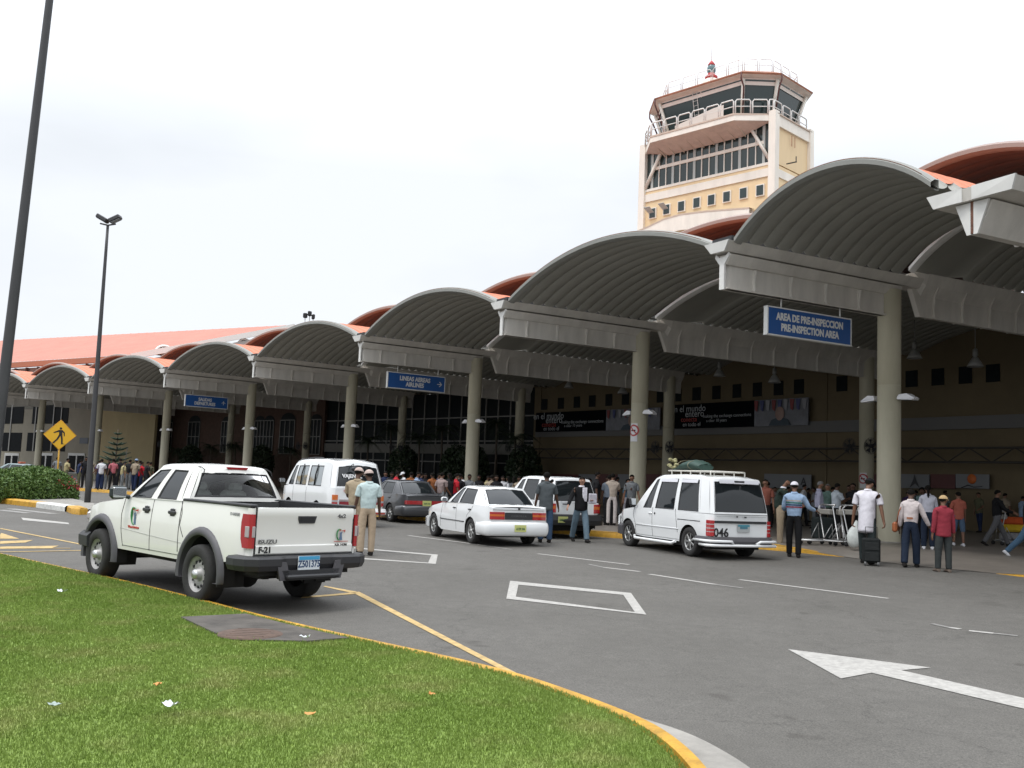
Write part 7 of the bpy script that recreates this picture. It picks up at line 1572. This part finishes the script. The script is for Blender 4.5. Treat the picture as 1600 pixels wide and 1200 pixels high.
# island with kerbs
ISL=[gp(*q) for q in [(-80,787),(0,786),(56,792),(100,798.5),(118,803),(137,803),(150,799),(146,792),(120,786),(104,783)]]
mb=MB(); mb.add([(q.x,q.y,gh(q.x,q.y)+.14) for q in ISL]+[(gp(-80,772).x,gp(-80,772).y,-.02)],[tuple(range(11))[::-1]]); tag(mb.build('traffic_island',CONC),kind='structure')
def kp(pts,m):
    P=along([gp(*q) for q in pts],.3); mb=MB(); rows=[]
    for i,q in enumerate(P):
        d=(P[min(i+1,len(P)-1)]-P[max(i-1,0)]); d.z=0; d.normalize(); nn=Vector((-d.y,d.x,0)); z=gh(q.x,q.y); rows.append([(q.x,q.y,z-.05),(q.x,q.y,z+.16),(q.x+nn.x*.05,q.y+nn.y*.05,z+.2),(q.x+nn.x*.4,q.y+nn.y*.4,z+.2),(q.x+nn.x*.4,q.y+nn.y*.4,z)])
    mb.grid(rows,0,True,flip=True); tag(mb.build('kerb',m,angle=50),kind='structure')
kp([(-80,786),(0,786.5),(56,793)],YEL); kp([(56,793),(101,799.5)],mat('white_kerb_paint',(.6,.6,.57),.7,noise=.3,scale=6)); kp([(103,799),(112,803),(124,804.5),(137,804)],YEL)
# ---------------- planting ----------------
def leafcloud(name,pts_fn,N,size,mats,parent=None,seed=1,flat=.5):
    rg=np.random.default_rng(seed); P=pts_fn(rg,N); n=len(P); s=rg.uniform(.6,1.3,n)*size
    a=rg.normal(size=(n,3)); a/=np.linalg.norm(a,axis=1)[:,None]; b_=rg.normal(size=(n,3)); b_-= (b_*a).sum(1)[:,None]*a; b_/=np.linalg.norm(b_,axis=1)[:,None]
    v=np.empty((n,4,3)); v[:,0]=P-a*s[:,None]; v[:,1]=P-b_*s[:,None]*.45; v[:,2]=P+a*s[:,None]; v[:,3]=P+b_*s[:,None]*.45
    me=bpy.data.meshes.new(name); me.vertices.add(n*4); me.vertices.foreach_set('co',v.ravel()); me.loops.add(n*4); me.loops.foreach_set('vertex_index',np.arange(n*4,dtype=np.int32)); me.polygons.add(n)
    me.polygons.foreach_set('loop_start',np.arange(0,n*4,4,dtype=np.int32)); me.polygons.foreach_set('loop_total',np.full(n,4,dtype=np.int32))
    for m in mats: me.materials.append(m)
    me.polygons.foreach_set('material_index',rg.integers(0,len(mats),n).astype(np.int32)); me.update()
    o=bpy.data.objects.new(name,me); S.collection.objects.link(o)
    if parent: o.parent=parent
    return o
LV=[mat('leaf_a',(.05,.10,.018),.6),mat('leaf_b',(.085,.15,.028),.6),mat('leaf_c',(.11,.17,.035),.6),mat('leaf_dead',(.13,.09,.035),.7)]; FLW=mat('red_flower',(.42,.03,.05),.6)
h0,h1=gp(-45,786),gp(90,782); hd=(h1-h0); L_=hd.length; hd.normalize(); hn=Vector((-hd.y,hd.x,0)); hr=empty('hedge',(h0+h1)/2)
mid_=(h0+h1)/2
def hedge_pts(rg,N):
    u=rg.uniform(-L_/2,L_/2,N); t=rg.uniform(0,math.pi,N); r=1-rg.exponential(.10,N).clip(0,.6); top=1.18+.10*np.sin(u*1.7)+.07*np.sin(u*4.1)+.05*np.sin(u*9+1)
    endf=np.clip((L_/2-np.abs(u))/.7,0,1)**.5
    yy=np.cos(t)*1.25*r*(.75+.25*endf); zz=np.abs(np.sin(t))**.5*top*r*(.6+.4*endf)+.06+rg.normal(0,.03,N)
    return np.stack([hd.x*u+hn.x*yy,hd.y*u+hn.y*yy,zz],1)
leafcloud('foliage',hedge_pts,42000,.075,[LV[0],LV[1],LV[1],LV[2],LV[3]] if False else LV[:3]+[LV[1]],hr,3)
def fl_pts(rg,N):
    P=hedge_pts(rg,N*8); cl=(np.sin(P[:,0]*2.1+1)*np.sin(P[:,2]*3.3+2)>.45); P=P[cl][:N]; return P*np.array([1.02,1.02,1.0])
leafcloud('flowers',fl_pts,800,.085,[FLW],hr,5)
mb=MB()
for j in range(26): u=rnd.uniform(-L_/2+.3,L_/2-.3); mb.tube([(hd.x*u,hd.y*u,0),(hd.x*u+rnd.uniform(-.2,.2),hd.y*u+rnd.uniform(-.2,.2),1.1)],.02,4)
mb.build('stems',mat('stem_brown',(.06,.045,.03),.9),hr); tag(hr,'clipped green hedge with clusters of red flowers on the island at the left','hedge')
gr=gp(132,795); 
# norfolk pine
def pine(b,h,lab):
    r_=empty('norfolk_pine',b); mb=MB(); mb.tube([(0,0,0),(0,0,h)],[.07,.02],7); mb.build('trunk',mat('bark',(.09,.07,.05),.9),r_); mb=MB()
    nl=int(h/.42)
    for k in range(nl):
        z=h*.25+(h*.75)*k/nl; Lb=(1-k/nl)*1.25+.12
        for j in range(7):
            a=j*2*math.pi/7+k*.4; d=Vector((math.cos(a),math.sin(a),.22)); mb.tube([(0,0,z),tuple(Vector((0,0,z))+d*Lb*.5),tuple(Vector((0,0,z))+Vector((d.x,d.y,.30))*Lb)],[.05,.065,.02],5)
    mb.build('branches',mat('pine_green',(.015,.035,.018),.8),r_); tag(r_,lab,'tree')
q=gp(172,762,.15); pine(Vector((q.x-1.0,q.y+3,gh(q.x,q.y)+.15)),3.75,'small dark tiered pine tree behind the people at the far left')
# shaded palms and shrubs in front of the glass hall and brick wall
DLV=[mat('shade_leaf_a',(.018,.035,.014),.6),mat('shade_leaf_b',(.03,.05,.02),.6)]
def palm(b,h,n,lab,grp,seed):
    rg=random.Random(seed); r_=empty('palm_tree',b); mb=MB(); mb.tube([(0,0,0),(.05,.03,h*.5),(0,.05,h)],[.11,.08,.07],8); mb.build('trunk',mat('palm_bark',(.07,.055,.04),.9,noise=.3,scale=10),r_); mb=MB()
    for j in range(n):
        a=j*2.399+rg.uniform(-.2,.2); up=rg.uniform(-.1,1.0); L2=rg.uniform(1.3,2.1); pts=[]
        for f in np.linspace(0,1,8): pts.append(Vector((math.cos(a)*L2*f,math.sin(a)*L2*f,h+L2*(up*f-.95*f*f))))
        for i in range(1,8):
            p0,p1=pts[i-1],pts[i]; d=(p1-p0).normalized(); sd=d.cross(Vector((0,0,1))).normalized()
            for e in (-1,1):
                for t in (0,.33,.66):
                    q0=p0.lerp(p1,t); wl=.42*math.sin(math.pi*min(1,(i-1+t)/7+.12)); tip=q0+sd*e*wl+d*.22-Vector((0,0,.16)); mb.add([q0,q0+d*.05,tip],[(0,1,2)])
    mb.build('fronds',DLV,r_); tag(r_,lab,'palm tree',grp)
PG='palms in the planters before the glass hall'
def planter(q,w_,lab):
    mb=MB(); mb.lathe([(w_*.8,0),(w_,.5),(w_,.62),(w_-.08,.62),(w_-.1,.5),(0,.5)],n=20); o=mb.build('planter',mat('planter_stone',(.16,.15,.12),.9,noise=.2,scale=4)); o.location=q; tag(o,lab,'planter','planters in the walkway')
spots_=[(575,4.4,'beside the fourth column'),(610,5.4,'left of the airlines sign'),(655,4.6,'below the airlines sign'),(690,5.2,'right end below the airlines sign'),(775,5.6,'right of the third column'),(805,4.5,'left of the arrivals wall'),(330,3.8,'below the departures sign'),(455,3.6,'left of the minibus roof'),(278,3.4,'left of the departures sign'),(368,4.0,'right of the departures sign')]
for i,(x,h_,l_) in enumerate(spots_):
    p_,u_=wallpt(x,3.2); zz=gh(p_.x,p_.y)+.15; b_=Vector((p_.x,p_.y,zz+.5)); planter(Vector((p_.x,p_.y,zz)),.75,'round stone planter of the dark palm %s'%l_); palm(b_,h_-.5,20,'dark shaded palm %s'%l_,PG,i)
for i,(x,l_) in enumerate([(632,'between two palms'),(740,'behind the third column'),(410,'before the red brick wall'),(820,'at the hall corner'),(715,'under the hall glazing'),(300,'behind the sixth column')]):
    p_,u_=wallpt(x,2.6); zz=gh(p_.x,p_.y)+.15; r_=empty('shrub',(p_.x,p_.y,zz)); 
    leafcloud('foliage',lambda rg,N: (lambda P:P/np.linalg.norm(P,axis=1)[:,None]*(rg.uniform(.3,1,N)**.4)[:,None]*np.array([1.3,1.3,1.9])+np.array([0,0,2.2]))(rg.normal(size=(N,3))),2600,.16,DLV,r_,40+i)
    mb=MB(); mb.tube([(0,0,0),(.05,0,1.5),(0,.1,2.6)],[.09,.07,.04],7); mb.build('trunk',mat('bark',(.09,.07,.05),.9),r_); tag(r_,'dark bushy small tree %s in the walkway'%l_,'tree','small trees in the walkway')
# luggage trolleys
ALU=mat('brushed_aluminium',(.40,.40,.40),.35,metal=.8)
def trolley():
    r_=empty('luggage_trolley'); mb=MB()
    for y in (-.28,.28):
        mb.tube([(.55,y*.6,.12),(-.35,y,.12),(-.45,y,.16),(-.28,y,.98),(-.36,y,1.04)],.018,6)
        mb.tube([(-.30,y,.12),(-.25,y,.55),(-.02,y*.9,.17)],.014,6)
    mb.tube([(-.36,-.28,1.04),(-.36,.28,1.04)],.02,6); mb.build('frame',ALU,r_)
    mb=MB()
    for y in (-.2,-.07,.07,.2): mb.tube([(-.36,y,.15),(.5,y*.6,.13)],.010,5)
    mb.tube([(.55,-.17,.12),(.55,.17,.12)],.018,6); mb.build('deck',ALU,r_)
    mb=MB(); mb.box((-.27,0,.86),(.16,.5,.14),ch=.02); mb.build('basket',mat('basket_grey',(.22,.21,.19),.5),r_)
    for (x,y) in ((-.38,.27),(-.38,-.27),(.5,0)):
        mb=MB(); mb.lathe([(0,-.015),(.06,-.015),(.06,.015),(0,.015)],axis='Y',c=(x,y,.06),n=14); mb.build('wheel',BLK,r_)
    return r_
t0=trolley(); TG='luggage trolleys by the nearest column'
for i,(x,y,rz,lab) in enumerate(((1276,851,200,'silver luggage trolley nearest the man in the striped shirt'),(1296,853,170,'silver luggage trolley in the middle of the row by the pavement edge'),(1316,851,215,'silver luggage trolley behind the man in the white T-shirt'),(1578,852,0,'loaded luggage trolley pushed by the man in the black jumper'))):
    o=t0 if i==0 else copy_tree(t0); q,zz=pav(x,y); o.location=(q.x,q.y,zz); o.rotation_euler.z=R(rz); tag(o,lab,'trolley',TG)
q,zz=pav(1576,852)
for i,(dx,dz,c_,l_) in enumerate(((.1,.16,(.20,.20,.21),'grey lowest bag on the trolley at the right'),(.12,.42,(.42,.28,.02),'yellow middle bag on the trolley at the right'),(.1,.64,(.40,.07,.02),'orange-red top bag on the trolley at the right'))):
    mb=MB(); mb.box((0,0,.11),(.62,.42,.23),ch=.05); o=mb.build('luggage_bag',cloth('bag%d'%i,c_)); o.location=(q.x+dx,q.y,zz+dz); tag(o,l_,'bag','bags on the trolley at the right')
q,zz=pav(1292,846); mb=MB(); mb.box((0,0,.35),(.5,.55,.62),ch=.05); o=mb.build('luggage_bag',cloth('bagdark',(.02,.025,.025))); o.location=(q.x,q.y+.4,zz); tag(o,'dark bag stacked behind the luggage trolleys','bag')
# barrier rail behind the people at the right
mb=MB(); a_,_=wallpt(1500,6); b_,_=wallpt(1900,6)
a_=gp(1500,812,.15); b_=gp(1640,822,.15); r_=empty('barrier_rail',a_); d=b_-a_; n_=5
mb.tube([(0,0,.98),(d.x,d.y,.98)],.03,6); mb.tube([(0,0,.55),(d.x,d.y,.55)],.02,6); mb.build('rails',DARK,r_)
for i in range(n_+1): mb=MB(); mb.tube([(d.x*i/n_,d.y*i/n_,0),(d.x*i/n_,d.y*i/n_,.98)],.025,6); mb.build('post',DARK,r_)
tag(r_,'dark metal barrier rail behind the people at the far right','barrier')
# ---------------- turn lettering into meshes ----------------
bpy.context.view_layer.update()
dg=bpy.context.evaluated_depsgraph_get()
for o,par in FONTS:
    me=bpy.data.meshes.new_from_object(o.evaluated_get(dg)); nm=o.name; M=o.matrix_local.copy(); m=o.data.materials[0]
    o.name='old_lettering'
    n=bpy.data.objects.new('lettering',me); S.collection.objects.link(n); n.parent=par; n.matrix_local=M
    if not me.materials: me.materials.append(m)
    bpy.data.objects.remove(o)
bpy.context.view_layer.update(); dg=bpy.context.evaluated_depsgraph_get()
res_=[(o,bpy.data.meshes.new_from_object(o.evaluated_get(dg))) for o in SKINJ]
for o,me in res_:
    nm=o.data.name; m=o.data.materials[0] if o.data.materials else None; o.modifiers.clear(); o.data=me; me.name=nm
    if m and not me.materials: me.materials.append(m)
    me.polygons.foreach_set('use_smooth',[True]*len(me.polygons))
